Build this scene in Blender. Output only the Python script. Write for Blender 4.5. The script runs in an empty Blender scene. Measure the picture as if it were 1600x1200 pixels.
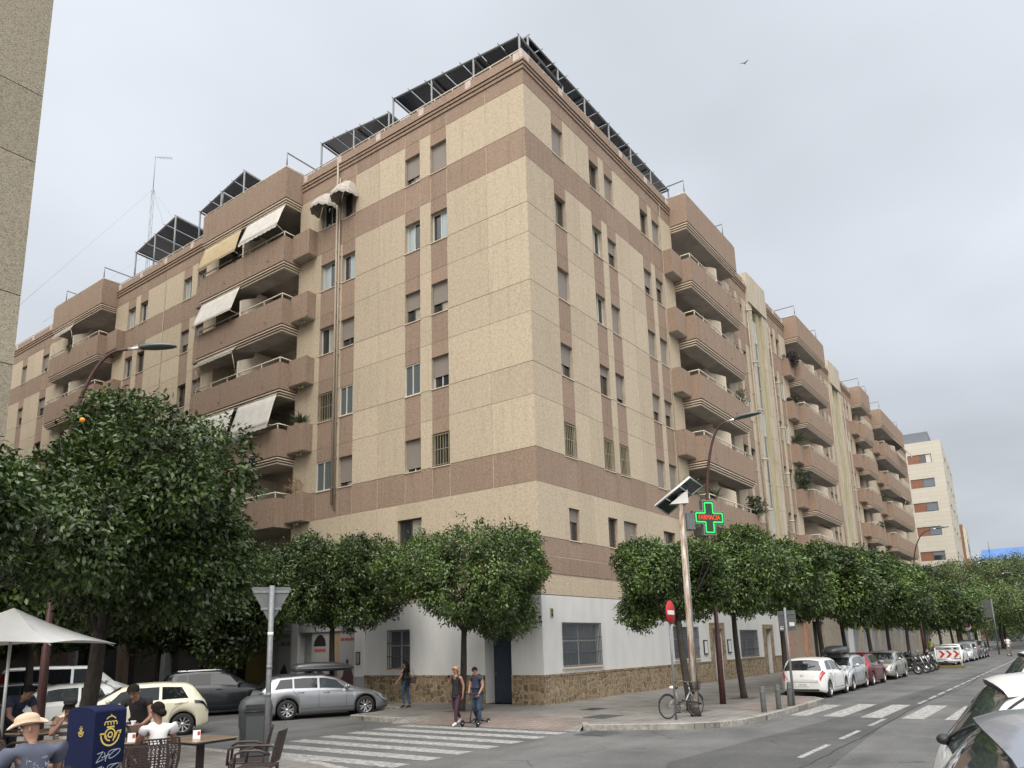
import bpy, bmesh, math, random
import numpy as np
from math import sin, cos, pi, radians, sqrt
from mathutils import Vector, Matrix, Quaternion
random.seed(7); rng = np.random.default_rng(7)
SC = bpy.context.scene
COL = SC.collection

# ---------------------------------------------------------------- camera
CAM = Vector((-23.4696, -15.8756, 2.112))
YAW, PITCH, ROLL = .9413, .2035, -.0284
_f = Vector((sin(YAW)*cos(PITCH), cos(YAW)*cos(PITCH), sin(PITCH)))
_r0 = Vector((cos(YAW), -sin(YAW), 0)); _u0 = _r0.cross(_f)
_r = _r0*cos(ROLL)+_u0*sin(ROLL); _u = -_r0*sin(ROLL)+_u0*cos(ROLL)
cam = bpy.data.cameras.new('camera'); camo = bpy.data.objects.new('camera', cam); COL.objects.link(camo)
mw = Matrix(((_r.x, _u.x, -_f.x, CAM.x), (_r.y, _u.y, -_f.y, CAM.y), (_r.z, _u.z, -_f.z, CAM.z), (0, 0, 0, 1)))
camo.matrix_world = mw
cam.sensor_width = 36; cam.lens = 1185.2/1600*36
cam.shift_x = (800-799.3)/1600; cam.shift_y = (765-600)/1600
cam.clip_start = .05; cam.clip_end = 3000
SC.camera = camo
SC.render.resolution_x = 1024; SC.render.resolution_y = 768

# ---------------------------------------------------------------- world and sun
EXPOSURE = 0.42
SUN_ELEV, SUN_AZ = radians(50), radians(246)   # azimuth from +Y clockwise
w = bpy.data.worlds.new('World'); SC.world = w; w.use_nodes = True
nt = w.node_tree; nt.nodes.clear()
out = nt.nodes.new('ShaderNodeOutputWorld'); bg = nt.nodes.new('ShaderNodeBackground'); bg.inputs[1].default_value = .1
sky = nt.nodes.new('ShaderNodeTexSky'); sky.sky_type = 'NISHITA'; sky.sun_disc = False
sky.sun_elevation = SUN_ELEV; sky.sun_rotation = SUN_AZ; sky.altitude = 10; sky.air_density = 1; sky.dust_density = 2
tc = nt.nodes.new('ShaderNodeTexCoord')
sep = nt.nodes.new('ShaderNodeSeparateXYZ'); nt.links.new(tc.outputs['Generated'], sep.inputs[0])
# flatten the direction so that the clouds stretch towards the horizon
zc = nt.nodes.new('ShaderNodeMath'); zc.operation = 'ADD'; zc.inputs[1].default_value = .22; nt.links.new(sep.outputs[2], zc.inputs[0])
zm = nt.nodes.new('ShaderNodeMath'); zm.operation = 'MAXIMUM'; zm.inputs[1].default_value = .12; nt.links.new(zc.outputs[0], zm.inputs[0])
dx = nt.nodes.new('ShaderNodeMath'); dx.operation = 'DIVIDE'; nt.links.new(sep.outputs[0], dx.inputs[0]); nt.links.new(zm.outputs[0], dx.inputs[1])
dy = nt.nodes.new('ShaderNodeMath'); dy.operation = 'DIVIDE'; nt.links.new(sep.outputs[1], dy.inputs[0]); nt.links.new(zm.outputs[0], dy.inputs[1])
cmb = nt.nodes.new('ShaderNodeCombineXYZ'); nt.links.new(dx.outputs[0], cmb.inputs[0]); nt.links.new(dy.outputs[0], cmb.inputs[1])
n1 = nt.nodes.new('ShaderNodeTexNoise'); n1.inputs['Scale'].default_value = 1.0; n1.inputs['Detail'].default_value = 4; n1.inputs['Roughness'].default_value = .45
nt.links.new(cmb.outputs[0], n1.inputs['Vector'])
cr = nt.nodes.new('ShaderNodeValToRGB'); nt.links.new(n1.outputs['Fac'], cr.inputs[0])
cr.color_ramp.elements[0].position = .33; cr.color_ramp.elements[0].color = (4.75, 5.1, 5.5, 1)
cr.color_ramp.elements[1].position = .66; cr.color_ramp.elements[1].color = (6.9, 7.3, 7.9, 1)
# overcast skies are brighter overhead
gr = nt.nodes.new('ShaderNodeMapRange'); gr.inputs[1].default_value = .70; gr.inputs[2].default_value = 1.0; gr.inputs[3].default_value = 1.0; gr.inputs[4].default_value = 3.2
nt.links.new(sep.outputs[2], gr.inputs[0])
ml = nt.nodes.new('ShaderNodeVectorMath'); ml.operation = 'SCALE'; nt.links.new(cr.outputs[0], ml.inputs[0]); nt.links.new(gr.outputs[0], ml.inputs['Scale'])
# glow added around the hidden sun, behind the camera, to light the facades
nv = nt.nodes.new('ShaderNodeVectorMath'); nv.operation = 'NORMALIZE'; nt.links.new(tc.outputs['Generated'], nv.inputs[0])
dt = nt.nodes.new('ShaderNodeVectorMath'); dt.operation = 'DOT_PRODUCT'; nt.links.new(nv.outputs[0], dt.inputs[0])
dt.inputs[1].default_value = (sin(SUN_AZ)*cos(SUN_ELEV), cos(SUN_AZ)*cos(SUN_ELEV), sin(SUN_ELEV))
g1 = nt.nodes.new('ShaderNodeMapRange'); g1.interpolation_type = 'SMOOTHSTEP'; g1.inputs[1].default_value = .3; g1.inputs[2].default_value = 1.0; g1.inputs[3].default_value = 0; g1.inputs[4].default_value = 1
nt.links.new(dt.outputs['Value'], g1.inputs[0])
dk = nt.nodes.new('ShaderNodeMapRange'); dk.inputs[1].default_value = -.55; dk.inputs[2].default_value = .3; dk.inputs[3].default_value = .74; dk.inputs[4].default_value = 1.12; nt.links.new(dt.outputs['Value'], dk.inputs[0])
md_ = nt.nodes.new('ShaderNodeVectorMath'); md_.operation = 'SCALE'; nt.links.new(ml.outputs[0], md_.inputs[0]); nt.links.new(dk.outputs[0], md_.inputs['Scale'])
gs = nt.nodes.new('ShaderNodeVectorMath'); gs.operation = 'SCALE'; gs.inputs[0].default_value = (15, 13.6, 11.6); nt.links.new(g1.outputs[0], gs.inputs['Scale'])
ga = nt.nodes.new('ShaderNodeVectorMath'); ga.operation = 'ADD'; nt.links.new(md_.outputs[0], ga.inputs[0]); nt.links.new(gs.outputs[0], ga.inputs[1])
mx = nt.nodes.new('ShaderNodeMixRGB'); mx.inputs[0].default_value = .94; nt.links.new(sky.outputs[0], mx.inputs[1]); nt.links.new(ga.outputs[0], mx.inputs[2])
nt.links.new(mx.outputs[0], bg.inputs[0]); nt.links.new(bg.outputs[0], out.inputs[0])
sl = bpy.data.lights.new('sun', 'SUN'); sl.energy = 1.1; sl.angle = radians(25); sl.color = (1, .93, .83)
so = bpy.data.objects.new('sun', sl); COL.objects.link(so)
sd = Vector((sin(SUN_AZ)*cos(SUN_ELEV), cos(SUN_AZ)*cos(SUN_ELEV), sin(SUN_ELEV)))
so.rotation_euler = sd.to_track_quat('Z', 'Y').to_euler(); so.location = (0, -40, 60)
SC.view_settings.view_transform = 'Standard'; SC.view_settings.look = 'None'; SC.view_settings.gamma = 1
SC.view_settings.exposure = EXPOSURE
SC.render.engine = 'CYCLES'
SC.cycles.max_bounces = 6; SC.cycles.transparent_max_bounces = 6

# ---------------------------------------------------------------- materials
def _nt(name):
    m = bpy.data.materials.new(name); m.use_nodes = True
    return m, m.node_tree, m.node_tree.nodes['Principled BSDF']
def mat(name, col, rough=.6, metal=0, var=0, vscale=3, bump=0, bscale=60, spec=.5, emit=None, estr=1, coat=0, col2=None, trans=0, detail=4, stretch=None):
    m, t, b = _nt(name)
    b.inputs['Base Color'].default_value = (*col, 1); b.inputs['Roughness'].default_value = rough
    b.inputs['Metallic'].default_value = metal; b.inputs['Specular IOR Level'].default_value = spec
    b.inputs['Coat Weight'].default_value = coat; b.inputs['Coat Roughness'].default_value = .05
    if trans: b.inputs['Transmission Weight'].default_value = trans
    if emit: b.inputs['Emission Color'].default_value = (*emit, 1); b.inputs['Emission Strength'].default_value = estr
    if var or bump or col2:
        tc = t.nodes.new('ShaderNodeTexCoord'); src = tc.outputs['Object']
        if stretch:
            mp = t.nodes.new('ShaderNodeMapping'); mp.inputs['Scale'].default_value = stretch; t.links.new(src, mp.inputs[0]); src = mp.outputs[0]
    if var or col2:
        n = t.nodes.new('ShaderNodeTexNoise'); n.inputs['Scale'].default_value = vscale; n.inputs['Detail'].default_value = detail
        t.links.new(src, n.inputs['Vector'])
        r = t.nodes.new('ShaderNodeValToRGB'); t.links.new(n.outputs['Fac'], r.inputs[0])
        c2 = col2 or tuple(max(0, c*(1-var)) for c in col); c1 = col if col2 else tuple(min(1, c*(1+var)) for c in col)
        r.color_ramp.elements[0].position = .35; r.color_ramp.elements[1].position = .65
        r.color_ramp.elements[0].color = (*c2, 1); r.color_ramp.elements[1].color = (*c1, 1)
        t.links.new(r.outputs[0], b.inputs['Base Color'])
    if bump:
        n = t.nodes.new('ShaderNodeTexNoise'); n.inputs['Scale'].default_value = bscale; n.inputs['Detail'].default_value = 3
        t.links.new(src, n.inputs['Vector'])
        bp = t.nodes.new('ShaderNodeBump'); bp.inputs['Strength'].default_value = bump; bp.inputs['Distance'].default_value = .02
        t.links.new(n.outputs['Fac'], bp.inputs['Height']); t.links.new(bp.outputs[0], b.inputs['Normal'])
    return m
def pebble(name, light, dark, scale=28, streak=.25, grime=(.5, .46, .4), patch=.14):
    """exposed aggregate panel: pebbles, broad mottling, rain streaks"""
    m, t, b = _nt(name); b.inputs['Roughness'].default_value = .9; b.inputs['Specular IOR Level'].default_value = .2
    tc = t.nodes.new('ShaderNodeTexCoord'); L = t.links.new
    v = t.nodes.new('ShaderNodeTexVoronoi'); v.inputs['Scale'].default_value = scale; L(tc.outputs['Object'], v.inputs['Vector'])
    bw = t.nodes.new('ShaderNodeRGBToBW'); L(v.outputs['Color'], bw.inputs[0])
    r = t.nodes.new('ShaderNodeValToRGB'); L(bw.outputs[0], r.inputs[0])
    r.color_ramp.elements[0].position = .2; r.color_ramp.elements[0].color = (*dark, 1)
    r.color_ramp.elements[1].position = .5; r.color_ramp.elements[1].color = (*light, 1)
    n2 = t.nodes.new('ShaderNodeTexNoise'); n2.inputs['Scale'].default_value = 8; n2.inputs['Detail'].default_value = 9; n2.inputs['Roughness'].default_value = .75; L(tc.outputs['Object'], n2.inputs['Vector'])
    mr2 = t.nodes.new('ShaderNodeMapRange'); mr2.inputs[1].default_value = .3; mr2.inputs[2].default_value = .7; mr2.inputs[3].default_value = 1-patch; mr2.inputs[4].default_value = 1+patch; L(n2.outputs['Fac'], mr2.inputs[0])
    sc = t.nodes.new('ShaderNodeVectorMath'); sc.operation = 'SCALE'; L(r.outputs[0], sc.inputs[0]); L(mr2.outputs[0], sc.inputs['Scale'])
    ge = t.nodes.new('ShaderNodeNewGeometry'); mri = t.nodes.new('ShaderNodeMapRange'); mri.inputs[3].default_value = .925; mri.inputs[4].default_value = 1.06; L(ge.outputs['Random Per Island'], mri.inputs[0])
    sc2 = t.nodes.new('ShaderNodeVectorMath'); sc2.operation = 'SCALE'; L(sc.outputs[0], sc2.inputs[0]); L(mri.outputs[0], sc2.inputs['Scale']); sc = sc2
    mp = t.nodes.new('ShaderNodeMapping'); mp.inputs['Scale'].default_value = (2.6, 2.6, .16); L(tc.outputs['Object'], mp.inputs[0])
    n3 = t.nodes.new('ShaderNodeTexNoise'); n3.inputs['Scale'].default_value = 1.6; n3.inputs['Detail'].default_value = 7; n3.inputs['Roughness'].default_value = .65; L(mp.outputs[0], n3.inputs['Vector'])
    mr3 = t.nodes.new('ShaderNodeMapRange'); mr3.inputs[1].default_value = .52; mr3.inputs[2].default_value = .74; mr3.inputs[3].default_value = 0; mr3.inputs[4].default_value = streak; L(n3.outputs['Fac'], mr3.inputs[0])
    mx = t.nodes.new('ShaderNodeMixRGB'); mx.blend_type = 'MULTIPLY'; L(mr3.outputs[0], mx.inputs[0]); L(sc.outputs[0], mx.inputs[1]); mx.inputs[2].default_value = (*grime, 1)
    L(mx.outputs[0], b.inputs['Base Color'])
    bp = t.nodes.new('ShaderNodeBump'); bp.inputs['Strength'].default_value = .35; bp.inputs['Distance'].default_value = .015
    L(v.outputs['Distance'], bp.inputs['Height']); L(bp.outputs[0], b.inputs['Normal'])
    return m
M = {}
M['beige'] = pebble('beige_pebbledash', (.485, .41, .31), (.39, .325, .243), 30, .28, patch=.15)
M['brown'] = pebble('brown_pebbledash', (.31, .228, .175), (.23, .168, .127), 30, .4, (.5, .45, .4), patch=.11)
M['coarse'] = pebble('coarse_pebbledash', (.33, .295, .23), (.21, .185, .14), 34, .2)
M['lilacband'] = mat('pinkish_mortar', (.5, .42, .38), .85, var=.12, vscale=6)
M['pipe'] = mat('pipe_beige', (.34, .285, .225), .7)
M['cream'] = mat('cream_render', (.43, .375, .29), .85, var=.14, vscale=1.5, detail=8, stretch=(2, 2, .25), bump=.1)
M['groove'] = mat('joint_dark', (.10, .075, .055), .9)
M['groove_light'] = mat('joint_light', (.60, .50, .40), .9)
M['reveal'] = mat('window_reveal', (.36, .31, .25), .85, var=.1)
M['soffit'] = mat('soffit_grey', (.40, .37, .34), .9, var=.15, vscale=1.2, detail=6)
M['loggia'] = mat('loggia_wall', (.58, .51, .42), .9, var=.12, vscale=1.5)
M['white_wall'] = mat('white_wall', (.61, .615, .605), .8, var=.055, vscale=1.1, detail=9, stretch=(1.6, 1.6, .5), bump=.05, bscale=30)
M['alu'] = mat('aluminium', (.62, .62, .6), .4, .7)
M['rail'] = mat('cream_rail', (.62, .57, .47), .5)
M['steel'] = mat('galvanised_steel', (.20, .21, .22), .6, .4, var=.12, vscale=20)
M['white_alu'] = mat('white_window_frame', (.56, .54, .47), .4)
M['bronze'] = mat('bronze_window_frame', (.17, .13, .085), .4, .3)
M['shutter'] = mat('mauve_shutter', (.245, .215, .188), .6)
M['shutter_dark'] = mat('shutter_slit', (.15, .125, .125), .7)
M['glass'] = mat('window_glass', (.025, .03, .035), .06, spec=.9)
M['glass_l'] = mat('window_glass_pale', (.32, .38, .4), .12, spec=.8)
M['glass_g'] = mat('window_glass_grey', (.10, .12, .125), .12, spec=.8)
M['curtain'] = mat('curtain', (.33, .31, .27), .9, var=.25, vscale=9, stretch=(6, 6, .3))
M['dark'] = mat('dark_void', (.012, .012, .013), .9)
M['grille'] = mat('window_bars', (.36, .32, .2), .5, .3)
M['grille_d'] = mat('grey_bars', (.13, .14, .16), .45, .4)
M['awning'] = mat('white_awning', (.52, .50, .46), .85, var=.08, vscale=2.5, detail=8)
M['awning_y'] = mat('yellow_awning', (.42, .33, .19), .85, var=.08, vscale=3)
M['awning_d'] = mat('faded_awning', (.36, .335, .295), .9, var=.15, vscale=5)
M['panel'] = mat('solar_panel', (.018, .022, .035), .25, spec=.6)
M['asphalt'] = None
M['leaf'] = None

def asphalt(name, base, speck, patchc):
    m, t, b = _nt(name); L = t.links.new
    b.inputs['Roughness'].default_value = .82; b.inputs['Specular IOR Level'].default_value = .35
    tc = t.nodes.new('ShaderNodeTexCoord')
    n1 = t.nodes.new('ShaderNodeTexNoise'); n1.inputs['Scale'].default_value = 55; n1.inputs['Detail'].default_value = 5; L(tc.outputs['Object'], n1.inputs['Vector'])
    n2 = t.nodes.new('ShaderNodeTexNoise'); n2.inputs['Scale'].default_value = .38; n2.inputs['Detail'].default_value = 8; n2.inputs['Roughness'].default_value = .62; L(tc.outputs['Object'], n2.inputs['Vector'])
    mp = t.nodes.new('ShaderNodeMapping'); mp.inputs['Scale'].default_value = (.12, 1.6, 1); L(tc.outputs['Object'], mp.inputs[0])
    n3 = t.nodes.new('ShaderNodeTexNoise'); n3.inputs['Scale'].default_value = .7; n3.inputs['Detail'].default_value = 5; L(mp.outputs[0], n3.inputs['Vector'])
    r1 = t.nodes.new('ShaderNodeValToRGB'); L(n1.outputs['Fac'], r1.inputs[0])
    r1.color_ramp.elements[0].position = .38; r1.color_ramp.elements[0].color = (*base, 1); r1.color_ramp.elements[1].position = .68; r1.color_ramp.elements[1].color = (*speck, 1)
    mr = t.nodes.new('ShaderNodeMapRange'); mr.inputs[1].default_value = .3; mr.inputs[2].default_value = .7; mr.inputs[3].default_value = .62; mr.inputs[4].default_value = 1.34; L(n2.outputs['Fac'], mr.inputs[0])
    mr3 = t.nodes.new('ShaderNodeMapRange'); mr3.inputs[1].default_value = .35; mr3.inputs[2].default_value = .7; mr3.inputs[3].default_value = .88; mr3.inputs[4].default_value = 1.12; L(n3.outputs['Fac'], mr3.inputs[0])
    mm = t.nodes.new('ShaderNodeMath'); mm.operation = 'MULTIPLY'; L(mr.outputs[0], mm.inputs[0]); L(mr3.outputs[0], mm.inputs[1])
    sc = t.nodes.new('ShaderNodeVectorMath'); sc.operation = 'SCALE'; L(r1.outputs[0], sc.inputs[0]); L(mm.outputs[0], sc.inputs['Scale'])
    # cracks
    v = t.nodes.new('ShaderNodeTexVoronoi'); v.feature = 'DISTANCE_TO_EDGE'; v.inputs['Scale'].default_value = .33
    nn = t.nodes.new('ShaderNodeTexNoise'); nn.inputs['Scale'].default_value = 2.2; nn.inputs['Detail'].default_value = 5; L(tc.outputs['Object'], nn.inputs['Vector'])
    ad = t.nodes.new('ShaderNodeMixRGB'); ad.inputs[0].default_value = .18; L(tc.outputs['Object'], ad.inputs[1]); L(nn.outputs['Color'], ad.inputs[2]); L(ad.outputs[0], v.inputs['Vector'])
    lt = t.nodes.new('ShaderNodeMath'); lt.operation = 'LESS_THAN'; lt.inputs[1].default_value = .0045; L(v.outputs['Distance'], lt.inputs[0])
    n5 = t.nodes.new('ShaderNodeTexNoise'); n5.inputs['Scale'].default_value = .25; L(tc.outputs['Object'], n5.inputs['Vector'])
    g5 = t.nodes.new('ShaderNodeMath'); g5.operation = 'GREATER_THAN'; g5.inputs[1].default_value = .5; L(n5.outputs['Fac'], g5.inputs[0])
    cm = t.nodes.new('ShaderNodeMath'); cm.operation = 'MULTIPLY'; L(lt.outputs[0], cm.inputs[0]); L(g5.outputs[0], cm.inputs[1])
    c2 = t.nodes.new('ShaderNodeMath'); c2.operation = 'MULTIPLY'; c2.inputs[1].default_value = .75; L(cm.outputs[0], c2.inputs[0])
    mx = t.nodes.new('ShaderNodeMixRGB'); L(c2.outputs[0], mx.inputs[0]); L(sc.outputs[0], mx.inputs[1]); mx.inputs[2].default_value = (.03, .03, .03, 1)
    L(mx.outputs[0], b.inputs['Base Color'])
    bp = t.nodes.new('ShaderNodeBump'); bp.inputs['Strength'].default_value = .3; bp.inputs['Distance'].default_value = .01; L(n1.outputs['Fac'], bp.inputs['Height']); L(bp.outputs[0], b.inputs['Normal'])
    return m
M['asphalt'] = asphalt('asphalt', (.072, .072, .071), (.145, .145, .142), None)
M['asphalt2'] = asphalt('asphalt_patch', (.05, .05, .05), (.10, .10, .10), None)

def paving(name, c1, c2, size=.4, mortar=(.09, .085, .08), msize=.012):
    m, t, b = _nt(name); L = t.links.new; b.inputs['Roughness'].default_value = .85
    tc = t.nodes.new('ShaderNodeTexCoord')
    br = t.nodes.new('ShaderNodeTexBrick'); br.offset = 0; br.inputs['Scale'].default_value = 1; br.inputs['Brick Width'].default_value = size; br.inputs['Row Height'].default_value = size
    br.inputs['Mortar Size'].default_value = msize; br.inputs['Color1'].default_value = (*c1, 1); br.inputs['Color2'].default_value = (*c2, 1); br.inputs['Mortar'].default_value = (*mortar, 1)
    L(tc.outputs['Object'], br.inputs['Vector'])
    n = t.nodes.new('ShaderNodeTexNoise'); n.inputs['Scale'].default_value = .8; n.inputs['Detail'].default_value = 9; n.inputs['Roughness'].default_value = .65; L(tc.outputs['Object'], n.inputs['Vector'])
    mr = t.nodes.new('ShaderNodeMapRange'); mr.inputs[1].default_value = .3; mr.inputs[2].default_value = .7; mr.inputs[3].default_value = .65; mr.inputs[4].default_value = 1.25; L(n.outputs['Fac'], mr.inputs[0])
    sc = t.nodes.new('ShaderNodeVectorMath'); sc.operation = 'SCALE'; L(br.outputs[0], sc.inputs[0]); L(mr.outputs[0], sc.inputs['Scale'])
    L(sc.outputs[0], b.inputs['Base Color'])
    return m
M['paving'] = paving('grey_paving', (.20, .19, .172), (.175, .165, .15))
M['paving_red'] = paving('reddish_paving', (.22, .175, .155), (.19, .15, .13), .2)
M['kerb'] = mat('kerb_granite', (.25, .24, .22), .85, var=.25, vscale=9, detail=8, bump=.4, bscale=25)

def worn_paint():
    m, t, b = _nt('worn_road_paint'); L = t.links.new; b.inputs['Roughness'].default_value = .75
    tc = t.nodes.new('ShaderNodeTexCoord')
    n = t.nodes.new('ShaderNodeTexNoise'); n.inputs['Scale'].default_value = 7; n.inputs['Detail'].default_value = 12; n.inputs['Roughness'].default_value = .8; L(tc.outputs['Object'], n.inputs['Vector'])
    r = t.nodes.new('ShaderNodeValToRGB'); L(n.outputs['Fac'], r.inputs[0])
    r.color_ramp.elements[0].position = .42; r.color_ramp.elements[0].color = (.13, .13, .128, 1)
    r.color_ramp.elements[1].position = .56; r.color_ramp.elements[1].color = (.36, .355, .335, 1)
    L(r.outputs[0], b.inputs['Base Color'])
    return m
M['paint'] = worn_paint()

def rubble():
    m, t, b = _nt('rubble_stone'); L = t.links.new; b.inputs['Roughness'].default_value = .85
    tc = t.nodes.new('ShaderNodeTexCoord'); mp = t.nodes.new('ShaderNodeMapping'); mp.inputs['Scale'].default_value = (1, 1, .8); L(tc.outputs['Object'], mp.inputs[0])
    v = t.nodes.new('ShaderNodeTexVoronoi'); v.distance = 'CHEBYCHEV'; v.inputs['Scale'].default_value = 5.2; v.inputs['Randomness'].default_value = .85; L(mp.outputs[0], v.inputs['Vector'])
    v2 = t.nodes.new('ShaderNodeTexVoronoi'); v2.feature = 'F2'; v2.distance = 'CHEBYCHEV'; v2.inputs['Scale'].default_value = 5.2; v2.inputs['Randomness'].default_value = .85; L(mp.outputs[0], v2.inputs['Vector'])
    bw = t.nodes.new('ShaderNodeRGBToBW'); L(v.outputs['Color'], bw.inputs[0])
    r = t.nodes.new('ShaderNodeValToRGB'); L(bw.outputs[0], r.inputs[0])
    r.color_ramp.elements[0].position = .2; r.color_ramp.elements[0].color = (.14, .096, .056, 1); r.color_ramp.elements[1].position = .8; r.color_ramp.elements[1].color = (.29, .218, .135, 1)
    n = t.nodes.new('ShaderNodeTexNoise'); n.inputs['Scale'].default_value = 9; n.inputs['Detail'].default_value = 8; L(tc.outputs['Object'], n.inputs['Vector'])
    mr = t.nodes.new('ShaderNodeMapRange'); mr.inputs[3].default_value = .55; mr.inputs[4].default_value = 1.4; L(n.outputs['Fac'], mr.inputs[0])
    sc = t.nodes.new('ShaderNodeVectorMath'); sc.operation = 'SCALE'; L(r.outputs[0], sc.inputs[0]); L(mr.outputs[0], sc.inputs['Scale'])
    sb = t.nodes.new('ShaderNodeMath'); sb.operation = 'SUBTRACT'; L(v2.outputs['Distance'], sb.inputs[0]); L(v.outputs['Distance'], sb.inputs[1])
    lt = t.nodes.new('ShaderNodeMath'); lt.operation = 'LESS_THAN'; lt.inputs[1].default_value = .075; L(sb.outputs[0], lt.inputs[0])
    mx = t.nodes.new('ShaderNodeMixRGB'); L(lt.outputs[0], mx.inputs[0]); L(sc.outputs[0], mx.inputs[1]); mx.inputs[2].default_value = (.33, .275, .19, 1)
    L(mx.outputs[0], b.inputs['Base Color'])
    bp = t.nodes.new('ShaderNodeBump'); bp.inputs['Strength'].default_value = .6; bp.inputs['Distance'].default_value = .04; L(sb.outputs[0], bp.inputs['Height']); L(bp.outputs[0], b.inputs['Normal'])
    return m
M['rubble'] = rubble()
def brickm(name, c1, c2, mortar, w=.25, h=.075):
    m, t, b = _nt(name); L = t.links.new; b.inputs['Roughness'].default_value = .85
    tc = t.nodes.new('ShaderNodeTexCoord'); sp = t.nodes.new('ShaderNodeSeparateXYZ'); L(tc.outputs['Object'], sp.inputs[0])
    ad = t.nodes.new('ShaderNodeMath'); ad.operation = 'ADD'; L(sp.outputs[0], ad.inputs[0]); L(sp.outputs[1], ad.inputs[1])
    cb = t.nodes.new('ShaderNodeCombineXYZ'); L(ad.outputs[0], cb.inputs[0]); L(sp.outputs[2], cb.inputs[1])
    br = t.nodes.new('ShaderNodeTexBrick'); br.inputs['Scale'].default_value = 1; br.inputs['Brick Width'].default_value = w; br.inputs['Row Height'].default_value = h
    br.inputs['Mortar Size'].default_value = .012; br.inputs['Color1'].default_value = (*c1, 1); br.inputs['Color2'].default_value = (*c2, 1); br.inputs['Mortar'].default_value = (*mortar, 1)
    L(cb.outputs[0], br.inputs['Vector']); L(br.outputs[0], b.inputs['Base Color'])
    return m
M['brick'] = brickm('pale_brick', (.40, .28, .2), (.33, .22, .16), (.42, .37, .3))
M['stonetile'] = brickm('pale_stone_cladding', (.50, .475, .41), (.46, .435, .37), (.32, .29, .24), 2.4, .62)

def leafmat(name, cA, cB):
    m, t, b = _nt(name); L = t.links.new
    b.inputs['Roughness'].default_value = .36; b.inputs['Specular IOR Level'].default_value = .5
    g = t.nodes.new('ShaderNodeNewGeometry'); r = t.nodes.new('ShaderNodeValToRGB'); L(g.outputs['Random Per Island'], r.inputs[0])
    r.color_ramp.elements[0].color = (*cA, 1); r.color_ramp.elements[1].color = (*cB, 1)
    tc = t.nodes.new('ShaderNodeTexCoord'); n = t.nodes.new('ShaderNodeTexNoise'); n.inputs['Scale'].default_value = 1.3; n.inputs['Detail'].default_value = 2; L(tc.outputs['Object'], n.inputs['Vector'])
    mr = t.nodes.new('ShaderNodeMapRange'); mr.inputs[1].default_value = .35; mr.inputs[2].default_value = .65; mr.inputs[3].default_value = .55; mr.inputs[4].default_value = 1.75; L(n.outputs['Fac'], mr.inputs[0])
    sc = t.nodes.new('ShaderNodeVectorMath'); sc.operation = 'SCALE'; L(r.outputs[0], sc.inputs[0]); L(mr.outputs[0], sc.inputs['Scale'])
    L(sc.outputs[0], b.inputs['Base Color'])
    tr = t.nodes.new('ShaderNodeBsdfTranslucent'); L(sc.outputs[0], tr.inputs[0])
    mx = t.nodes.new('ShaderNodeMixShader'); mx.inputs[0].default_value = .15; o = t.nodes['Material Output']
    L(b.outputs[0], mx.inputs[1]); L(tr.outputs[0], mx.inputs[2]); L(mx.outputs[0], o.inputs[0])
    return m
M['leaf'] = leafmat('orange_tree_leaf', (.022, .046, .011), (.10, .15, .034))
M['leaf_shaded'] = leafmat('orange_tree_leaf_shaded', (.014, .032, .009), (.068, .102, .024))  # same leaf coloured darker, standing in for shade on the left trees
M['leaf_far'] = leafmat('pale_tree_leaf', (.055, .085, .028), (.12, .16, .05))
M['leaf_dark'] = leafmat('potted_leaf', (.018, .032, .014), (.05, .075, .03))
M['leaf_palm'] = leafmat('spiky_leaf', (.05, .07, .035), (.12, .14, .08))
M['leaf_dead'] = leafmat('dry_leaf', (.2, .12, .05), (.45, .3, .16))
M['bark'] = mat('bark', (.035, .029, .024), .9, var=.3, vscale=14, bump=.6, bscale=30, stretch=(1, 1, .3))
M['orange'] = mat('orange_fruit', (.75, .25, .02), .45)
M['maroon'] = mat('maroon_pole_paint', (.060, .022, .021), .55, var=.2, vscale=8)
M['lamphead'] = mat('lamp_head_grey', (.11, .13, .13), .45, .3)
M['bluegrey'] = mat('blue_door', (.02, .032, .052), .5, var=.15, vscale=4)
M['black'] = mat('black_plastic', (.018, .018, .02), .5)
M['rubber'] = mat('rubber', (.02, .02, .02), .85)
M['chrome'] = mat('polished_metal', (.6, .6, .6), .2, .95)
M['rimdark'] = mat('dark_alloy', (.06, .06, .065), .35, .8)
M['rim'] = mat('silver_alloy', (.5, .5, .5), .3, .85)
M['carglass'] = mat('car_glass', (.012, .014, .016), .03, spec=.9)
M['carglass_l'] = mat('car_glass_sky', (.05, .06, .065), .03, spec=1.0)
M['lamp_red'] = mat('tail_lamp_red', (.35, .012, .018), .15, coat=.8)
M['lamp_clear'] = mat('headlamp_lens', (.55, .58, .6), .08, spec=.9)
M['plate'] = mat('number_plate', (.72, .73, .72), .5)
M['ink'] = mat('black_ink', (.015, .015, .015), .6)
M['redink'] = mat('red_ink', (.42, .03, .035), .6)

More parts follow.
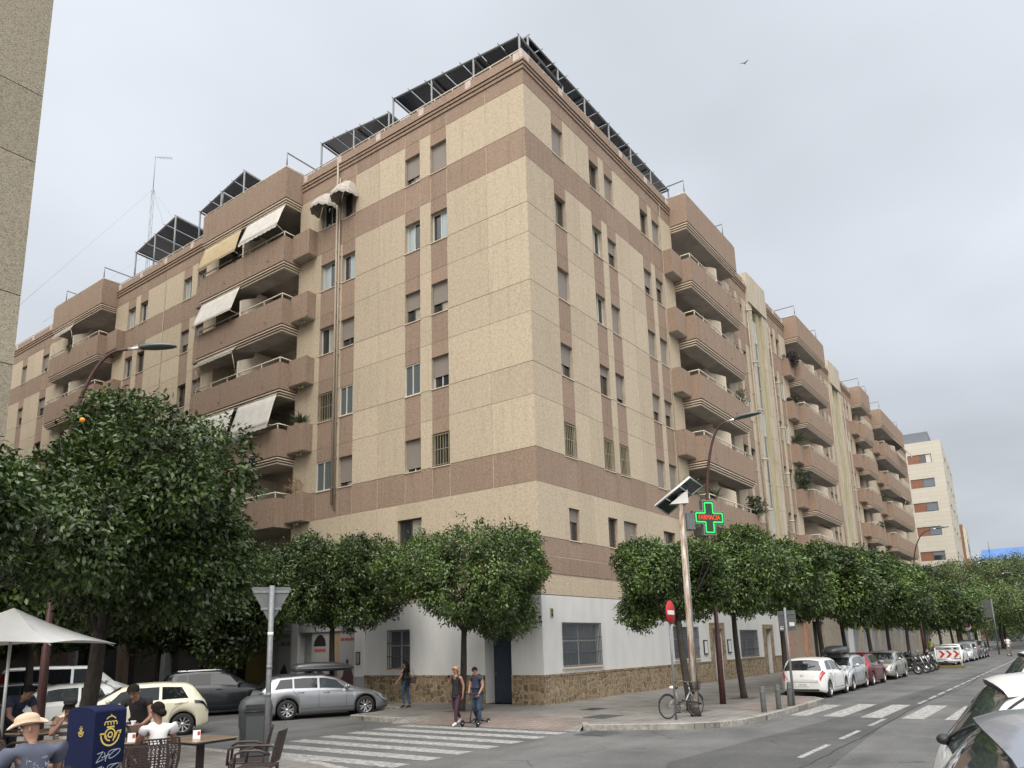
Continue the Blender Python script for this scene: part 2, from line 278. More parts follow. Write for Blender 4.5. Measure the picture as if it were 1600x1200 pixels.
# ---------------------------------------------------------------- mesh helpers
class MB:
    def __init__(s): s.v = []; s.f = []; s.m = []; s.slots = []; s.sm = []
    def mi(s, m):
        if m not in s.slots: s.slots.append(m)
        return s.slots.index(m)
    def add(s, vs, fs, m, smooth=False):
        o = len(s.v); s.v += [tuple(v) for v in vs]; k = s.mi(m)
        for f in fs: s.f.append(tuple(i+o for i in f)); s.m.append(k); s.sm.append(smooth)
    def box(s, x0, x1, y0, y1, z0, z1, m, T=None):
        vs = [(x, y, z) for z in (z0, z1) for y in (y0, y1) for x in (x0, x1)]
        if T: vs = [T(*v) for v in vs]
        s.add(vs, [(0, 2, 3, 1), (4, 5, 7, 6), (0, 1, 5, 4), (2, 6, 7, 3), (0, 4, 6, 2), (1, 3, 7, 5)], m)
    def quad(s, a, b, c, d, m): s.add([a, b, c, d], [(0, 1, 2, 3)], m)
    def tube(s, pts, r, m, n=8, caps=True, smooth=True):
        pts = [Vector(p) for p in pts]; rs = r if isinstance(r, (list, tuple)) else [r]*len(pts)
        vs = []; up = Vector((0, 0, 1)); N = len(pts); prev = None
        for i, p in enumerate(pts):
            d = (pts[min(i+1, N-1)]-pts[max(i-1, 0)])
            d = d.normalized() if d.length > 1e-9 else Vector((0, 0, 1))
            if prev is None:
                a = d.cross(up)
                if a.length < .1: a = d.cross(Vector((1, 0, 0)))
                a.normalize()
            else:
                a = prev-d*prev.dot(d)
                a = a.normalized() if a.length > 1e-6 else d.cross(Vector((1, 0, 0))).normalized()
            prev = a; b = d.cross(a)
            for k in range(n):
                t = 2*pi*k/n; vs.append(p+a*cos(t)*rs[i]+b*sin(t)*rs[i])
        fs = [(i*n+k, i*n+(k+1) % n, (i+1)*n+(k+1) % n, (i+1)*n+k) for i in range(N-1) for k in range(n)]
        if caps: fs += [tuple(range(n-1, -1, -1)), tuple((N-1)*n+k for k in range(n))]
        s.add(vs, fs, m, smooth)
    def lathe(s, prof, m, c=(0, 0, 0), n=24, axis='z', smooth=True):
        vs = []
        for (r, h) in prof:
            for k in range(n):
                t = 2*pi*k/n; a, b = r*cos(t), r*sin(t)
                v = (a, b, h) if axis == 'z' else ((a, h, b) if axis == 'y' else (h, a, b))
                vs.append((v[0]+c[0], v[1]+c[1], v[2]+c[2]))
        fs = [(i*n+k, i*n+(k+1) % n, (i+1)*n+(k+1) % n, (i+1)*n+k) for i in range(len(prof)-1) for k in range(n)]
        s.add(vs, fs, m, smooth)
    def prism(s, poly, z0, z1, m, T=None, msides=None):
        n = len(poly); vs = [(x, y, z0) for x, y in poly]+[(x, y, z1) for x, y in poly]
        if T: vs = [T(*v) for v in vs]
        s.add(vs, [tuple(range(n, 2*n)), tuple(range(n-1, -1, -1))], m)
        s.add(vs, [(i, (i+1) % n, (i+1) % n+n, i+n) for i in range(n)], msides or m)
    def ellip(s, c, r, m, n=12, k=8, T=None):
        vs = []; 
        for i in range(k+1):
            a = -pi/2+pi*i/k
            for j in range(n):
                t = 2*pi*j/n; v = (c[0]+r[0]*cos(a)*cos(t), c[1]+r[1]*cos(a)*sin(t), c[2]+r[2]*sin(a)); vs.append(T(*v) if T else v)
        s.add(vs, [(i*n+j, i*n+(j+1) % n, (i+1)*n+(j+1) % n, (i+1)*n+j) for i in range(k) for j in range(n)], m, True)
    def build(s, name, parent=None, recalc=True, bevel=0):
        me = bpy.data.meshes.new(name); me.from_pydata(s.v, [], s.f)
        for m in s.slots: me.materials.append(M[m] if isinstance(m, str) else m)
        me.polygons.foreach_set('material_index', s.m); me.polygons.foreach_set('use_smooth', s.sm)
        if recalc or bevel:
            bm = bmesh.new(); bm.from_mesh(me)
            if bevel: 
                bmesh.ops.remove_doubles(bm, verts=bm.verts, dist=1e-5)
            bmesh.ops.recalc_face_normals(bm, faces=bm.faces); bm.to_mesh(me); bm.free()
        me.update()
        o = bpy.data.objects.new(name, me); COL.objects.link(o)
        if parent: o.parent = parent
        if bevel:
            md = o.modifiers.new('bevel', 'BEVEL'); md.width = bevel; md.segments = 2; md.limit_method = 'ANGLE'; md.angle_limit = radians(40)
        return o
def thing(name, label, cat, loc=(0, 0, 0), rz=0, group=None):
    o = bpy.data.objects.new(name, None); COL.objects.link(o); o.location = loc; o.rotation_euler = (0, 0, rz); o.empty_display_size = .3
    return tag(o, label, cat, group)
def tag(o, label, cat, group=None):
    o['label'] = label; o['category'] = cat
    if group: o['group'] = group
    return o
def kind(o, k='structure'): o['kind'] = k; return o
def dup(root, loc=None, rz=None, label=None, group=None, scale=None):
    def cp(o, p):
        c = o.copy(); COL.objects.link(c)
        if p: c.parent = p
        for ch in o.children: cp(ch, c)
        return c
    r = cp(root, None)
    if loc is not None: r.location = loc
    if rz is not None: r.rotation_euler = (0, 0, rz)
    if label: r['label'] = label
    if group: r['group'] = group
    if scale is not None: r.scale = scale
    return r
def text_mb(mb, s, size, m, T, depth=.004, align='CENTER', xs=1, bold=0):
    cu = bpy.data.curves.new('t', 'FONT'); cu.body = s; cu.size = size; cu.align_x = align; cu.align_y = 'CENTER'; cu.extrude = depth; cu.resolution_u = 3; cu.offset = bold
    ob = bpy.data.objects.new('t', cu); COL.objects.link(ob)
    dg = bpy.context.evaluated_depsgraph_get(); me = bpy.data.meshes.new_from_object(ob.evaluated_get(dg))
    vs = [T(v.co.x*xs, v.co.y, v.co.z) for v in me.vertices]; fs = [tuple(p.vertices) for p in me.polygons]
    mb.add(vs, fs, m); bpy.data.objects.remove(ob); bpy.data.meshes.remove(me); bpy.data.curves.remove(cu)
def lerp(a, b, t): return a+(b-a)*t
# ================================================================ apartment building
TR = lambda u, d, z: (u, -d, z)
TL = lambda u, d, z: (-d, u, z)
SILL = [23.615-3.488*k for k in range(5)]
bld = thing('apartment_building', 'six storey corner apartment block of beige and brown pebbledash panels with projecting brown balconies', 'apartment block')

RC = [(0, 2.13, 'P'), (2.13, 3.06, 'W'), (3.06, 4.25, 'P'), (4.25, 5.41, 'P'), (5.41, 6.32, 'W'), (6.32, 6.88, 'N'), (6.88, 7.77, 'W'), (7.77, 9.27, 'P'), (9.27, 10.77, 'P'),
      (10.77, 11.7, 'W'), (11.7, 12.2, 'N'), (12.2, 13.15, 'W'), (13.15, 14.75, 'P'), (14.75, 22.45, 'L'), (22.45, 24.05, 'P'), (24.05, 25.0, 'W'), (25.0, 25.5, 'N'), (25.5, 26.4, 'W'), (26.4, 27.4, 'P'),
      (27.4, 31.4, 'S'), (31.4, 32.35, 'P'), (32.35, 33.2, 'W'), (33.2, 33.82, 'N'), (33.82, 34.68, 'W'), (34.68, 36.3, 'P'), (36.3, 44.3, 'L'), (44.3, 45.9, 'P'), (45.9, 46.8, 'W'), (46.8, 47.4, 'N'), (47.4, 48.2, 'W'), (48.2, 49.8, 'P'),
      (49.8, 53.8, 'S'), (53.8, 55.1, 'P'), (55.1, 55.95, 'W'), (55.95, 56.5, 'N'), (56.5, 57.3, 'W'), (57.3, 58.6, 'P'), (58.6, 62.7, 'L'), (62.7, 65.7, 'P'), (65.7, 68.8, 'P'), (68.8, 82.5, 'L'), (82.5, 86.6, 'P'), (86.6, 90.7, 'P')]
LC = [(0, 2.1, 'P'), (2.1, 4.38, 'P'), (4.38, 5.36, 'W'), (5.36, 6.03, 'N'), (6.03, 6.98, 'W'), (6.98, 8.7, 'P'), (8.7, 10.4, 'P'), (10.4, 11.35, 'W'), (11.35, 11.83, 'N'), (11.83, 12.95, 'W'), (12.95, 14.75, 'P'),
      (14.75, 22.3, 'L'), (22.3, 23.6, 'P'), (23.6, 24.5, 'W'), (24.5, 25.15, 'N'), (25.15, 26.05, 'W'), (26.05, 28.2, 'P'), (28.2, 30.3, 'P'), (30.3, 31.24, 'W'), (31.24, 31.85, 'N'), (31.85, 32.82, 'W'), (32.82, 34.5, 'P'),
      (34.5, 41.6, 'L'), (41.6, 43.2, 'P'), (43.2, 44.6, 'P'), (44.6, 45.7, 'W'), (45.7, 47.2, 'P'), (47.2, 48.5, 'P'), (48.5, 49.4, 'W'), (49.4, 52, 'P'), (52, 56, 'P'), (56, 60, 'P')]
G0 = .011
wall = MB(); cnt = [0]
def panel(T, u0, u1, z0, z1, m, d=0.0):
    e = .003 if u0 == 0 else G0
    gv = .015 if m == 'brown' else .007; wall.box(u0+(e if u0 == 0 else gv), u1-gv, -.06, d, z0+G0, z1-G0, m, T=T)
    if m == 'beige' and u1-u0 > .3: wall.box(max(u0, .02), u1, -.05, -.012, z0-.018, z0+.018, 'groove', T=T)
def backing(T, umax, holes, z0, z1, zs_extra=()):
    us = sorted({.0, umax}|{h[0] for h in holes}|{h[1] for h in holes}); zs = sorted({z0, z1}|{h[2] for h in holes}|{h[3] for h in holes})
    for a, b in zip(us[:-1], us[1:]):
        for c, d in zip(zs[:-1], zs[1:]):
            um, zm = (a+b)/2, (c+d)/2
            if any(h[0] < um < h[1] and h[2] < zm < h[3] for h in holes): continue
            aa = max(a, .016)
            wall.quad(T(aa, -.014, c), T(b, -.014, c), T(b, -.014, d), T(aa, -.014, d), 'groove_light')
def reveal(T, u0, u1, z0, z1, dep=.3, m='reveal'):
    a, b, c, d = u0, u1, z0, z1
    wall.quad(T(a, 0, c), T(a, -dep, c), T(a, -dep, d), T(a, 0, d), m); wall.quad(T(b, 0, c), T(b, -dep, c), T(b, -dep, d), T(b, 0, d), m)
    wall.quad(T(a, 0, d), T(b, 0, d), T(b, -dep, d), T(a, -dep, d), m); wall.quad(T(a, 0, c), T(b, 0, c), T(b, -dep, c), T(a, -dep, c), m)
nwin = [0]
def window(T, u0, u1, z0, z1, st, f=.5, fr='white_alu', flip=False, dep=.17, sill=True):
    nwin[0] += 1
    mb = MB(); t = .045; di, do = -dep-.05, -dep
    if st == 'fl': di, do = -.07, -.02
    u0, u1, z0, z1 = u0+.004, u1-.004, z0+.004, z1-.004
    for a, b, c, d in [(u0, u0+t, z0, z1), (u1-t, u1, z0, z1), (u0+t, u1-t, z0, z0+t), (u0+t, u1-t, z1-t, z1)]: mb.box(a, b, di, do, c, d, fr, T=T)
    um = (u0+u1)/2
    mb.box(um-.022, um+.022, di-.002, do-.003, z0+t, z1-t, fr, T=T)
    if sill: mb.box(u0-.03, u1+.03, -dep if st != 'fl' else -.02, .035, z0-.045, z0-.008, 'groove_light', T=T)
    w = mb.build('window', bld)
    g = MB(); d0 = di+.015
    pal = {'white': ('glass_l', 'glass'), 'grey': ('glass_g', 'glass_g'), 'dark': ('glass', 'glass'), 'cur': ('curtain', 'glass')}
    k = pal['dark'] if st == 'gr' else pal['grey' if st == 'fl' else ('white' if st == 'sw' else ('cur' if (nwin[0] % 3) else 'dark'))]
    if flip: k = k[::-1]
    g.quad(T(u0+t, d0, z0+t), T(um-.02, d0, z0+t), T(um-.02, d0, z1-t), T(u0+t, d0, z1-t), k[0])
    g.quad(T(um+.02, d0-.012, z0+t), T(u1-t, d0-.012, z0+t), T(u1-t, d0-.012, z1-t), T(um+.02, d0-.012, z1-t), k[1])
    g.build('pane', w, recalc=False)
    if st == 'sh':
        s = MB(); zb = z1-(z1-z0)*f; n = max(3, int((z1-zb)/.055)); h = (z1-zb)/n
        for i in range(n):
            s.box(u0+.02, u1-.02, -dep+.004, -dep+.028, zb+i*h+.005, zb+(i+1)*h, 'shutter', T=T)
        s.quad(T(u0+.02, -dep+.012, zb), T(u1-.02, -dep+.012, zb), T(u1-.02, -dep+.012, z1), T(u0+.02, -dep+.012, z1), 'shutter_dark')
        s.build('roller_shutter', w)
    if st == 'gr':
        s = MB(); n = 7 if u1-u0 < 1.6 else int((u1-u0)/.13)
        for i in range(n): a = u0+.03+(u1-u0-.06)*i/(n-1); s.box(a-.009, a+.009, .012, .03, z0+.02, z1-.04, 'grille', T=T)
        for zz in (z0+.05, z0+(z1-z0)*.5, z1-.09): s.box(u0+.01, u1-.01, .03, .04, zz-.012, zz+.012, 'grille', T=T)
        s.build('window_bars', w)
    return w

styR = {  # style per window column, rows from the top
 0: [('sh', 1), ('sl', 0), ('sh', 1), ('sh', .6), ('gr', 0)], 1: [('sl', 0), ('sl', 0), ('sl', 0), ('sh', .3), ('gr', 0)], 2: [('sh', 1), ('sh', .45), ('sh', 1), ('sh', .8), ('gr', 0)],
 3: [('sl', 0), ('sh', .6), ('sh', 1), ('sh', .6), ('sh', 1)], 4: [('sh', 1), ('sh', .3), ('sh', 1), ('sh', .5), ('sh', 1)]}
styL = {0: [('sh', .88), ('sw', 0), ('sh', .66), ('sh', .62), ('gr', 0)], 1: [('sh', .72), ('sw', 0), ('sh', .55), ('fl', 0), ('sh', .88)],
 2: [('sl', 0), ('sw', 0), ('sh', .7), ('fl', 0), ('sh', .84)], 3: [('sl', 0), ('sw', 0), ('sl', 0), ('gr', 0), ('fl', 0)], 4: [('sw', 0), ('sh', .6), ('sh', .5), ('sl', 0), ('sh', .6)], 5: [('sw', 0), ('sh', .6), ('sl', 0), ('sh', .6), ('sl', 0)],
 6: [('sw', 0), ('sl', 0), ('sh', .5), ('sl', 0), ('sh', 1)], 7: [('sw', 0), ('sl', 0), ('sh', .5), ('sl', 0), ('sh', 1)], 8: [('sh', .7), ('sh', .5), ('sl', 0), ('sl', 0), ('sl', 0)], 9: [('sh', .95), ('sh', .5), ('sl', 0), ('sl', 0), ('sl', 0)]}
rr = random.Random(3)
for T, cols, sty, side in ((TR, RC, styR, 'R'), (TL, LC, styL, 'L')):
    holes = []; wi = -1; umax = cols[-1][1]
    for (a, b, t) in cols:
        if t == 'W': wi += 1
        if t == 'L': holes.append((a, b, 4.78, 25.7)); panel(T, a, b, 3.97, 4.76, 'beige')
        elif t == 'S': holes.append((a, b, 3.97, 26.46))
        if t not in 'LS':
            # below the second storey
            for z0, z1, m, d in [(5.47, 6.17, 'brown', .0), (4.78, 5.45, 'brown', .02), (3.97, 4.76, 'beige', 0)]: panel(T, a, b, z0, z1, m, d)
            panel(T, a, b, 25.74, 26.46, 'brown')
            for k, s in enumerate(SILL):
                band = k in (0, 4)
                if t == 'W':
                    panel(T, a, b, s+1.45, s+2.125, 'brown'); panel(T, a, b, s-1.37, s, 'brown')
                    if k > 4: continue
                    holes.append((a, b, s, s+1.45)); reveal(T, a, b, s, s+1.45)
                    if side == 'L' and a > 43 and k > 2 or side == 'R' and a > 40 and k == 4:
                        wall.quad(T(a, -.29, s), T(b, -.29, s), T(b, -.29, s+1.45), T(a, -.29, s+1.45), 'glass_g'); continue
                    st = sty[wi][k] if wi in sty else rr.choice([('sh', 1), ('sh', .5), ('sl', 0), ('sl', 0), ('fl', 0), ('sh', .7)])
                    window(T, a, b, s, s+1.45, st[0], st[1], fr='bronze' if st[0] == 'gr' else 'white_alu' if st[0] in ('sw', 'fl') or rr.random() < (.4 if side == 'L' else .12) else 'bronze', flip=(st[0] == 'sw' and (wi % 2 == 1)), sill=True)
                else:
                    mm = 'lilacband' if t == 'N' and False else 'beige'
                    panel(T, a, b, s, s+2.125, mm); panel(T, a, b, s-1.37, s, 'brown' if band else mm)
    # first floor row: wide cells with their own openings
    ff = [(2.2, 3.06, 6.25, 7.52, ('sh', .4)), (5.42, 6.3, 6.25, 7.52, ('sl', 0)), (6.85, 8.2, 6.25, 7.52, ('sh', .95)), (11.0, 12.4, 6.25, 7.5, ('sl', 0))] if side == 'R' else [(5.98, 7.45, 6.25, 7.6, ('sl', 0))]
    brk = [u for u in (0, 4.25, 9.27, 14.75) ] if side == 'R' else [0, 2.1, 8.7, 14.75]
    for a, b in zip(brk[:-1], brk[1:]):
        ins = sorted([h for h in ff if a <= h[0] < b]); x = a
        for h in ins:
            if h[0] > x: panel(T, x, h[0]+G0*2 if x == a else h[0]+G0*2, 6.17, 8.29, 'beige')
            wall.box(h[0]-.0, h[1]+.0, -.06, -.002, h[3], 8.278, 'beige', T=T)
            x = h[1]-G0*2
        panel(T, x, b, 6.17, 8.29, 'beige')
    for h in ff:
        holes.append((h[0], h[1], 6.17, h[3])); reveal(T, h[0], h[1], 6.18, h[3]); window(T, h[0], h[1], 6.2, h[3], h[4][0], h[4][1], fr='bronze')
    for (a, b, t) in cols:
        if t in 'PNW' and a >= 14.75: panel(T, a, b, 6.17, 8.29, 'beige')
    # cell under bays
    backing(T, umax, holes, 3.97, 26.46)
# loggias
def loggia(T, u0, u1, div, side, cx=None):
    m = MB(); dp = -1.7
    m.quad(T(u0, dp, 4.78), T(u1, dp, 4.78), T(u1, dp, 25.7), T(u0, dp, 25.7), 'loggia')
    for u in (u0, u1): m.quad(T(u, dp, 4.78), T(u, .0, 4.78), T(u, .0, 25.7), T(u, dp, 25.7), 'loggia')
    for k in range(5): z = SILL[k]-1.5; m.box(u0-.1, u1+.1, dp, 0, z, z+.3, 'soffit', T=T)
    m.box(u0, u1, dp, .0, 4.5, 4.8, 'soffit', T=T)
    lo = m.build('loggia_walls', bld)
    for k in range(5):
        zf = SILL[k]-1.2
        for a, b in ([(u0+.8, div-.9), (div+.9, u1-.8)] if div else [(u0+.6, u1-1)]):
            if b-a < .8: continue
            d = MB(); n = 3; wv = (b-a)/n
            for i in range(n+1): d.box(a+i*wv-.035, a+i*wv+.035, dp+.01, dp+.08, zf, zf+2.1, 'bronze', T=T)
            d.box(a, b, dp+.01, dp+.078, zf+2.03, zf+2.14, 'bronze', T=T); d.box(a, b, dp+.01, dp+.076, zf, zf+.08, 'bronze', T=T)
            do = d.build('balcony_door', bld)
            g = MB(); g.quad(T(a, dp+.03, zf), T(b, dp+.03, zf), T(b, dp+.03, zf+2.1), T(a, dp+.03, zf+2.1), 'glass'); g.build('pane', do, recalc=False)
            if rr.random() < .5:
                s = MB(); s.box(a+.04, b-.04, dp+.08, dp+.10, zf+2.1-rr.choice([.5, .9, 1.4]), zf+2.02, 'shutter', T=T); s.build('roller_shutter', do)
        if not div:
            continue
        # dividing fin with sloping front edge
        f = MB(); a, b = div-.07, div+.07
        prof = [(-1.69, 0), (1.06, 0), (1.06, 1.98), (.95, 2.06), (.25, 2.4), (.05, 2.55), (0, 2.77), (-1.69, 2.77)]
        zb = SILL[k]-1.2
        vs = [T(a, d, zb+z) for d, z in prof]+[T(b, d, zb+z) for d, z in prof]; n = len(prof)
        f.add(vs, [tuple(range(n)), tuple(range(2*n-1, n-1, -1))]+[(i, (i+1) % n, (i+1) % n+n, i+n) for i in range(n)], 'loggia')
        f.build('balcony_divider', bld)
    if cx:
        c = MB(); 
        p = T(cx, -.35, 0); c.lathe([(.34, 4.8), (.34, 25.3)], 'cream', c=(p[0], p[1], 0), n=20); c.build('column', bld)
def mould(mb, T, u0, u1, d1, z, n=3, fac=1):
    for i in range(n):
        e = .055*(i+1); zt = z-.115*i*fac
        mb.box(u0+e, u1-e, -.02, d1-e, zt-.055*fac, zt-.0, 'groove', T=T)
        mb.box(u0+e-.03, u1-e+.03, -.02, d1-e+.03, zt-.115*fac, zt-.055*fac, 'groove_light', T=T)
    mb.box(u0+.2, u1-.2, -.02, d1-.2, z-.115*n*fac-.02, z-.115*n*fac, 'soffit', T=T)
def balcony(T, u0, u1, k, dmax=1.1, last=False, planters=(True, True), pw=1.3, pd=.54, div=None, railing=True):
    s = SILL[k]; mb = MB(); th = .13; zb, zt = s-1.565, s-.165
    mb.box(u0, u1, dmax-th, dmax, zb, zt, 'brown', T=T)
    mb.box(u0, u0+th, .0, dmax-th, zb, zt, 'brown', T=T); mb.box(u1-th, u1, .0, dmax-th, zb, zt, 'brown', T=T)
    mb.box(u0+th, u1-th, .0, dmax-th, zb+.002, zb+.3, 'soffit', T=T)
    if not last: mould(mb, T, u0, u1, dmax, zb)
    else: mb.box(u0+.01, u1-.01, 0, dmax-.01, zb-.03, zb, 'soffit', T=T)
    # rain spout and thin panel joint lines
    nj = max(1, int((u1-u0)/2.7))
    b = mb.build('balcony', bld)
    for i in range(nj):
        sp = MB(); uu = u0+(u1-u0)*(i+.35)/nj; p = T(uu, dmax-.02, zb+.38); q = T(uu, dmax+.10, zb+.36); sp.tube([p, q], .028, 'brown', n=6); sp.build('rain_spout', b)
    r = MB(); zr = s+.1
    r.tube([T(u0+.07, .05, zr), T(u0+.07, dmax-.07, zr), T(u1-.07, dmax-.07, zr), T(u1-.07, .05, zr)], .032, 'rail', n=6)
    nn = max(2, int((u1-u0)/1.3))
    for i in range(nn+1):
        uu = u0+.1+(u1-u0-.2)*i/nn; r.box(uu-.02, uu+.02, dmax-.09, dmax-.05, zt, zr, 'rail', T=T)
    if railing: r.build('railing', b)
    for sgn, on in zip((-1, 1), planters):
        if not on: continue
        p = MB(); a, c = (u0-pw, u0) if sgn < 0 else (u1, u1+pw); z0, z1 = s-1.365, s
        p.box(a, c, pd-.1, pd, z0, z1, 'brown', T=T); e0, e1 = (a, a+.1) if sgn < 0 else (c-.1, c)
        p.box(e0, e1, 0.002, pd-.1, z0, z1, 'brown', T=T); p.box(a+.1 if sgn < 0 else a, c if sgn < 0 else c-.1, 0.002, pd-.1, z0+.004, z1-.12, 'brown', T=T)
        p.box(a+.02, c-.02, 0.002, pd-.03, z0-.03, z0, 'soffit', T=T)
        p.build('planter_box', b)
    return b
def roofbox(T, u0, u1, dmax=1.1, z0=25.7, z1=27.45):
    mb = MB(); mb.box(u0, u1, dmax-.16, dmax, z0, z1, 'brown', T=T); mb.box(u0, u0+.16, -.3, dmax-.16, z0, z1, 'brown', T=T); mb.box(u1-.16, u1, -.3, dmax-.16, z0, z1, 'brown', T=T)
    mb.box(u0+.16, u1-.16, -1.7, dmax-.16, z0+.01, z0+.9, 'soffit', T=T); mould(mb, T, u0, u1, dmax, z0)
    mb.box(u0+.1, u1-.1, -1.7, -.02, z0-.37, z0+.01, 'soffit', T=T)
    b = mb.build('roof_fascia', bld)
    r = MB(); zr = z1+.14
    r.tube([T(u0+.08, -.1, zr), T(u0+.08, dmax-.08, zr), T(u1-.08, dmax-.08, zr), T(u1-.08, -.1, zr)], .03, 'rail', n=6)
    for i in range(9): uu = u0+.1+(u1-u0-.2)*i/8; r.box(uu-.018, uu+.018, dmax-.1, dmax-.06, z1, zr, 'rail', T=T)
    r.build('railing', b)
    # tall hoop frames above the fascia ends
    for uu in (u0+.15, u0+(u1-u0)*.78):
        h = MB()
        h.tube([T(uu, -1.6, z1+.05), T(uu, -1.6, z1+.95), T(uu, dmax-.1, z1+.95), T(uu, dmax-.1, z1)], .042, 'steel', n=6); h.tube([T(uu, -1.6, z1+.1), T(uu, dmax-.1, z1+.1)], .03, 'steel', n=5)
        h.build('hoop_frame', b)
bays = [(TR, 14.65, 22.55, 18.75, 1.1, (1, 1), 'R', None), (TR, 36.2, 44.4, 40.3, 1.1, (1, 1), 'R', None), (TR, 58.5, 62.8, None, 1.1, (1, 0), 'R', 61.6), (TR, 68.7, 82.6, 75.5, 1.1, (1, 1), 'R', None),
        (TL, 14.6, 22.35, 18.3, 1.1, (1, 1), 'L', None), (TL, 34.4, 41.7, 38.2, 1.1, (1, 1), 'L', None)]
for T, a, b, dv, dm, pl, sd_, cx in bays:
    loggia(T, a+.1, b-.1, dv, sd_, cx); roofbox(T, a, b, dm)
    for k in range(5): balcony(T, a, b, k, dm, k == 4, pl, div=dv)
# stair towers
for u0, u1 in ((27.4, 31.4), (49.8, 53.8)):
    m = MB(); T = TR
    m.box(u0, u1, -.3, .2, 25.7, 28.0, 'cream', T=T)
    for a, b in ((u0, u0+.75), (u1-1.0, u1)):
        z = 3.97
        while z < 25.6:
            z1 = min(z+3.488/2, 25.69); m.box(a+.008, b-.008, -.3, .12, z+.01, z1-.01, 'cream', T=T); z = z1
    m.quad(T(u0, -.28, 3.97), T(u1, -.28, 3.97), T(u1, -.28, 25.7), T(u0, -.28, 25.7), 'groove')
    M['algae'] = M.get('algae') or mat('stained_render', (.33, .30, .15), .9, col2=(.42, .37, .26), vscale=1.2, detail=8, stretch=(2, 2, .5))
    m.box(u1-1.9, u1-1.05, -.3, -.06, 3.97, 25.65, 'algae', T=T)
    st = m.build('stair_tower', bld)
    g = MB(); fz = [3.97+i*3.488/2 for i in range(13)]
    for i, (a, b) in enumerate(zip(fz[:-1], fz[1:])):
        g.box(u0+.85, u0+2.05, -.2, -.15, a+.05, min(b, 25.6)-.05, ('glass_g', 'glass_l', 'glass_g', 'glass')[(i*7) % 4], T=T)
        for uu in (u0+.8, u0+1.4, u0+2.05): g.box(uu, uu+.05, -.2, -.12, a, b if b < 25.6 else 25.6, 'alu', T=T)
        g.box(u0+.8, u0+2.1, -.2, -.12, a-.03, a+.03, 'alu', T=T)
    g.build('stair_window', st)
# pipes beside the towers and on the left facade
def pipe(T, u, z0, z1, r=.05, d=.1, m='pipe', jog=None):
    p = MB(); pts = [T(u, d, z1), T(u, d, z0)]
    if jog: pts = [T(u, d, z1), T(u, d, z0), T(u+jog, d, z0-.05), T(u+jog, d, z0-1.2)]
    p.tube(pts, r, m, n=7)
    z = z0+.8
    while z < z1: p.box(u-r-.015, u+r+.015, .0, d+r*.6, z-.02, z+.02, m, T=T); z += 1.744
    p.build('drain_pipe', bld)
for u in (27.1, 32.0, 49.2, 54.5): pipe(TR, u, 4, 25.3+(u % 1)*.3)
pipe(TL, 11.5, 8.6, 26.0, .045, .09); pipe(TL, 11.68, 8.9, 26.9, .06, .1); pipe(TR, 13.28, 4.5, 26.9, .02, .04); pipe(TL, 28.15, 6, 25.7, .02, .04)
# cornice and parapet
def cornice(T, a, b, posts=True):
    m = MB()
    for z0, z1, d in ((26.46, 26.6, .05), (26.64, 26.76, .09), (26.80, 26.90, .13)): m.box(a, b, -.28, d, z0, z1, 'brown', T=T)
    for z0, z1 in ((26.6, 26.64), (26.76, 26.80)): m.box(a, b, -.28, -.01, z0, z1, 'dark', T=T)
    m.box(a, b, -.24, -.0, 26.9, 27.36, 'brown', T=T)
    if posts:
        n = max(1, round((b-a)/2.9))
        for i in range(n+1):
            u = min(max(a+.18, a+(b-a)*i/n), b-.18); m.box(u-.16, u+.16, -.27, .03, 26.905, 27.37, 'lilacband', T=T)
    o = m.build('parapet', bld)
    r = MB(); r.tube([T(a, -.1, 27.56), T(b, -.1, 27.56)], .03, 'rail', n=6); n = max(1, int((b-a)/1.1))
    for i in range(n): u = a+(b-a)*(i+.5)/n; r.box(u-.02, u+.02, -.12, -.08, 27.36, 27.56, 'rail', T=T)
    r.build('railing', o)
for T, segs in ((TR, [(0.13, 14.65), (22.55, 27.39), (31.41, 36.2), (44.4, 49.79), (53.81, 58.5), (62.8, 68.7), (82.6, 90.7)]), (TL, [(0.13, 14.6), (22.35, 34.4), (41.7, 60)])):
    for a, b in segs: cornice(T, a, b)
cm = MB(); 
for z0, z1, d in ((26.46, 26.6, .05), (26.64, 26.76, .09), (26.80, 26.90, .13)): cm.box(-d, .13, -d, .13, z0, z1, 'brown')
for z0, z1 in ((26.6, 26.64), (26.76, 26.80)): cm.box(.01, .13, .01, .13, z0, z1, 'dark')
cm.box(-.03, .13, -.03, .13, 26.9, 27.40, 'lilacband'); cm.tube([(.1, .13, 27.56), (.1, .1, 27.56), (.13, .1, 27.56)], .03, 'rail', n=6); cm.build('corner_post', bld)
core = MB(); core.prism([(1.72, 1.72), (90.6, 1.72), (90.6, 13), (13, 13), (13, 59.9), (1.72, 59.9)], .0, 26.6, 'soffit')
core.prism([(.02, .02), (90.6, .02), (90.6, 13.2), (13.2, 13.2), (13.2, 59.9), (.02, 59.9)], 26.55, 26.88, 'soffit'); 
core.prism([(90.45, .06), (90.7, .06), (90.7, 13), (90.45, 13)], 0, 26.5, 'cream'); core.build('roof_slab', bld)

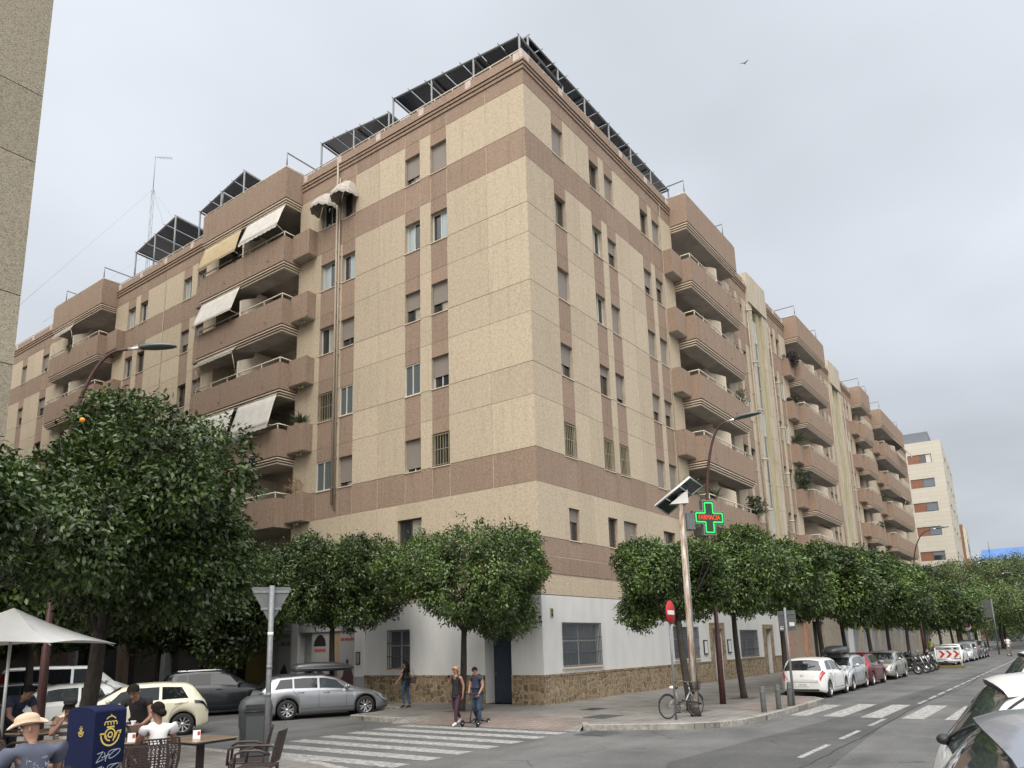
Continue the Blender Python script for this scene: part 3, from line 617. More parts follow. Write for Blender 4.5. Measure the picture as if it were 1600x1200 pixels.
# ---- ground floor, right side
gf = MB()
def gwall(T, u0, u1, holes, m='white_wall', z0=1.05, z1=3.97, d=.02):
    us = sorted({u0, u1}|{h[0] for h in holes}|{h[1] for h in holes}); zs = sorted({z0, z1}|{min(max(z, z0), z1) for h in holes for z in h[2:4]})
    for a, b in zip(us[:-1], us[1:]):
        for c, e in zip(zs[:-1], zs[1:]):
            if any(h[0] < (a+b)/2 < h[1] and h[2] < (c+e)/2 < h[3] for h in holes): continue
            if e-c < .01: continue
            a2 = max(a, .0) if T is TR else max(a, .0)
            gf.quad(T(a2-(d if a == 0 else 0), d, c), T(b, d, c), T(b, d, e), T(a2-(d if a == 0 else 0), d, e), m)
    for h in holes:
        dep = h[4] if len(h) > 4 else .35; a, b, c, e = h[:4]; c = max(c, 0)
        gf.quad(T(a, d, c), T(a, -dep, c), T(a, -dep, e), T(a, d, e), m); gf.quad(T(b, d, c), T(b, -dep, c), T(b, -dep, e), T(b, d, e), m)
        gf.quad(T(a, d, e), T(b, d, e), T(b, -dep, e), T(a, -dep, e), m); gf.quad(T(a, d, c), T(b, d, c), T(b, -dep, c), T(a, -dep, c), m)
HR = [(1.3, 4.18, 1.28, 2.93), (11.25, 14.2, 1.26, 2.8), (16.1, 17.4, -.1, 2.7, .9), (20.3, 23.2, 1.1, 2.65), (24.75, 25.7, -.1, 2.72, .35)]
HL = [(1.43, 2.7, -.1, 2.62, .8), (6.66, 7.94, 1.29, 2.9)]
gwall(TR, 0, 27.45, HR); gwall(TL, 0, 9.4, HL)
gf.box(-.02, 27.45, -.02, .3, 3.955, 3.97, 'groove'); 
# stone plinth with coping
def plinth(T, segs):
    for a, b in segs:
        aa = a-.07 if a == 0 else a
        gf.box(aa, b, -.3, .07, -.1, .98, 'rubble', T=T); gf.box(aa-(.02 if a == 0 else 0), b, -.3, .09, .98, 1.055, 'rubble', T=T)
plinth(TR, [(0, 15.75), (17.75, 24.3), (26.1, 27.45)]); plinth(TL, [(0.302, 1.42), (2.71, 9.35)])
# stone door surrounds
for a, b in ((15.75, 16.09), (17.41, 17.75), (24.3, 24.74), (25.71, 26.1)): gf.box(a, b, -.3, .1, 0, 2.75, 'rubble', T=TR)
gf.box(15.75, 17.75, -.3, .11, 2.72, 3.05, 'rubble', T=TR); gf.box(24.3, 26.1, -.3, .11, 2.72, 3.0, 'rubble', T=TR)
gf.build('ground_floor_wall', bld)
def gwin(T, u0, u1, z0, z1, bars=True):
    m = MB(); t = .05; di, do = -.2, -.15
    for a, b, c, d in [(u0, u0+t, z0, z1), (u1-t, u1, z0, z1), (u0, u1, z0, z0+t), (u0, u1, z1-t, z1), ((u0+u1)/2-.03, (u0+u1)/2+.03, z0+t, z1-t), (u0, u1, z0+.95, z0+1.0)]: m.box(a, b, di, do, c, d, 'white_alu', T=T)
    m.box(u0-.06, u1+.08, -.1, .09, z0-.07, z0-.004, 'groove_light', T=T)
    w = m.build('window', bld); g = MB(); g.quad(T(u0, -.17, z0), T(u1, -.17, z0), T(u1, -.17, z1), T(u0, -.17, z1), 'glass_g'); g.build('pane', w, recalc=False)
    s = MB(); n = int((u1-u0)/.125)
    for i in range(n+1): a = u0+(u1-u0)*i/n; s.box(a-.012, a+.012, .045, .069, z0-.02, z1+.02, 'grille_d', T=T)
    for zz in (z0, z0+.33*(z1-z0), z0+.67*(z1-z0), z1): s.box(u0-.02, u1+.02, .07, .085, zz-.018, zz+.018, 'grille_d', T=T)
    s.build('window_bars', w)
gwin(TR, 1.3, 4.18, 1.28, 2.93); gwin(TR, 11.25, 14.2, 1.26, 2.8); gwin(TR, 20.3, 23.2, 1.1, 2.65); gwin(TL, 6.66, 7.94, 1.29, 2.9)
def door(T, u0, u1, z0, z1, dep, m, nm='door', leafs=1, lab=None):
    b = MB(); b.box(u0, u1, -dep-.06, -dep, z0, z1, m, T=T)
    for i in range(leafs):
        a = u0+(u1-u0)*i/leafs; c = u0+(u1-u0)*(i+1)/leafs
        for zz0, zz1 in ((z0+.15, z0+.95), (z0+1.1, z1-.18)): b.box(a+.12, c-.12, -dep, -dep+.015, zz0, zz1, m, T=T)
    o = b.build(nm, bld); h = MB(); h.tube([T(u1-.12, -dep+.05, z0+1.0), T(u1-.12, -dep+.05, z0+1.15)], .015, 'steel', n=6); h.build('handle', o)
    if lab: o['label'] = lab
door(TL, 1.43, 2.7, .0, 2.62, .55, 'bluegrey', lab='dark blue corner door'); door(TR, 16.1, 17.4, 0, 2.7, .6, 'bluegrey'); door(TR, 24.75, 25.7, 0, 2.72, .3, 'bluegrey')
for T, u, z in ((TL, .42, 3.25), (TR, .62, 3.3)):   # small vents near the corner
    b = MB(); b.box(u-.09, u+.09, .02, .05, z-.17, z+.17, 'grille', T=T); b.box(u-.05, u+.05, .05, .056, z-.12, z-.01, 'dark', T=T); b.box(u-.05, u+.05, .05, .056, z+.03, z+.12, 'dark', T=T); b.build('vent', bld)
for u in (14.83, 18.2):      # notice boards beside the entrance
    b = MB(); b.box(u, u+.5, .02, .07, 1.4, 2.15, 'black', T=TR); b.box(u+.06, u+.44, .07, .075, 1.47, 2.08, 'white_wall', T=TR); b.build('notice_board', bld)
# shops further along the right side
sh = MB(); M['tan'] = mat('tan_pilaster', (.42, .25, .17), .85, var=.15); M['shopgrey'] = mat('grey_shutter', (.27, .285, .305), .6, var=.2, vscale=1.5, stretch=(1, 1, .4), detail=8)
M['shopcream'] = mat('cream_shopfront', (.33, .29, .23), .85, var=.1)
segs = [(27.45, 28.3, 'white_wall'), (28.3, 30.4, 'tan'), (30.4, 31.0, 'shopcream'), (31.0, 33.5, 'brick'), (33.5, 34.6, 'tan'), (34.6, 35.5, 'shopcream'), (35.5, 38.5, 'dark'), (38.5, 39.8, 'shopcream'), (39.8, 44, 'shopcream')]
u = 44
while u < 90: segs += [(u, u+3.2, 'shopgrey'), (u+3.2, u+3.9, 'shopcream' if int(u) % 2 else 'white_wall')]; u += 3.9
for a, b, m in segs:
    d = {'tan': .1, 'shopgrey': -.25, 'brick': -.1, 'dark': -.5}.get(m, .05); b = min(b, 90.7)
    sh.box(a, b, -.6, d, 0, 3.3 if m in ('shopgrey', 'brick', 'dark') else 3.95, m, T=TR)
    if m in ('shopgrey', 'brick', 'dark'): sh.box(a, b, -.6, .06, 3.3, 3.95, 'shopcream', T=TR)
    if m == 'shopgrey':
        for i in range(12): sh.box(a, b, d, d+.012, .1+i*.265, .1+i*.265+.2, m, T=TR)
sh.build('shopfronts', bld)
# left side shops: posters, yellow door, glazing; dark colours imitate the shade under the trees
M['poster_w'] = mat('poster_paper', (.36, .36, .355), .6); M['poster_p'] = mat('poster_plum', (.085, .04, .055), .6); M['poster_o'] = mat('poster_tan', (.4, .28, .18), .6)
M['yellow'] = mat('ochre_door', (.17, .125, .035), .6, var=.1); M['redsign'] = mat('red_fascia', (.25, .012, .03), .5)
M['greypil'] = mat('grey_pilaster', (.32, .33, .33), .8, var=.08)
sl_ = MB(); T = TL
for a, b, m, d, z1 in [(9.4, 10.0, 'white_wall', .05, 3.95), (10.0, 11.05, 'poster_w', .0, 3.0), (11.05, 11.4, 'poster_o', -.02, 3.0), (11.4, 11.8, 'dark', -.1, 3.0), (11.8, 13.0, 'poster_w', -.03, 3.0), (13.0, 13.9, 'greypil', -.35, 3.0), (13.9, 14.4, 'white_wall', .06, 3.95), (14.4, 15.5, 'poster_w', -.05, 3.0),
                       (15.5, 16.3, 'greypil', -.1, 3.95), (16.3, 18.2, 'yellow', -.15, 3.0), (18.2, 20.2, 'dark', -.6, 3.0), (20.2, 20.9, 'greypil', .06, 3.95), (20.9, 25.4, 'glass', -.35, 3.0), (25.4, 26.0, 'greypil', .04, 3.95), (26, 30, 'glass', -.3, 3.0), (30, 30.8, 'brown', .05, 3.95), (30.8, 36, 'dark', -.1, 3.2), (36, 37, 'greypil', .05, 3.95), (37, 42, 'glass', -.4, 3), (42, 43, 'brick', .05, 3.95), (43, 50, 'dark', -.4, 3), (50, 60, 'brown', 0, 3.95)]:
    sl_.box(a, b, -.8, d, 0, z1, m, T=T)
    if z1 < 3.5: sl_.box(a, b, -.8, .055, z1, 3.95, 'greypil' if b < 16 else 'dark', T=T)
sl_.box(15.6, 17.6, .06, .16, 3.0, 3.6, 'redsign', T=T); sl_.box(20.9, 25.4, .06, .12, 3.02, 3.5, 'brick', T=T)
sl_.box(9.35, 10.0, .05, .07, 0, 1.0, 'greypil', T=T)
sl_.build('street_shops', bld)
def LT(cu, cz, d, s=1): return lambda x, y, z: TL(cu-x*s, d+z, cz+y*s)
PT = lambda x, y, z: TL(x, z, y)
p1_ = MB(); text_mb(p1_, 'DE HOGAR', .175, 'redink', LT(10.52, 2.62, .006), bold=.006)
fig = [(10.9, .1), (10.95, .9), (10.8, 1.0), (10.7, 1.45), (10.62, 1.5), (10.6, 1.7), (10.5, 1.78), (10.42, 1.66), (10.46, 1.5), (10.25, 1.35), (10.1, 1.0), (10.12, .1)]
p1_.prism(fig, 0.001, .006, 'poster_p', T=PT); p1_.build('poster', bld)
p2_ = MB(); [p2_.prism([(12.02+i*.1, 2.1), (12.09+i*.1, 2.1), (12.09+i*.1, 2.24), (12.02+i*.1, 2.24)], -.029, -.022, 'redink', T=PT) for i in range(8)]; p2_.prism([(11.9, .1), (12.9, .1), (12.85, .9), (12.6, 1.1), (12.5, 1.5), (12.3, 1.55), (12.2, 1.2), (11.95, .9)], -.029, -.022, 'poster_p', T=PT)
p2_.prism([(12.0, 2.35), (12.85, 2.35), (12.8, 2.6), (12.55, 2.85), (12.3, 2.88), (12.05, 2.65)], -.029, -.024, 'ink', T=PT); p2_.build('poster', bld)
p3_ = MB(); text_mb(p3_, 'DE CO', .24, 'ink', LT(14.95, 2.5, -.04), bold=.004); p3_.prism([(14.5, .1), (15.4, .1), (15.3, 1.2), (15.0, 1.6), (14.7, 1.1)], -.049, -.042, 'ink', T=PT); p3_.build('poster', bld)
ds = MB(); ds.box(9.62, 9.9, .051, .075, 1.5, 2.05, 'black', T=TL); ds.box(9.66, 9.86, .075, .08, 1.55, 2.0, 'shopgrey', T=TL); ds.build('door_panel', bld)
wall.build('wall', bld)

# house number awnings ------------------------------------------------
def dome_awning(u0, u1, z, dep=1.0, h=1.0):
    m = MB(); n = 5; k = 4; vs = []; cu = (u0+u1)/2; w = (u1-u0)/2+.16
    fp = [(-1, 0), (-.92, .62), (-.42, 1.0), (.42, 1.0), (.92, .62), (1, 0)]
    for i in range(n+1):
        for j in range(k+1):
            t = j/k; sc_ = (1-t)**.62; tt = fp[i]
            vs.append(TL(cu+tt[0]*w*(sc_*.8+.2), tt[1]*dep*sc_+.02, z+h*(1-(1-t)**1.25)*.95))
    m.add(vs, [(i*(k+1)+j, (i+1)*(k+1)+j, (i+1)*(k+1)+j+1, i*(k+1)+j+1) for i in range(n) for j in range(k)], 'awning_d')
    vv = []; nn = 40
    for i in range(nn+1):
        q = i/nn*n; a = min(int(q), n-1); f = q-a; x = lerp(fp[a][0], fp[a+1][0], f); y = lerp(fp[a][1], fp[a+1][1], f)
        vv += [TL(cu+x*w, y*dep+.022, z+.002), TL(cu+x*w*1.01, y*dep+.03, z-.10-.07*abs(sin(i*pi/5)))]
    m.add(vv, [(2*i, 2*i+1, 2*i+3, 2*i+2) for i in range(nn)], 'awning_d')
    return m.build('window_awning', bld, recalc=False)
dome_awning(10.35, 11.4, 24.55); dome_awning(11.85, 12.95, 24.45)
def sheet_awning(T, u0, u1, k, d1, z1, m, zt=None, d0=1.0, scal=True):
    """sloping canvas from the soffit edge out and down"""
    zt = zt or SILL[k]+1.72; mb = MB(); nu = max(4, int((u1-u0)*5)); nv = 6; vs = []
    for i in range(nu+1):
        u = lerp(u0, u1, i/nu)
        for j in range(nv+1):
            t = j/nv; vs.append(T(u+.02*sin(i*1.7+j), lerp(d0, d1, t)+.04*sin(pi*t), lerp(zt, z1, t)-.09*sin(pi*t)+.012*sin(i*2.3)*t))
    mb.add(vs, [(i*(nv+1)+j, (i+1)*(nv+1)+j, (i+1)*(nv+1)+j+1, i*(nv+1)+j+1) for i in range(nu) for j in range(nv)], m, True)
    if scal:
        vv = []; n2 = int((u1-u0)*16)
        for i in range(n2+1):
            u = lerp(u0, u1, i/n2); vv += [T(u, d1, z1+.005), T(u, d1+.01, z1-.13-.05*abs(sin(i*pi/6)))]
        mb.add(vv, [(2*i, 2*i+1, 2*i+3, 2*i+2) for i in range(n2)], m)
    o = mb.build('balcony_awning', bld, recalc=False); md = o.modifiers.new('s', 'SOLIDIFY'); md.thickness = .008
    fr = MB(); fr.tube([T(u0, d0, zt), T(u1, d0, zt)], .04, 'rail', n=6); fr.tube([T(u0, d1, z1), T(u1, d1, z1)], .02, 'rail', n=6)
    for u in (u0+.05, u1-.05): fr.tube([T(u, d0-.1, SILL[k]+.1), T(u, d1, z1)], .015, 'rail', n=5)
    fr.build('awning_frame', o)
sheet_awning(TL, 14.75, 18.1, 0, 1.5, 23.98, 'awning'); sheet_awning(TL, 18.6, 22.2, 0, 1.4, 23.85, 'awning_y', scal=False)
sheet_awning(TL, 18.5, 22.2, 1, 1.55, 20.28, 'awning', scal=False); sheet_awning(TL, 18.6, 22.2, 2, 1.25, SILL[2]+1.45, 'awning_d')
sheet_awning(TL, 14.9, 18.15, 3, 1.5, 13.15, 'awning'); sheet_awning(TL, 18.5, 22.2, 3, 1.5, 13.2, 'awning')
sheet_awning(TL, 38.4, 41.4, 0, 1.2, SILL[0]+1.4, 'awning_d'); sheet_awning(TR, 76, 82, 0, 1.9, 24.2, 'awning'); sheet_awning(TR, 76, 81, 2, 1.5, SILL[2]+1.2, 'awning', scal=False)
# ceiling lamps in loggias and small wall fittings
for T, u, k in [(TR, 16.2, 0), (TR, 16.2, 1), (TR, 16.2, 3), (TL, 15.6, 1), (TL, 15.6, 2), (TL, 15.6, 3), (TL, 36, 0), (TL, 36, 1)]:
    b = MB(); p = T(u, -1.62, SILL[k]+1.25); b.ellip(p, (.11, .11, .11), 'white_alu'); b.build('wall_lamp', bld)
for u, z in [(27.05, 24.9), (27.3, 21.1), (27.3, 17.6), (27.3, 14.1), (32.2, 20.9), (32.2, 17.4), (32.2, 13.9), (32.2, 10.4), (27.3, 10.6), (54.6, 16)]:
    b = MB(); b.tube([TR(u, .05, z), TR(u+.1, .45, z)], .07, 'cream', n=8); b.build('security_camera', bld)
for u, k in [(13.9, 1), (13.9, 2), (13.9, 3), (14.0, 4)]:
    b = MB(); 
    for dd in (-.1, .12): b.ellip(TL(u+dd, .3, SILL[k]-1.5+.02), (.07, .07, .08), 'grille'); 
    b.tube([TL(u-.15, .3, SILL[k]-1.42), TL(u+.15, .3, SILL[k]-1.42)], .02, 'steel', n=5); b.build('floodlight', bld)

# ================================================================ rooftop pergolas with solar panels
def pergola(label, P0, P1, depth, inward, n, zbase, m_posts=True, drop=.3):
    """P0,P1: front-edge end points (x,y,z); inward: unit vector into the roof"""
    a, b = Vector(P0), Vector(P1); iv = Vector((*inward, 0)); base = (a.x, a.y, zbase)
    t = thing('solar_pergola', label, 'pergola', base, group='solar pergolas along the roof edge'); o = Vector(base)
    fr = MB(); 
    for i in range(n+1):
        p = a.lerp(b, i/n)-o; q = p+iv*depth-Vector((0, 0, drop))
        fr.tube([(p.x, p.y, 0), p], .055, 'steel', n=6); fr.tube([(q.x, q.y, 0), q], .055, 'steel', n=6); fr.tube([p, q], .05, 'steel', n=6)
        if i < n: 
            p2 = a.lerp(b, (i+1)/n)-o+iv*depth*.5; fr.tube([Vector((p.x, p.y, p.z*.45))+iv*depth*.5, p2-Vector((0, 0, .15))], .035, 'steel', n=5)
    for s in (0, .5, 1): fr.tube([a-o+iv*depth*s-Vector((0, 0, drop*s)), b-o+iv*depth*s-Vector((0, 0, drop*s))], .05, 'steel', n=6)
    L_ = (b-a).length; nn = max(2, int(L_/1.05))
    for i in range(nn+1): p = a.lerp(b, i/nn)-o; fr.tube([p+Vector((0, 0, .06))-iv*.12, p+iv*(depth+.1)+Vector((0, 0, .06-drop))], .025, 'steel', n=4)
    fr.build('frame', t)
    for r in range(2):
        pn = MB()
        for i in range(nn):
            g = .03; s0, s1 = r*.5+.015, r*.5+.49
            c = [a.lerp(b, (i+g)/nn), a.lerp(b, (i+1-g)/nn)]
            pts = [c[0]+iv*depth*s0-Vector((0, 0, drop*s0)), c[1]+iv*depth*s0-Vector((0, 0, drop*s0)), c[1]+iv*depth*s1-Vector((0, 0, drop*s1)), c[0]+iv*depth*s1-Vector((0, 0, drop*s1))]
            vs = [p-o+Vector((0, 0, .09)) for p in pts]+[p-o+Vector((0, 0, .13)) for p in pts]
            pn.add(vs, [(3, 2, 1, 0), (4, 5, 6, 7), (0, 1, 5, 4), (1, 2, 6, 5), (2, 3, 7, 6), (3, 0, 4, 7)], 'panel')
        pn.build('solar_panels', t)
    return t
pergola('solar panel pergola above the left facade nearest the building corner', (1, .8, 29.25), (1, 8.8, 29.98), 3.6, (1, 0), 3, 26.9)
pergola('short lower solar pergola just left of the corner one', (1, 9.1, 29.3), (1, 14.4, 29.9), 3.4, (1, 0), 2, 26.9)
pergola('solar panel pergola behind the fascia of the left balcony stack', (.3, 20.6, 30.5), (.3, 25.2, 29.55), 4.5, (1, 0), 2, 26.9)
pergola('dark solar pergola farthest left on the roof, by the antenna mast', (.3, 28.1, 30.4), (.3, 33.0, 29.5), 5.5, (1, 0), 2, 26.9)
pergola('long solar panel pergola along the right roof edge', (2.0, 1.0, 30.05), (17.3, 1.0, 29.85), 3.4, (0, 1), 6, 26.9, drop=.1)
pergola('small solar pergola behind the stair tower', (32.4, 1.0, 29.0), (36.0, 1.0, 28.9), 3, (0, 1), 2, 26.9, drop=.1)
# antenna mast
M['mastgrey'] = mat('mast_grey', (.24, .25, .26), .7)
am = thing('antenna_mast', 'thin lattice antenna mast with guy wires on the roof', 'antenna', (3.9, 38.5, 26.9))
m = MB(); H1, H2 = 11.6, 14.6
for k in range(3): a = 2*pi*k/3; m.tube([(.16*cos(a), .16*sin(a), 0), (.1*cos(a), .1*sin(a), H1)], .018, 'mastgrey', n=4)
for i in range(30):
    z = H1*i/30; a = 2*pi*(i % 3)/3; b = 2*pi*((i+1) % 3)/3; m.tube([(.15*cos(a), .15*sin(a), z), (.15*cos(b), .15*sin(b), z+H1/30)], .01, 'mastgrey', n=3)
m.tube([(0, 0, H1-.4), (0, 0, H2)], .03, 'mastgrey', n=5); m.build('mast', am)
for zz, sc_ in ((H2-.15, 1), (6.6, 1.3)):
    m = MB(); m.tube([(0, 0, zz), (.8*sc_, -1.1*sc_, zz-.1)], .02, 'steel', n=4)
    for i in range(7): t = .25+i*.11; p = Vector((.8*sc_*t, -1.1*sc_*t, zz-.1*t)); m.tube([p+Vector((.2, .15, .1*(i % 2))), p-Vector((.2, .15, .1*(i % 2)))], .011, 'steel', n=3)
    m.build('aerial', am)
m = MB()
for dx_, dy_, h in ((-7, 7, H1), (7, 3, H1), (5, -6, H1), (-5, 5, 6), (4, -4, 8)): m.tube([(0, 0, h), (dx_, dy_, 0)], .009, 'mastgrey', n=3)
m.build('guy_wires', am)
# ================================================================ ground, roads, pavements
m = MB(); m.quad((-900, -900, -.14), (900, -900, -.14), (900, 900, -.14), (-900, 900, -.14), 'asphalt'); kind(m.build('road', recalc=False))
KERB = [(-2.4, 60), (-2.4, 5.2), (-3.0, 4.5), (-5.5, 4.15), (-5.75, 2.4), (-5.6, 1.6), (-4.8, 1.15), (-4.75, 1.1), (-4.75, -4.4), (-5.4, -4.85), (-5.15, -5.45), (-4.6, -6.55), (-4.15, -7.25), (-3.5, -7.9), (-2.7, -8.25), (-1.2, -8.4), (3.0, -8.36), (5.3, -8.3), (5.9, -7.9), (6.4, -6.5), (7.0, -5.95), (120, -5.95)]
def kerbline(pts, z0, z1, w=.16, skip=()):
    mb = MB(); 
    for i, (a, b) in enumerate(zip(pts[:-1], pts[1:])):
        if i in skip: continue
        a, b = Vector(a), Vector(b); L_ = (b-a).length; n = max(1, round(L_/1.0)); d = (b-a).normalized(); nr = Vector((-d.y, d.x))
        if L_ > 60: n = 60
        for k in range(n):
            p = a.lerp(b, k/n)+d*.006; q = a.lerp(b, (k+1)/n)-d*.006; j = random.uniform(-.006, .006); zz = z1+random.uniform(-.006, .006)
            c = [p-nr*(.0-j), q-nr*(.0-j), q+nr*w, p+nr*w]
            mb.add([(v.x, v.y, z0) for v in c]+[(v.x, v.y, zz-(.018 if t_ < 2 else 0)) for t_, v in enumerate(c)]+[(v.x+nr.x*.025*(1 if t_ < 2 else 0), v.y+nr.y*.025*(1 if t_ < 2 else 0), zz) for t_, v in enumerate(c)],
                   [(0, 1, 5, 4), (1, 2, 6, 5), (2, 3, 7, 6), (3, 0, 4, 7), (4, 5, 9, 8), (8, 9, 10, 11)], 'kerb')
    return mb
kb = kerbline(KERB, -.2, .012, skip=(7,)); kind(kb.build('kerb', recalc=False))
m = MB(); poly = KERB+[(120, 6), (6, 6), (6, 60)]
m.prism(poly, -.5, 0, 'paving'); kind(m.build('pavement'))
# dropped kerb and reddish strips
m = MB(); m.quad((-5.72, 1.1, -.137), (-4.75, 1.1, .003), (-4.75, -4.4, .003), (-5.72, -4.4, -.137), 'paving_red')
m.add([(-5.72, 1.1, -.137), (-4.75, 1.1, .003), (-5.6, 1.6, .003)], [(0, 1, 2)], 'paving'); m.add([(-5.72, -4.4, -.137), (-4.75, -4.4, .003), (-5.4, -4.85, .003)], [(0, 1, 2)], 'paving')
m.add([(-5.72, -4.4, -.137), (-5.4, -4.85, .003), (-5.75, -4.95, -.138)], [(0, 1, 2)], 'paving'); m.add([(-5.72, 1.1, -.137), (-5.6, 1.6, .003), (-5.95, 1.75, -.138)], [(0, 1, 2)], 'paving')
m.quad((-4.75, 1.1, .004), (-3.7, 1.1, .004), (-3.7, -4.4, .004), (-4.75, -4.4, .004), 'paving_red'); m.quad((.2, -8.2, .004), (5.2, -8.15, .004), (5.2, -6.8, .004), (.2, -6.8, .004), 'paving_red')
kind(m.build('crossing_ramp', recalc=False))
# terrace pavement on the camera side, raised edge and parking strip
m = MB(); tp = [(-14.0, 60), (-14.0, 1.0), (-14.25, -4.5), (-15.3, -8.2), (-17.4, -10.6), (-21.5, -12.3), (-60, -12.3), (-60, 60)]
m.prism(tp, -.5, .2, 'paving'); kind(m.build('terrace_pavement'))
kind(kerbline(tp[:6], -.2, .212).build('terrace_kerb', recalc=False))
m = MB(); m.prism([(-40, -15.15), (120, -15.15), (120, -60), (-40, -60)], -.5, .34, 'asphalt2'); kind(m.build('parking_strip'))
# zebra crossings and lane marks
m = MB()
for i in range(9):
    x = -6.0-.98*i; m.quad((x, 1.0, -.135), (x, -4.75, -.135), (x-.5, -4.75, -.135), (x-.5, 1.0, -.135), 'paint')
m.build('zebra_a'); zb = bpy.data.objects['zebra_a']; zb.name = 'zebra_crossing'; kind(zb)
m = MB()
for y in (-8.52, -9.5, -10.52, -11.58, -12.62):
    m.quad((.35, y, -.135), (4.4 if y > -9 else 5.0, y, -.135), (4.4 if y > -9 else 5.0, y-.55, -.135), (.35, y-.55, -.135), 'paint')
o = m.build('zebra_b'); o.name = 'zebra_crossing'; kind(o)
m = MB()
for a, b in [(-16, -13.6), (-12, -9.9), (-7.9, -5.8), (-4.76, -2.95), (-1.75, .15)]: m.quad((a, -11.14, -.135), (b, -11.14, -.135), (b, -11.26, -.135), (a, -11.26, -.135), 'paint')
x = 5.5
while x < 62: m.quad((x, -11.16, -.135), (x+1.7, -11.16, -.135), (x+1.7, -11.28, -.135), (x, -11.28, -.135), 'paint'); x += 2.25 if x > 7 else 2.25
m.quad((62, -11.2, -.135), (110, -11.2, -.135), (110, -11.32, -.135), (62, -11.32, -.135), 'paint')
o = m.build('lane_marking'); kind(o)
m = MB(); m.prism([(-9.5, -9.2), (-1, -9.9), (7, -10.1), (30, -11.0), (30, -11.35), (6, -11.4), (-2, -11.5), (-12, -12.2), (-14, -11)], -.1397, -.1365, 'asphalt2'); kind(m.build('road_patch'))
# long repair joint beside the lane marks
m = MB(); px, py = -14, -11.75
for i in range(90):
    nx = px+.45; ny = -11.42+.12*sin(nx*.31)+random.uniform(-.03, .03)-(.25 if nx < -6 else 0)*((-6-nx)/8 if nx < -6 else 0)
    m.quad((px, py, -.1345), (nx, ny, -.1345), (nx, ny-.03, -.1345), (px, py-.03, -.1345), 'dark'); px, py = nx, ny
kind(m.build('road_joint'))
def manhole(x, y, z, sx, sy, label):
    t = MB(); t.box(x-sx, x+sx, y-sy, y+sy, z-.02, z+.006, 'lamphead')
    for i in range(7): a = x-sx+.06+(2*sx-.12)*i/6; t.box(a-.02, a+.02, y-sy+.05, y+sy-.05, z+.006, z+.010, 'black')
    tag(t.build('manhole_cover'), label, 'manhole cover')
manhole(-3.2, -4.2, .006, .55, .4, 'dark iron cover set in the pavement in front of the white corner wall'); manhole(-5.9, -5.6, -.134, .5, .45, 'iron cover set in the road by the kerb of the corner')
manhole(-1.0, -2.6, .006, .4, .3, 'small iron cover in the pavement close to the building corner')
# tree pits
m = MB(); M['soil'] = mat('dry_soil', (.10, .08, .06), .95, var=.3, vscale=20)
for x, y in [(-.68, -5.9), (4.81, -5.57), (10.4, -5.4), (-2.9, 1.5), (-1.9, 9.2)]: m.quad((x-.5, y-.45, .006), (x+.5, y-.45, .006), (x+.5, y+.45, .006), (x-.5, y+.45, .006), 'soil')
kind(m.build('tree_pits', recalc=False))
# litter and leaves on the pavement
m = MB()
for i in range(150):
    x, y = random.uniform(-5, 6), random.uniform(-8.2, -3) if random.random() < .6 else random.uniform(-8.35, -8.0)
    s = random.uniform(.015, .05); a = random.uniform(0, pi)
    m.add([(x+s*cos(a), y+s*sin(a), .016), (x-s*sin(a)*.5, y+s*cos(a)*.5, .02), (x-s*cos(a), y-s*sin(a), .016), (x+s*sin(a)*.5, y-s*cos(a)*.5, .02)], [(0, 1, 2, 3)], 'leaf_dead' if i % 4 else 'white_wall')
for i in range(260):
    t = random.random(); x, y = (lerp(-5.6, -3.4, t), lerp(-4.9, -8.15, t)) if random.random() < .4 else (random.uniform(-3, 6), -8.5)
    x += random.uniform(-.25, .1); y -= random.uniform(0, .25); s = random.uniform(.01, .035); a = random.uniform(0, pi)
    m.add([(x+s*cos(a), y+s*sin(a), -.13), (x-s*sin(a)*.5, y+s*cos(a)*.5, -.125), (x-s*cos(a), y-s*sin(a), -.13), (x+s*sin(a)*.5, y-s*cos(a)*.5, -.125)], [(0, 1, 2, 3)], 'leaf_dead')
kind(m.build('fallen_leaves', recalc=False), 'stuff')

# ================================================================ neighbouring buildings
lb = thing('neighbour_building', 'tall coarse pebbledash building wall cut by the left edge of the photo', 'building', (-15.2, 7.8, 0))
m = MB(); zz = [-.2, 3.3, 5.3, 8.4, 10.36, 12.55, 14.5, 16.99, 19.34, 21.8, 24.2, 26.6, 29, 31.4]
zz = [0.2, 3.4, 6.0, 8.3, 10.45, 12.6, 16.99, 19.3, 23.2, 25.6, 29.5, 32]
for a, b in zip(zz[:-1], zz[1:]):
    for k in range(4): m.box(-.0-4.2*(k+1)+.012, -4.2*k-(.012 if k else 0), 0, .3, a+.014, b-.014, 'coarse')
    for k in range(13): m.box(-.06, -.001 if k else -.001, .31+4*k, 4.3+4*k-.02, a+.014, b-.014, 'coarse')
m.box(-16.8, -.03, .04, 52, .2, 32, 'groove'); m.build('wall', lb)

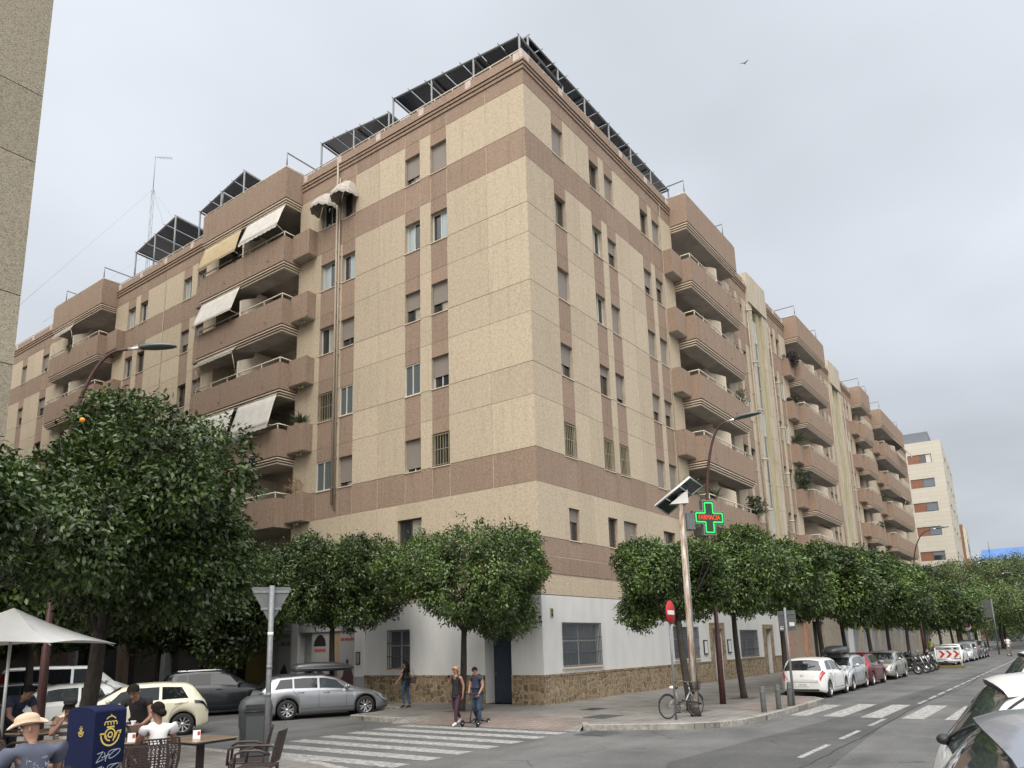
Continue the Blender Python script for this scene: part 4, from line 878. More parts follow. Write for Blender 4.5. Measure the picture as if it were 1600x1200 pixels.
wb = thing('stone_clad_building', 'pale stone clad modern block with terracotta panels beside its windows, beyond the brown building', 'apartment block', (104, -3, 0), radians(3.4))
m = MB(); W_ = 16; ROWS = [27.5, 23.75, 20.1, 16.45, 12.75, 9.0, 5.3]
hl = []
for z in ROWS: hl.append((3.0, 4.66, z, z+1.38, 't')); hl.append((1.45, 3.0, z, z+1.38, 'w'))
us = sorted({.34, W_}|{h[0] for h in hl}|{h[1] for h in hl}); zs = sorted({0, 30.8}|{z for h in hl for z in h[2:4]})
for a, b in zip(us[:-1], us[1:]):
    for c, d in zip(zs[:-1], zs[1:]):
        if any(h[0] < (a+b)/2 < h[1] and h[2] < (c+d)/2 < h[3] for h in hl): continue
        m.quad((0, a, c), (0, b, c), (0, b, d), (0, a, d), 'stonetile')
m.box(.35, 24, .35, W_, 0, 30.7, 'stonetile'); m.quad((0, 0, 30.8), (24, 0, 30.8), (24, W_, 30.8), (0, W_, 30.8), 'stonetile')
for (a, b, c, d, t) in hl:
    for q in (((0, a, c), (.3, a, c), (.3, a, d), (0, a, d)), ((0, b, c), (.3, b, c), (.3, b, d), (0, b, d)), ((0, a, c), (0, b, c), (.3, b, c), (.3, a, c)), ((0, a, d), (0, b, d), (.3, b, d), (.3, a, d))): m.quad(*q, 'stonetile')
# street face with vertical slots of windows
fx = [0, 5, 8, 12, 15, 19, 22, 24]
for i, (a, b) in enumerate(zip(fx[:-1], fx[1:])):
    if i % 2 == 0: m.box(a, b, -.0, .34, 0, 30.8, 'stonetile')
    else:
        for z0, z1 in zip([0]+[z+1.6 for z in ROWS[::-1]], [z-.1 for z in ROWS[::-1]]+[30.8]): m.box(a, b, 0, .34, z0, z1, 'stonetile')
m.build('wall', wb)
M['terra'] = mat('terracotta_panel', (.20, .085, .05), .6, var=.12, vscale=2); M['attic'] = mat('dark_attic', (.13, .15, .18), .6)
for (a, b, c, d, t) in hl:
    p = MB()
    if t == 't': p.box(.1, .2, a, b, c, d, 'terra'); p.build('terracotta_panel', wb)
    else:
        for q in ((a, a+.06, c, d), (b-.06, b, c, d), (a, b, c, c+.06), (a, b, d-.06, d)): p.box(.1, .2, *q, 'attic')
        w_ = p.build('window', wb); g = MB(); g.quad((.17, a, c), (.17, b, c), (.17, b, d), (.17, a, d), 'glass'); g.build('pane', w_)
        s = MB(); f = .45 if c > 27 or c < 13 else .9; s.box(.125, .15, a+.06, b-.06, d-(d-c)*f if c < 27 else c+.1, d-.06, 'attic' if c < 27 else 'glass', T=None) if c < 27 else s.box(.14, .16, a+.1, a+.75, c+.06, d-.06, 'awning'); s.build('blind' if c < 27 else 'curtain', w_)
for i, (a, b) in enumerate(zip(fx[:-1], fx[1:])):
    if i % 2:
        for z in ROWS: p = MB(); p.box(a, b, .15, .3, z-.1, z+1.6, 'glass_g'); p.build('window', wb)
m = MB(); m.box(1.2, 22, 1.6, W_, 30.81, 32.6, 'attic'); m.build('attic_storey', wb)
rb = thing('red_and_white_building', 'low building with a red brown upper box beside the stone clad block', 'building', (152, .2, 0), radians(3.4))
m = MB(); m.box(0, 12, 0, 8, 0, 16, 'stonetile'); m.box(-.8, .0, -.4, 8, 14.6, 16.6, 'terra'); m.box(.01, 12, -.5, 0, 16, 23.0, 'stonetile'); m.box(0, 8, -.5, 0, 14.6, 16, 'terra'); m.build('wall', rb)
m = MB(); m.box(-.02, 9, 0.02, 7, 16.6, 23.6, 'terra'); m.build('red_upper_storey', rb)
m = MB(); m.box(-.05, .02, 2.0, 3.2, 9, 13, 'glass_g'); m.box(1.5, 3, -.56, -.5, 17.5, 20.5, 'glass'); m.box(5.5, 9, -.56, -.5, 18.5, 20, 'glass'); m.build('window', rb)
bb = thing('blue_roofed_hall', 'long hall with a bright blue roof far beyond the trees', 'hall', (215, -30, 0)); M['blueroof'] = mat('blue_roof', (.05, .13, .34), .5, var=.1, vscale=.3)
m = MB(); m.add([(0, 0, 20.6), (0, 33, 20.6), (8, 33, 24.6), (8, 0, 24.6), (40, 33, 24), (40, 0, 24)], [(0, 1, 2, 3), (3, 2, 4, 5)], 'blueroof'); m.box(-.3, .2, 0, 33, 19.9, 21.0, 'blueroof'); m.build('roof', bb)
m = MB(); m.box(.5, 40, .2, 32.8, 0, 20.6, 'attic')
for i in range(4): m.box(.2, .5, 3+i*8, 8+i*8, 15, 19, 'shopcream')
m.build('wall', bb)
m = MB(); 
for y in (8, 22, 31): m.tube([(6, y, 23), (6, y, 26.5)], .12, 'steel', n=5)
m.build('flagpole', bb)
# row of houses closing the far side of the left street and the street end
fb = thing('street_end_building', 'pale building closing the far end of the right hand street', 'building', (230, -30, 0)); m = MB(); m.box(0, 10, 0, 45, 0, 9, 'brown')
for i in range(10): m.box(-.1, 0, 2+i*4.3, 4+i*4.3, 5, 7, 'glass_g')
m.build('wall', fb)
fl = thing('left_street_building', 'shaded building at the end of the left hand street', 'building', (-20, 61, 0)); m = MB(); m.box(0, 26, 0, 8, 0, 14, 'brown')
for i in range(6): m.box(1.5+i*4, 3+i*4, -.1, 0, 5, 7, 'glass_g')
m.build('wall', fl)
# ================================================================ trees
def leaf_mesh(name, pts, nrm, n_per, ln, wd, spread, mname, droop=.35, seed=1, jitter=.6):
    """sprays of folded leaves around twig tips: pts (k,3), nrm (k,3) outward"""
    g = np.random.default_rng(seed); k = len(pts); N = k*n_per
    P = np.repeat(pts, n_per, 0); Nn = np.repeat(nrm, n_per, 0)
    d = Nn*.7+g.normal(0, jitter, (N, 3)); d[:, 2] -= droop; d /= np.linalg.norm(d, axis=1)[:, None]
    base = P+g.normal(0, spread, (N, 3))
    up = Nn*.8+g.normal(0, .45, (N, 3)); up[:, 2] += .55
    s = np.cross(d, up); s /= np.maximum(np.linalg.norm(s, axis=1)[:, None], 1e-6); u = np.cross(s, d)
    L = ln*g.uniform(.7, 1.25, (N, 1)); W = wd*g.uniform(.8, 1.2, (N, 1))
    v = np.empty((N, 4, 3)); v[:, 0] = base; v[:, 1] = base+d*L*.48+s*W*.5+u*W*.18; v[:, 2] = base+d*L-u*L*.08; v[:, 3] = base+d*L*.48-s*W*.5+u*W*.18
    me = bpy.data.meshes.new(name); me.vertices.add(N*4); me.vertices.foreach_set('co', v.reshape(-1))
    me.loops.add(N*4); me.loops.foreach_set('vertex_index', np.arange(N*4, dtype=np.int32)); me.polygons.add(N)
    me.polygons.foreach_set('loop_start', np.arange(0, N*4, 4, dtype=np.int32)); me.polygons.foreach_set('loop_total', np.full(N, 4, dtype=np.int32))
    me.materials.append(M[mname]); me.update(calc_edges=True); return me
def crown_pts(rx, rz, nl, ntw, seed, flat=.0, inner=.28):
    g = np.random.default_rng(seed); lumps = [(np.zeros(3), np.array([rx*.6, rx*.6, rz*.64]))]
    for i in range(nl):
        a = g.uniform(0, 2*pi); c = g.uniform(-.75, .95); sr = sqrt(max(0, 1-c*c))
        q = g.uniform(.52, .84); p = np.array([cos(a)*sr*rx*q, sin(a)*sr*rx*q, c*rz*q]); r = g.uniform(.17, .42)
        lumps.append((p, np.array([rx*r, rx*r, rz*r*g.uniform(.75, 1.1)])))
    wt = np.array([l[1][0]**2 for l in lumps]); wt /= wt.sum(); P = []; Nn = []
    while len(P) < ntw:
        i = g.choice(len(lumps), p=wt); c, r = lumps[i]; n = g.normal(0, 1, 3); n /= np.linalg.norm(n)
        if g.random() < inner: p = c+n*r*g.uniform(.45, .92)
        else:
            p = c+n*r*(g.uniform(.9, 1.06) if g.random() > .05 else g.uniform(1.06, 1.28))
            if any(j != i and np.sum(((p-cc)/rr_)**2) < .62 for j, (cc, rr_) in enumerate(lumps)): continue
        if p[2] < -rz*.93: continue
        P.append(p); q = p/np.array([rx, rx, rz]); q = n*.6+q*.6; Nn.append(q/np.linalg.norm(q))
    return np.array(P), np.array(Nn)
def trunk_mb(h, r, lean, rz, rx, zc, seed=0, nb=7, n=10):
    g = random.Random(seed); m = MB(); pts = []; rs = []
    for i in range(9):
        t = i/8; pts.append((lean[0]*t+.04*sin(t*5+seed), lean[1]*t+.04*cos(t*4+seed), -.15+(h+.15)*t)); rs.append(r*(1.35 if i == 0 else 1.12-.35*t))
    m.tube(pts, rs, 'bark', n=n)
    top = Vector(pts[-1])
    for k in range(nb):
        a = 2*pi*k/nb+g.uniform(-.3, .3); e = Vector((lean[0]+cos(a)*rx*.6, lean[1]+sin(a)*rx*.6, zc+rz*g.uniform(-.2, .55)))
        mid = top.lerp(e, .5)+Vector((0, 0, -.15)); m.tube([top-Vector((0, 0, .1)), top.lerp(mid, .5), mid, e], [r*.55, r*.42, r*.3, r*.1], 'bark', n=6)
        for q in range(2): f = e+Vector((g.uniform(-1, 1), g.uniform(-1, 1), g.uniform(-.2, .8)))*rx*.25; m.tube([mid, mid.lerp(f, .5), f], [r*.2, r*.14, r*.05], 'bark', n=5)
    return m
def tree(loc, cc, rx, rz, label, seed, ntw=2600, npl=14, ln=.105, wd=.05, r=.11, group=None, mname='leaf', spread=.085, nl=16, trunk_h=None):
    """loc = trunk base, cc = crown centre (world)"""
    t = thing('orange_tree', label, 'tree', loc, 0, group); o = Vector(loc); c = Vector(cc)-o
    h = trunk_h or max(1.2, c.z-rz*.72); k = h/c.z
    k *= .55; trunk_mb(h, r, (c.x*k, c.y*k), rz, rx, c.z, seed).build('trunk', t)
    P, Nn = crown_pts(rx, rz, nl, ntw, seed)
    me = leaf_mesh('crown', P, Nn, npl, ln, wd, spread, mname, seed=seed); co = bpy.data.objects.new('crown', me); COL.objects.link(co); co.parent = t; co.location = c
    return t
GR = 'orange trees along the pavements'
tB = tree((-15.6, 1.0, .2), (-15.5, -.2, 5.0), 2.8, 2.95, 'big round orange tree over the café terrace, the largest dark crown at the left', 11, mname='leaf_shaded', ntw=4700, npl=14, ln=.135, wd=.064, r=.17, group=GR, nl=26, trunk_h=2.5)
tA = tree((-20.3, -2.2, .2), (-20.1, -2.7, 4.3), 1.55, 1.65, 'orange tree crown reaching in from the left edge above the white parasol', 12, mname='leaf_shaded', ntw=2600, npl=13, ln=.12, wd=.058, r=.12, group=GR)
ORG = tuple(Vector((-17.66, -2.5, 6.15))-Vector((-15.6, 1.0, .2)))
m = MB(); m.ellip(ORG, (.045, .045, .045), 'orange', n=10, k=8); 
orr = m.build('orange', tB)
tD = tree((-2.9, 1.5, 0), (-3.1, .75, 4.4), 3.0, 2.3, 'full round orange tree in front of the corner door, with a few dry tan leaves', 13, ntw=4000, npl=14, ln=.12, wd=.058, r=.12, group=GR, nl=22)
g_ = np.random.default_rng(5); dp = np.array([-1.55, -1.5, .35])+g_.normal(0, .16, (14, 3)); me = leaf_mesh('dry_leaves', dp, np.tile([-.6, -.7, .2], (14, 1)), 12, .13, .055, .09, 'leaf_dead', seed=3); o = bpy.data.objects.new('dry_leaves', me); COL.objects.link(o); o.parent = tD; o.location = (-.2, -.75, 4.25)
tC = tree((-3.1, 7.9, 0), (-3.2, 7.8, 4.75), 2.55, 2.35, 'dark orange tree rising behind the silver estate car with the roof box', 14, mname='leaf_shaded', ntw=3600, npl=13, ln=.13, wd=.062, r=.12, group=GR, nl=20)
tF = tree((-.68, -5.85, 0), (.1, -5.1, 3.95), 2.1, 1.6, 'orange tree behind the bicycle, the street pole and the no entry sign', 15, ntw=3000, npl=14, ln=.115, wd=.055, r=.12, group=GR, nl=18)
tG = tree((4.81, -5.57, 0), (4.2, -5.5, 4.5), 2.1, 1.9, 'slim leaning orange tree between the maroon lamp post and the grey bollards', 16, ntw=3000, npl=13, ln=.125, wd=.06, r=.11, group=GR, nl=18)
# shared crowns for the trees further off
prot = {}
for i in range(3):
    P, Nn = crown_pts(1, .9, 18, 2600, 40+i); prot[i] = leaf_mesh('crown', P, Nn, 11, .068, .034, .045, 'leaf', seed=50+i)
protd = {}
for i in range(3): protd[i] = prot[i].copy(); protd[i].materials[0] = M['leaf_shaded']
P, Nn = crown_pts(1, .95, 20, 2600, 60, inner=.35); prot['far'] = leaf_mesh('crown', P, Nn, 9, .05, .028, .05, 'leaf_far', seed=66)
tm = {}
def ftree(x, y, zc, rx, rz, label, i, z0=0, nm='orange_tree', group=GR, r=.12):
    rx *= 1.1; rz *= 1.06
    t = thing(nm, label, 'tree', (x, y, z0), 0, group); h = zc-z0-rz*.6
    key = (round(h, 1), round(rx, 1))
    m = trunk_mb(h, r, (.1, .1), rz, rx, zc-z0, i, nb=5, n=8); m.build('trunk', t)
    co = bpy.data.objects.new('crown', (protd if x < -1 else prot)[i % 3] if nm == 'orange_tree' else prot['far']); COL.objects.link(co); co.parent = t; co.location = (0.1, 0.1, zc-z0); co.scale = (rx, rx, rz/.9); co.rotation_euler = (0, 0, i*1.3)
    return t
RT = [(10.4, 4.75, 2.3, 2.15, 'third orange tree of the right hand row, its crown above the white hatchback'), (16.4, 4.7, 2.4, 2.1, 'orange tree above the roof box car, between the hatchback and the red car'), (21.2, 4.75, 2.4, 2.2, 'orange tree above the red car'), (27.5, 4.9, 2.7, 2.3, 'orange tree behind the parked motorcycles by the grey shutters'),
      (33.4, 5.0, 2.7, 2.4, 'orange tree just beyond the motorcycles'), (40.5, 5.0, 2.8, 2.4, 'orange tree above the silver saloon beyond the chevron sign'), (48, 5.0, 2.9, 2.5, 'orange tree beyond the chevron sign, two after the silver saloon'), (56.8, 4.6, 2.9, 2.5, 'far orange tree in front of the end wall of the brown building'), (65, 4.6, 3, 2.4, 'last orange tree but one of the right hand row'), (73, 4.6, 3, 2.4, 'last and farthest orange tree of the right hand row')]
for i, (x, zc, rx, rz, lb_) in enumerate(RT): ftree(x, -5.5, zc, rx, rz, lb_, i)
LT_ = [(-3.2, 14.2, 4.2, 2.9, 2.6, 'dark orange tree over the black car in the left street'), (-3.2, 20.5, 4.3, 3.0, 2.7, 'dark orange tree above the white van in the left street'), (-3.2, 28, 4.4, 2.9, 2.4, 'shaded orange tree deep in the left street on the shop side'), (-3.2, 38, 4.7, 3.2, 2.5, 'farthest orange tree on the shop side of the left street'),
       (-13.0, 10.4, 4.6, 2.9, 2.7, 'orange tree behind the big terrace tree, above the cream car'), (-13.4, 17.5, 4.5, 3.0, 2.7, 'orange tree on the café side of the left street, second beyond the terrace'), (-13.4, 26, 4.8, 3, 2.4, 'farthest orange tree on the café side of the left street')]
for i, (x, y, zc, rx, rz, lb_) in enumerate(LT_): ftree(x, y, zc, rx, rz, lb_, i+2, z0=0 if x > -10 else .2)
far = [(84, -4, 6.0, 4.2, 4.0), (93, -5, 6.6, 4.6, 4.4), (104, -7, 7.2, 5, 4.6), (118, -6.5, 7.8, 5.5, 5), (134, -10, 8.8, 6, 5.6), (150, -13, 9.2, 6.5, 6), (165, -19, 9.5, 7, 6.2), (180, -26, 10.5, 7.5, 6.8), (125, -20, 8.6, 5.5, 5), (104, -19.5, 8.0, 4.6, 4.4), (196, -12, 10, 7, 6.5)]
NTH = ['first', 'second', 'third', 'fourth', 'fifth', 'sixth', 'seventh', 'eighth', 'ninth', 'tenth', 'eleventh', 'twelfth', 'thirteenth', 'fourteenth']
far += [(188, -2, 4.5, 5.5, 4.5), (190, -16, 4.5, 6, 4.6), (172, -9, 4.2, 5, 4.2)]; cl_ = cr_ = 0
for i, (x, y, zc, rx, rz) in enumerate(far):
    if y < -18: lb_ = NTH[cr_]+' pale green tree on the right side of the far street'; cr_ += 1
    else: lb_ = NTH[cl_]+' pale green tree beyond the last orange tree of the row'; cl_ += 1
    ftree(x, y, zc, rx, rz, lb_, i+3, nm='plane_tree', group='pale green trees at the street end', r=.2)
# ================================================================ street furniture
def lamp(label, base, h, reach, dirx, diry, z0=0, gscale=1):
    t = thing('street_lamp', label, 'street lamp', (base[0], base[1], z0)); d = Vector((dirx, diry, 0)).normalized()
    m = MB(); pts = [(0, 0, 0)]; rs = [.13]
    m.tube([(0, 0, -.1), (0, 0, 2.2), (0, 0, 2.25), (0, 0, h*.62)], [.105, .095, .075, .062], 'maroon', n=12)
    arc = [(0, 0, h*.62)]
    k = 14
    for i in range(1, k+1):
        a = (pi/2)*i/k; arc.append(d*(reach*.68)*(1-cos(a))+Vector((0, 0, h*.62+(h*.36)*sin(a))))
    e = arc[-1]; arc.append(e+d*reach*.1+Vector((0, 0, .03)))
    m.tube(arc, [.062]+[.060-.028*i/k for i in range(k+1)], 'maroon', n=10); m.build('pole', t)
    hd = MB(); p = Vector(arc[-1]); s = Vector((-d.y, d.x, 0)); 
    hd.tube([p-d*.02, p+d*.28+Vector((0, 0, .03))], .045, 'alu', n=8)
    q = p+d*.25+Vector((0, 0, .03)); L_ = .95; prof = [(0, .06, .05), (.12, .13, .09), (.35, .19, .11), (.65, .19, .085), (.88, .13, .05), (1, .05, .02)]; vs = []
    for (a, w_, hh) in prof:
        c = q+d*L_*a+Vector((0, 0, .06*a))
        vs += [c+s*w_*.95, c+s*w_*.7+Vector((0, 0, hh*.7)), c+Vector((0, 0, hh)), c-s*w_*.7+Vector((0, 0, hh*.7)), c-s*w_*.95, c-s*w_*.8-Vector((0, 0, .02)), c+s*w_*.8-Vector((0, 0, .02))]
    n = 7; hd.add(vs, [(i*n+j, i*n+(j+1) % n, (i+1)*n+(j+1) % n, (i+1)*n+j) for i in range(len(prof)-1) for j in range(n)]+[tuple(range(n)), tuple((len(prof)-1)*n+j for j in range(n))], 'lamphead', True)
    hd.build('lamp_head', t); return t
lamp('maroon arched street lamp standing on the corner pavement by the leaning orange tree', (2.13, -5.82), 9.9, 1.3, 0, -1)
lamp('maroon arched street lamp rising out of the big café tree at the left', (-15.1, 4.2), 10.0, 1.75, .66, -.75, z0=.2)
lamp('small distant maroon street lamp in front of the far end of the brown building', (45, -5.8), 10.5, 2.2, 0, -1)
lamp('street lamp arching in front of the stone clad block', (74, -6.0), 9.8, 2.4, 0, -1); lamp('pale street lamp arm against the far light green trees', (92, -6.2), 9.6, 3.4, 0, -1)

M['rusty'] = mat('rusty_painted_pole', (.52, .49, .44), .7, col2=(.24, .13, .075), vscale=5, detail=8, stretch=(4, 4, .5))
M['greensign'] = mat('green_led', (0, .2, .03), .5, emit=(.05, 1, .16), estr=1.1); M['redled'] = mat('red_led', (.2, 0, 0), .5, emit=(1, .045, .02), estr=1.2)
M['crossdark'] = mat('cross_black_green', (.012, .045, .022), .5); M['signred'] = mat('sign_red', (.42, .012, .018), .5); M['signwhite'] = mat('sign_white', (.72, .72, .7), .5); M['signback'] = mat('sign_back_grey', (.125, .135, .14), .7, .1, var=.1, vscale=12)
sp = thing('street_pole', 'rusty pale pole carrying a solar panel and green pharmacy cross, bicycle locked to it', 'pole', (-2.15, -6.67, 0))
m = MB(); m.tube([(0, 0, -.05), (0, 0, 3), (0, 0, 6.55)], [.095, .088, .08], 'rusty', n=14); m.tube([(.02, -.10, .3), (.02, -.1, 6.3)], .018, 'steel', n=5); m.tube([(0, 0, 0), (0, 0, .25)], [.16, .1], 'bark', n=10); m.build('pole', sp)
# camera-right and toward-camera directions for things that face the junction
rv = Vector((.66, -.75, 0)); tv = Vector((-.75, -.66, 0))
def fr(o, r, t): return lambda x, y, z: tuple(Vector(o)+Vector(r)*x+Vector(t)*y+Vector((0, 0, z)))
m = MB(); T = fr((0, 0, 0), (.8, -.6, 0), (-.6, -.8, 0))
# tilted panel: low edge to the left, high edge to the right
AX = fr((0, 0, 0), (.59, -.81, 0), (-.81, -.59, 0))
A_, AB_, AC_ = Vector((-.80, .12, 6.12)), Vector((.55, -.84, -.10)), Vector((.98, .55, .75))
pan = [A_, A_+AB_, A_+AB_+AC_, A_+AC_]; nr_ = AB_.cross(AC_).normalized(); nr_ = nr_ if nr_.z > 0 else -nr_
vs = [AX(*p) for p in pan]+[AX(*(p+nr_*.045)) for p in pan]
m.add(vs, [(0, 1, 2, 3), (4, 7, 6, 5)], 'panel'); m.add(vs, [(0, 4, 5, 1), (1, 5, 6, 2), (2, 6, 7, 3), (3, 7, 4, 0)], 'alu')
for a, b in ((0, 1), (1, 2), (2, 3), (3, 0)): m.tube([AX(*(pan[a]-nr_*.012)), AX(*(pan[b]-nr_*.012))], .026, 'alu', n=4)
for f in (.3, .7): m.tube([AX(*(A_+AC_*f-nr_*.03)), AX(*(A_+AC_*f+AB_-nr_*.03))], .024, 'alu', n=4)
m.build('solar_panel', sp)
m = MB(); m.prism([(-.55, 6.1), (.3, 6.12), (.3, 6.75)], -.2, .12, 'alu', T=lambda x, z, y: T(x, y, z)) if False else None
vs = [AX(-.34, .1, 6.18), AX(.22, .1, 6.2), AX(.22, .1, 6.62), AX(-.34, -.12, 6.18), AX(.22, -.12, 6.2), AX(.22, -.12, 6.62)]
m.add(vs, [(0, 1, 2), (3, 5, 4), (0, 3, 4, 1), (1, 4, 5, 2), (2, 5, 3, 0)], 'alu'); m.build('bracket', sp)
m = MB(); m.box(.1, .37, -.14, .14, 5.4, 5.9, 'signback', T=T); m.build('control_box', sp)
cx = MB(); C0 = Vector((0, 0, 5.78))+Vector((.8, -.6, 0))*.90
Tc = lambda x, y, z: tuple(C0+Vector((.8, -.6, 0))*x+Vector((-.6, -.8, 0))*z+Vector((0, 0, y)))
def crosspoly(a, b): return [(-b, -a), (-b, -b), (-b, -a)] and [(-a, -b), (-b, -b), (-b, -a), (b, -a), (b, -b), (a, -b), (a, b), (b, b), (b, a), (-b, a), (-b, b), (-a, b)]
w = .17; R_ = .54
P12 = lambda r, w_: [(-r, -w_), (-w_, -w_), (-w_, -r), (w_, -r), (w_, -w_), (r, -w_), (r, w_), (w_, w_), (w_, r), (-w_, r), (-w_, w_), (-r, w_)]
cx.prism(P12(R_, .21), -.08, .08, 'steel', T=Tc); cx.prism(P12(R_-.035, .175), .08, .086, 'crossdark', T=Tc); cb = cx.build('cross_case', sp)
lm = MB()
pl = P12(R_-.085, .135)
for a, b in zip(pl, pl[1:]+pl[:1]):
    L_ = sqrt((a[0]-b[0])**2+(a[1]-b[1])**2); n = max(2, int(L_/.045))
    for i in range(n):
        x, y = lerp(a[0], b[0], (i+.5)/n), lerp(a[1], b[1], (i+.5)/n); s_ = .017; lm.box(x-s_, x+s_, y-s_, y+s_, .087, .094, 'greensign', T=Tc)
lm.build('led_outline', cb)
tx = MB(); text_mb(tx, 'FARMACIA', .215, 'redled', lambda x, y, z: Tc(x, y, .089+z), xs=.72, bold=-.002); tx.build('led_text', cb)
# cables on the pole
m = MB(); m.tube([T(.3, -.2, 6.3), T(.22, -.25, 6.0), T(.08, -.12, 5.8), T(.06, -.1, 5.0)], .012, 'black', n=5); m.build('cable', sp)

ne = thing('no_entry_sign', 'red no entry sign with a white bar on a grey post beside the bicycle', 'road sign', (-3.35, -6.6, 0))
m = MB(); m.tube([(0, 0, 0), (0, 0, 3.15)], .032, 'steel', n=8); m.build('post', ne)
m = MB(); a = radians(0); 
m.lathe([(0, -.03), (.325, -.03), (.335, -.045), (.335, -.055), (0, -.055)], 'signred', c=(0, 0, 2.92), n=36, axis='y'); m.box(-.24, .24, -.060, -.056, 2.86, 2.98, 'signwhite'); m.lathe([(0, -.028), (.325, -.028)], 'signback', c=(0, 0, 2.92), n=36, axis='y')
o = m.build('sign_plate', ne); ne.rotation_euler = (0, 0, radians(3))
ys = thing('yield_sign', 'back of a grey triangular give way sign on a galvanised pole', 'road sign', (-15.3, -4.75, .2), rz=radians(-30))
m = MB(); m.tube([(0, 0, 0), (0, 0, 3.05)], .045, 'steel', n=12)
for z in (1.2, 1.65, 2.2): m.tube([(0, 0, z), (0, 0, z+.06)], .048, 'signwhite' if z > 2 else 'steel', n=12)
m.tube([(0, 0, 0), (0, 0, .04)], .1, 'steel', n=12); m.build('post', ys)
m = MB(); s_ = .335; tri = [(-s_, 0), (s_, 0), (.0, -s_*1.74)]; tri = [(-s_, .0), (-s_+.03, .03), (s_-.03, .03), (s_, 0), (.03, -.56), (-.03, -.56)]
m.prism(tri, .05, .065, 'signback', T=lambda x, y, z: (x, z, 3.0+y)); m.box(-.17, .17, .035, .052, 2.64, 2.68, 'steel'); m.box(-.29, .29, .035, .052, 2.93, 2.97, 'steel')
m.box(-.26, -.15, .047, .0495, 2.955, 2.965, 'ink'); m.box(.08, .17, .047, .0495, 2.945, 2.952, 'ink'); m.build('sign_plate', ys)
rs = thing('rectangular_sign', 'grey back of a rectangular road sign on a pole behind the bollards', 'road sign', (2.05, -8.2, 0))
m = MB(); m.tube([(0, 0, 0), (0, 0, 3.1)], .04, 'steel', n=10); m.build('post', rs)
m = MB(); m.box(.045, .06, -.36, .36, 2.35, 3.0, 'signback'); m.box(.03, .044, -.34, .34, 2.88, 2.91, 'steel'); m.box(.03, .044, -.34, .34, 2.45, 2.48, 'steel')
m.box(.036, .0445, -.3, -.1, 2.5, 2.62, 'signwhite'); m.box(.036, .0445, .15, .3, 2.4, 2.5, 'signwhite'); o = m.build('sign_plate', rs, bevel=.01); rs.rotation_euler = (0, 0, radians(-25))
M['bollard'] = mat('bollard_grey', (.075, .08, .075), .6, .1, var=.15, vscale=8)
bp = None
for i, (x, y, a, lb_) in enumerate([(-.43, -8.06, 1.5, 'round grey bollard nearest the camera of the three at the kerb'), (.62, -8.17, 4, 'middle one of the three leaning grey bollards at the kerb'), (1.86, -8.13, 7, 'grey bollard right beside the rectangular sign pole')]):
    if bp is None:
        bp = thing('bollard', lb_, 'bollard', (x, y, 0), 0, 'grey bollards at the kerb corner'); m = MB(); m.lathe([(0, .74), (.06, .74), (.078, .72), (.08, .1), (.08, -.02)], 'bollard', n=18); m.build('post', bp); m = MB(); m.lathe([(.082, .62), (.084, .615), (.084, .57), (.082, .565)], 'signback', n=18); m.build('band', bp); b_ = bp
    else: b_ = dup(bp, (x, y, 0), label=lb_)
    b_.rotation_euler = (0, radians(-a), radians(20*i))
# litter bin beside the yield sign
M['bin'] = mat('dark_grey_bin', (.045, .052, .055), .5, var=.1)
bn = thing('litter_bin', 'tall dark grey rounded litter bin standing behind the give way sign pole', 'litter bin', (-14.75, -3.65, .2), rz=radians(-36))
m = MB()
def rsec(w_, d_, z, n=20, p=3.2):
    out = []
    for k in range(n):
        t = 2*pi*k/n; c, s = cos(t), sin(t); out.append((w_*abs(c)**(2/p)*(1 if c >= 0 else -1), d_*abs(s)**(2/p)*(1 if s >= 0 else -1), z))
    return out
prof = [(.20, .17, 0), (.24, .2, .05), (.27, .22, .6), (.285, .235, .62), (.29, .24, .9), (.30, .25, .93), (.295, .245, .98), (.26, .22, 1.08), (.17, .15, 1.15), (.05, .05, 1.17)]
vs = []; [vs.extend(rsec(*p)) for p in prof]; n = 20
m.add(vs, [(i*n+j, i*n+(j+1) % n, (i+1)*n+(j+1) % n, (i+1)*n+j) for i in range(len(prof)-1) for j in range(n)]+[tuple(range(n)), tuple((len(prof)-1)*n+j for j in range(n))], 'bin', True); m.build('body', bn)
m = MB(); m.box(-.15, .15, -.252, -.238, .15, .82, 'bin'); m.tube([(-.2, -.25, .9), (.2, -.25, .9)], .014, 'black', n=5); m.box(-.17, .17, -.26, -.235, .94, 1.02, 'black'); m.build('front_panel', bn)
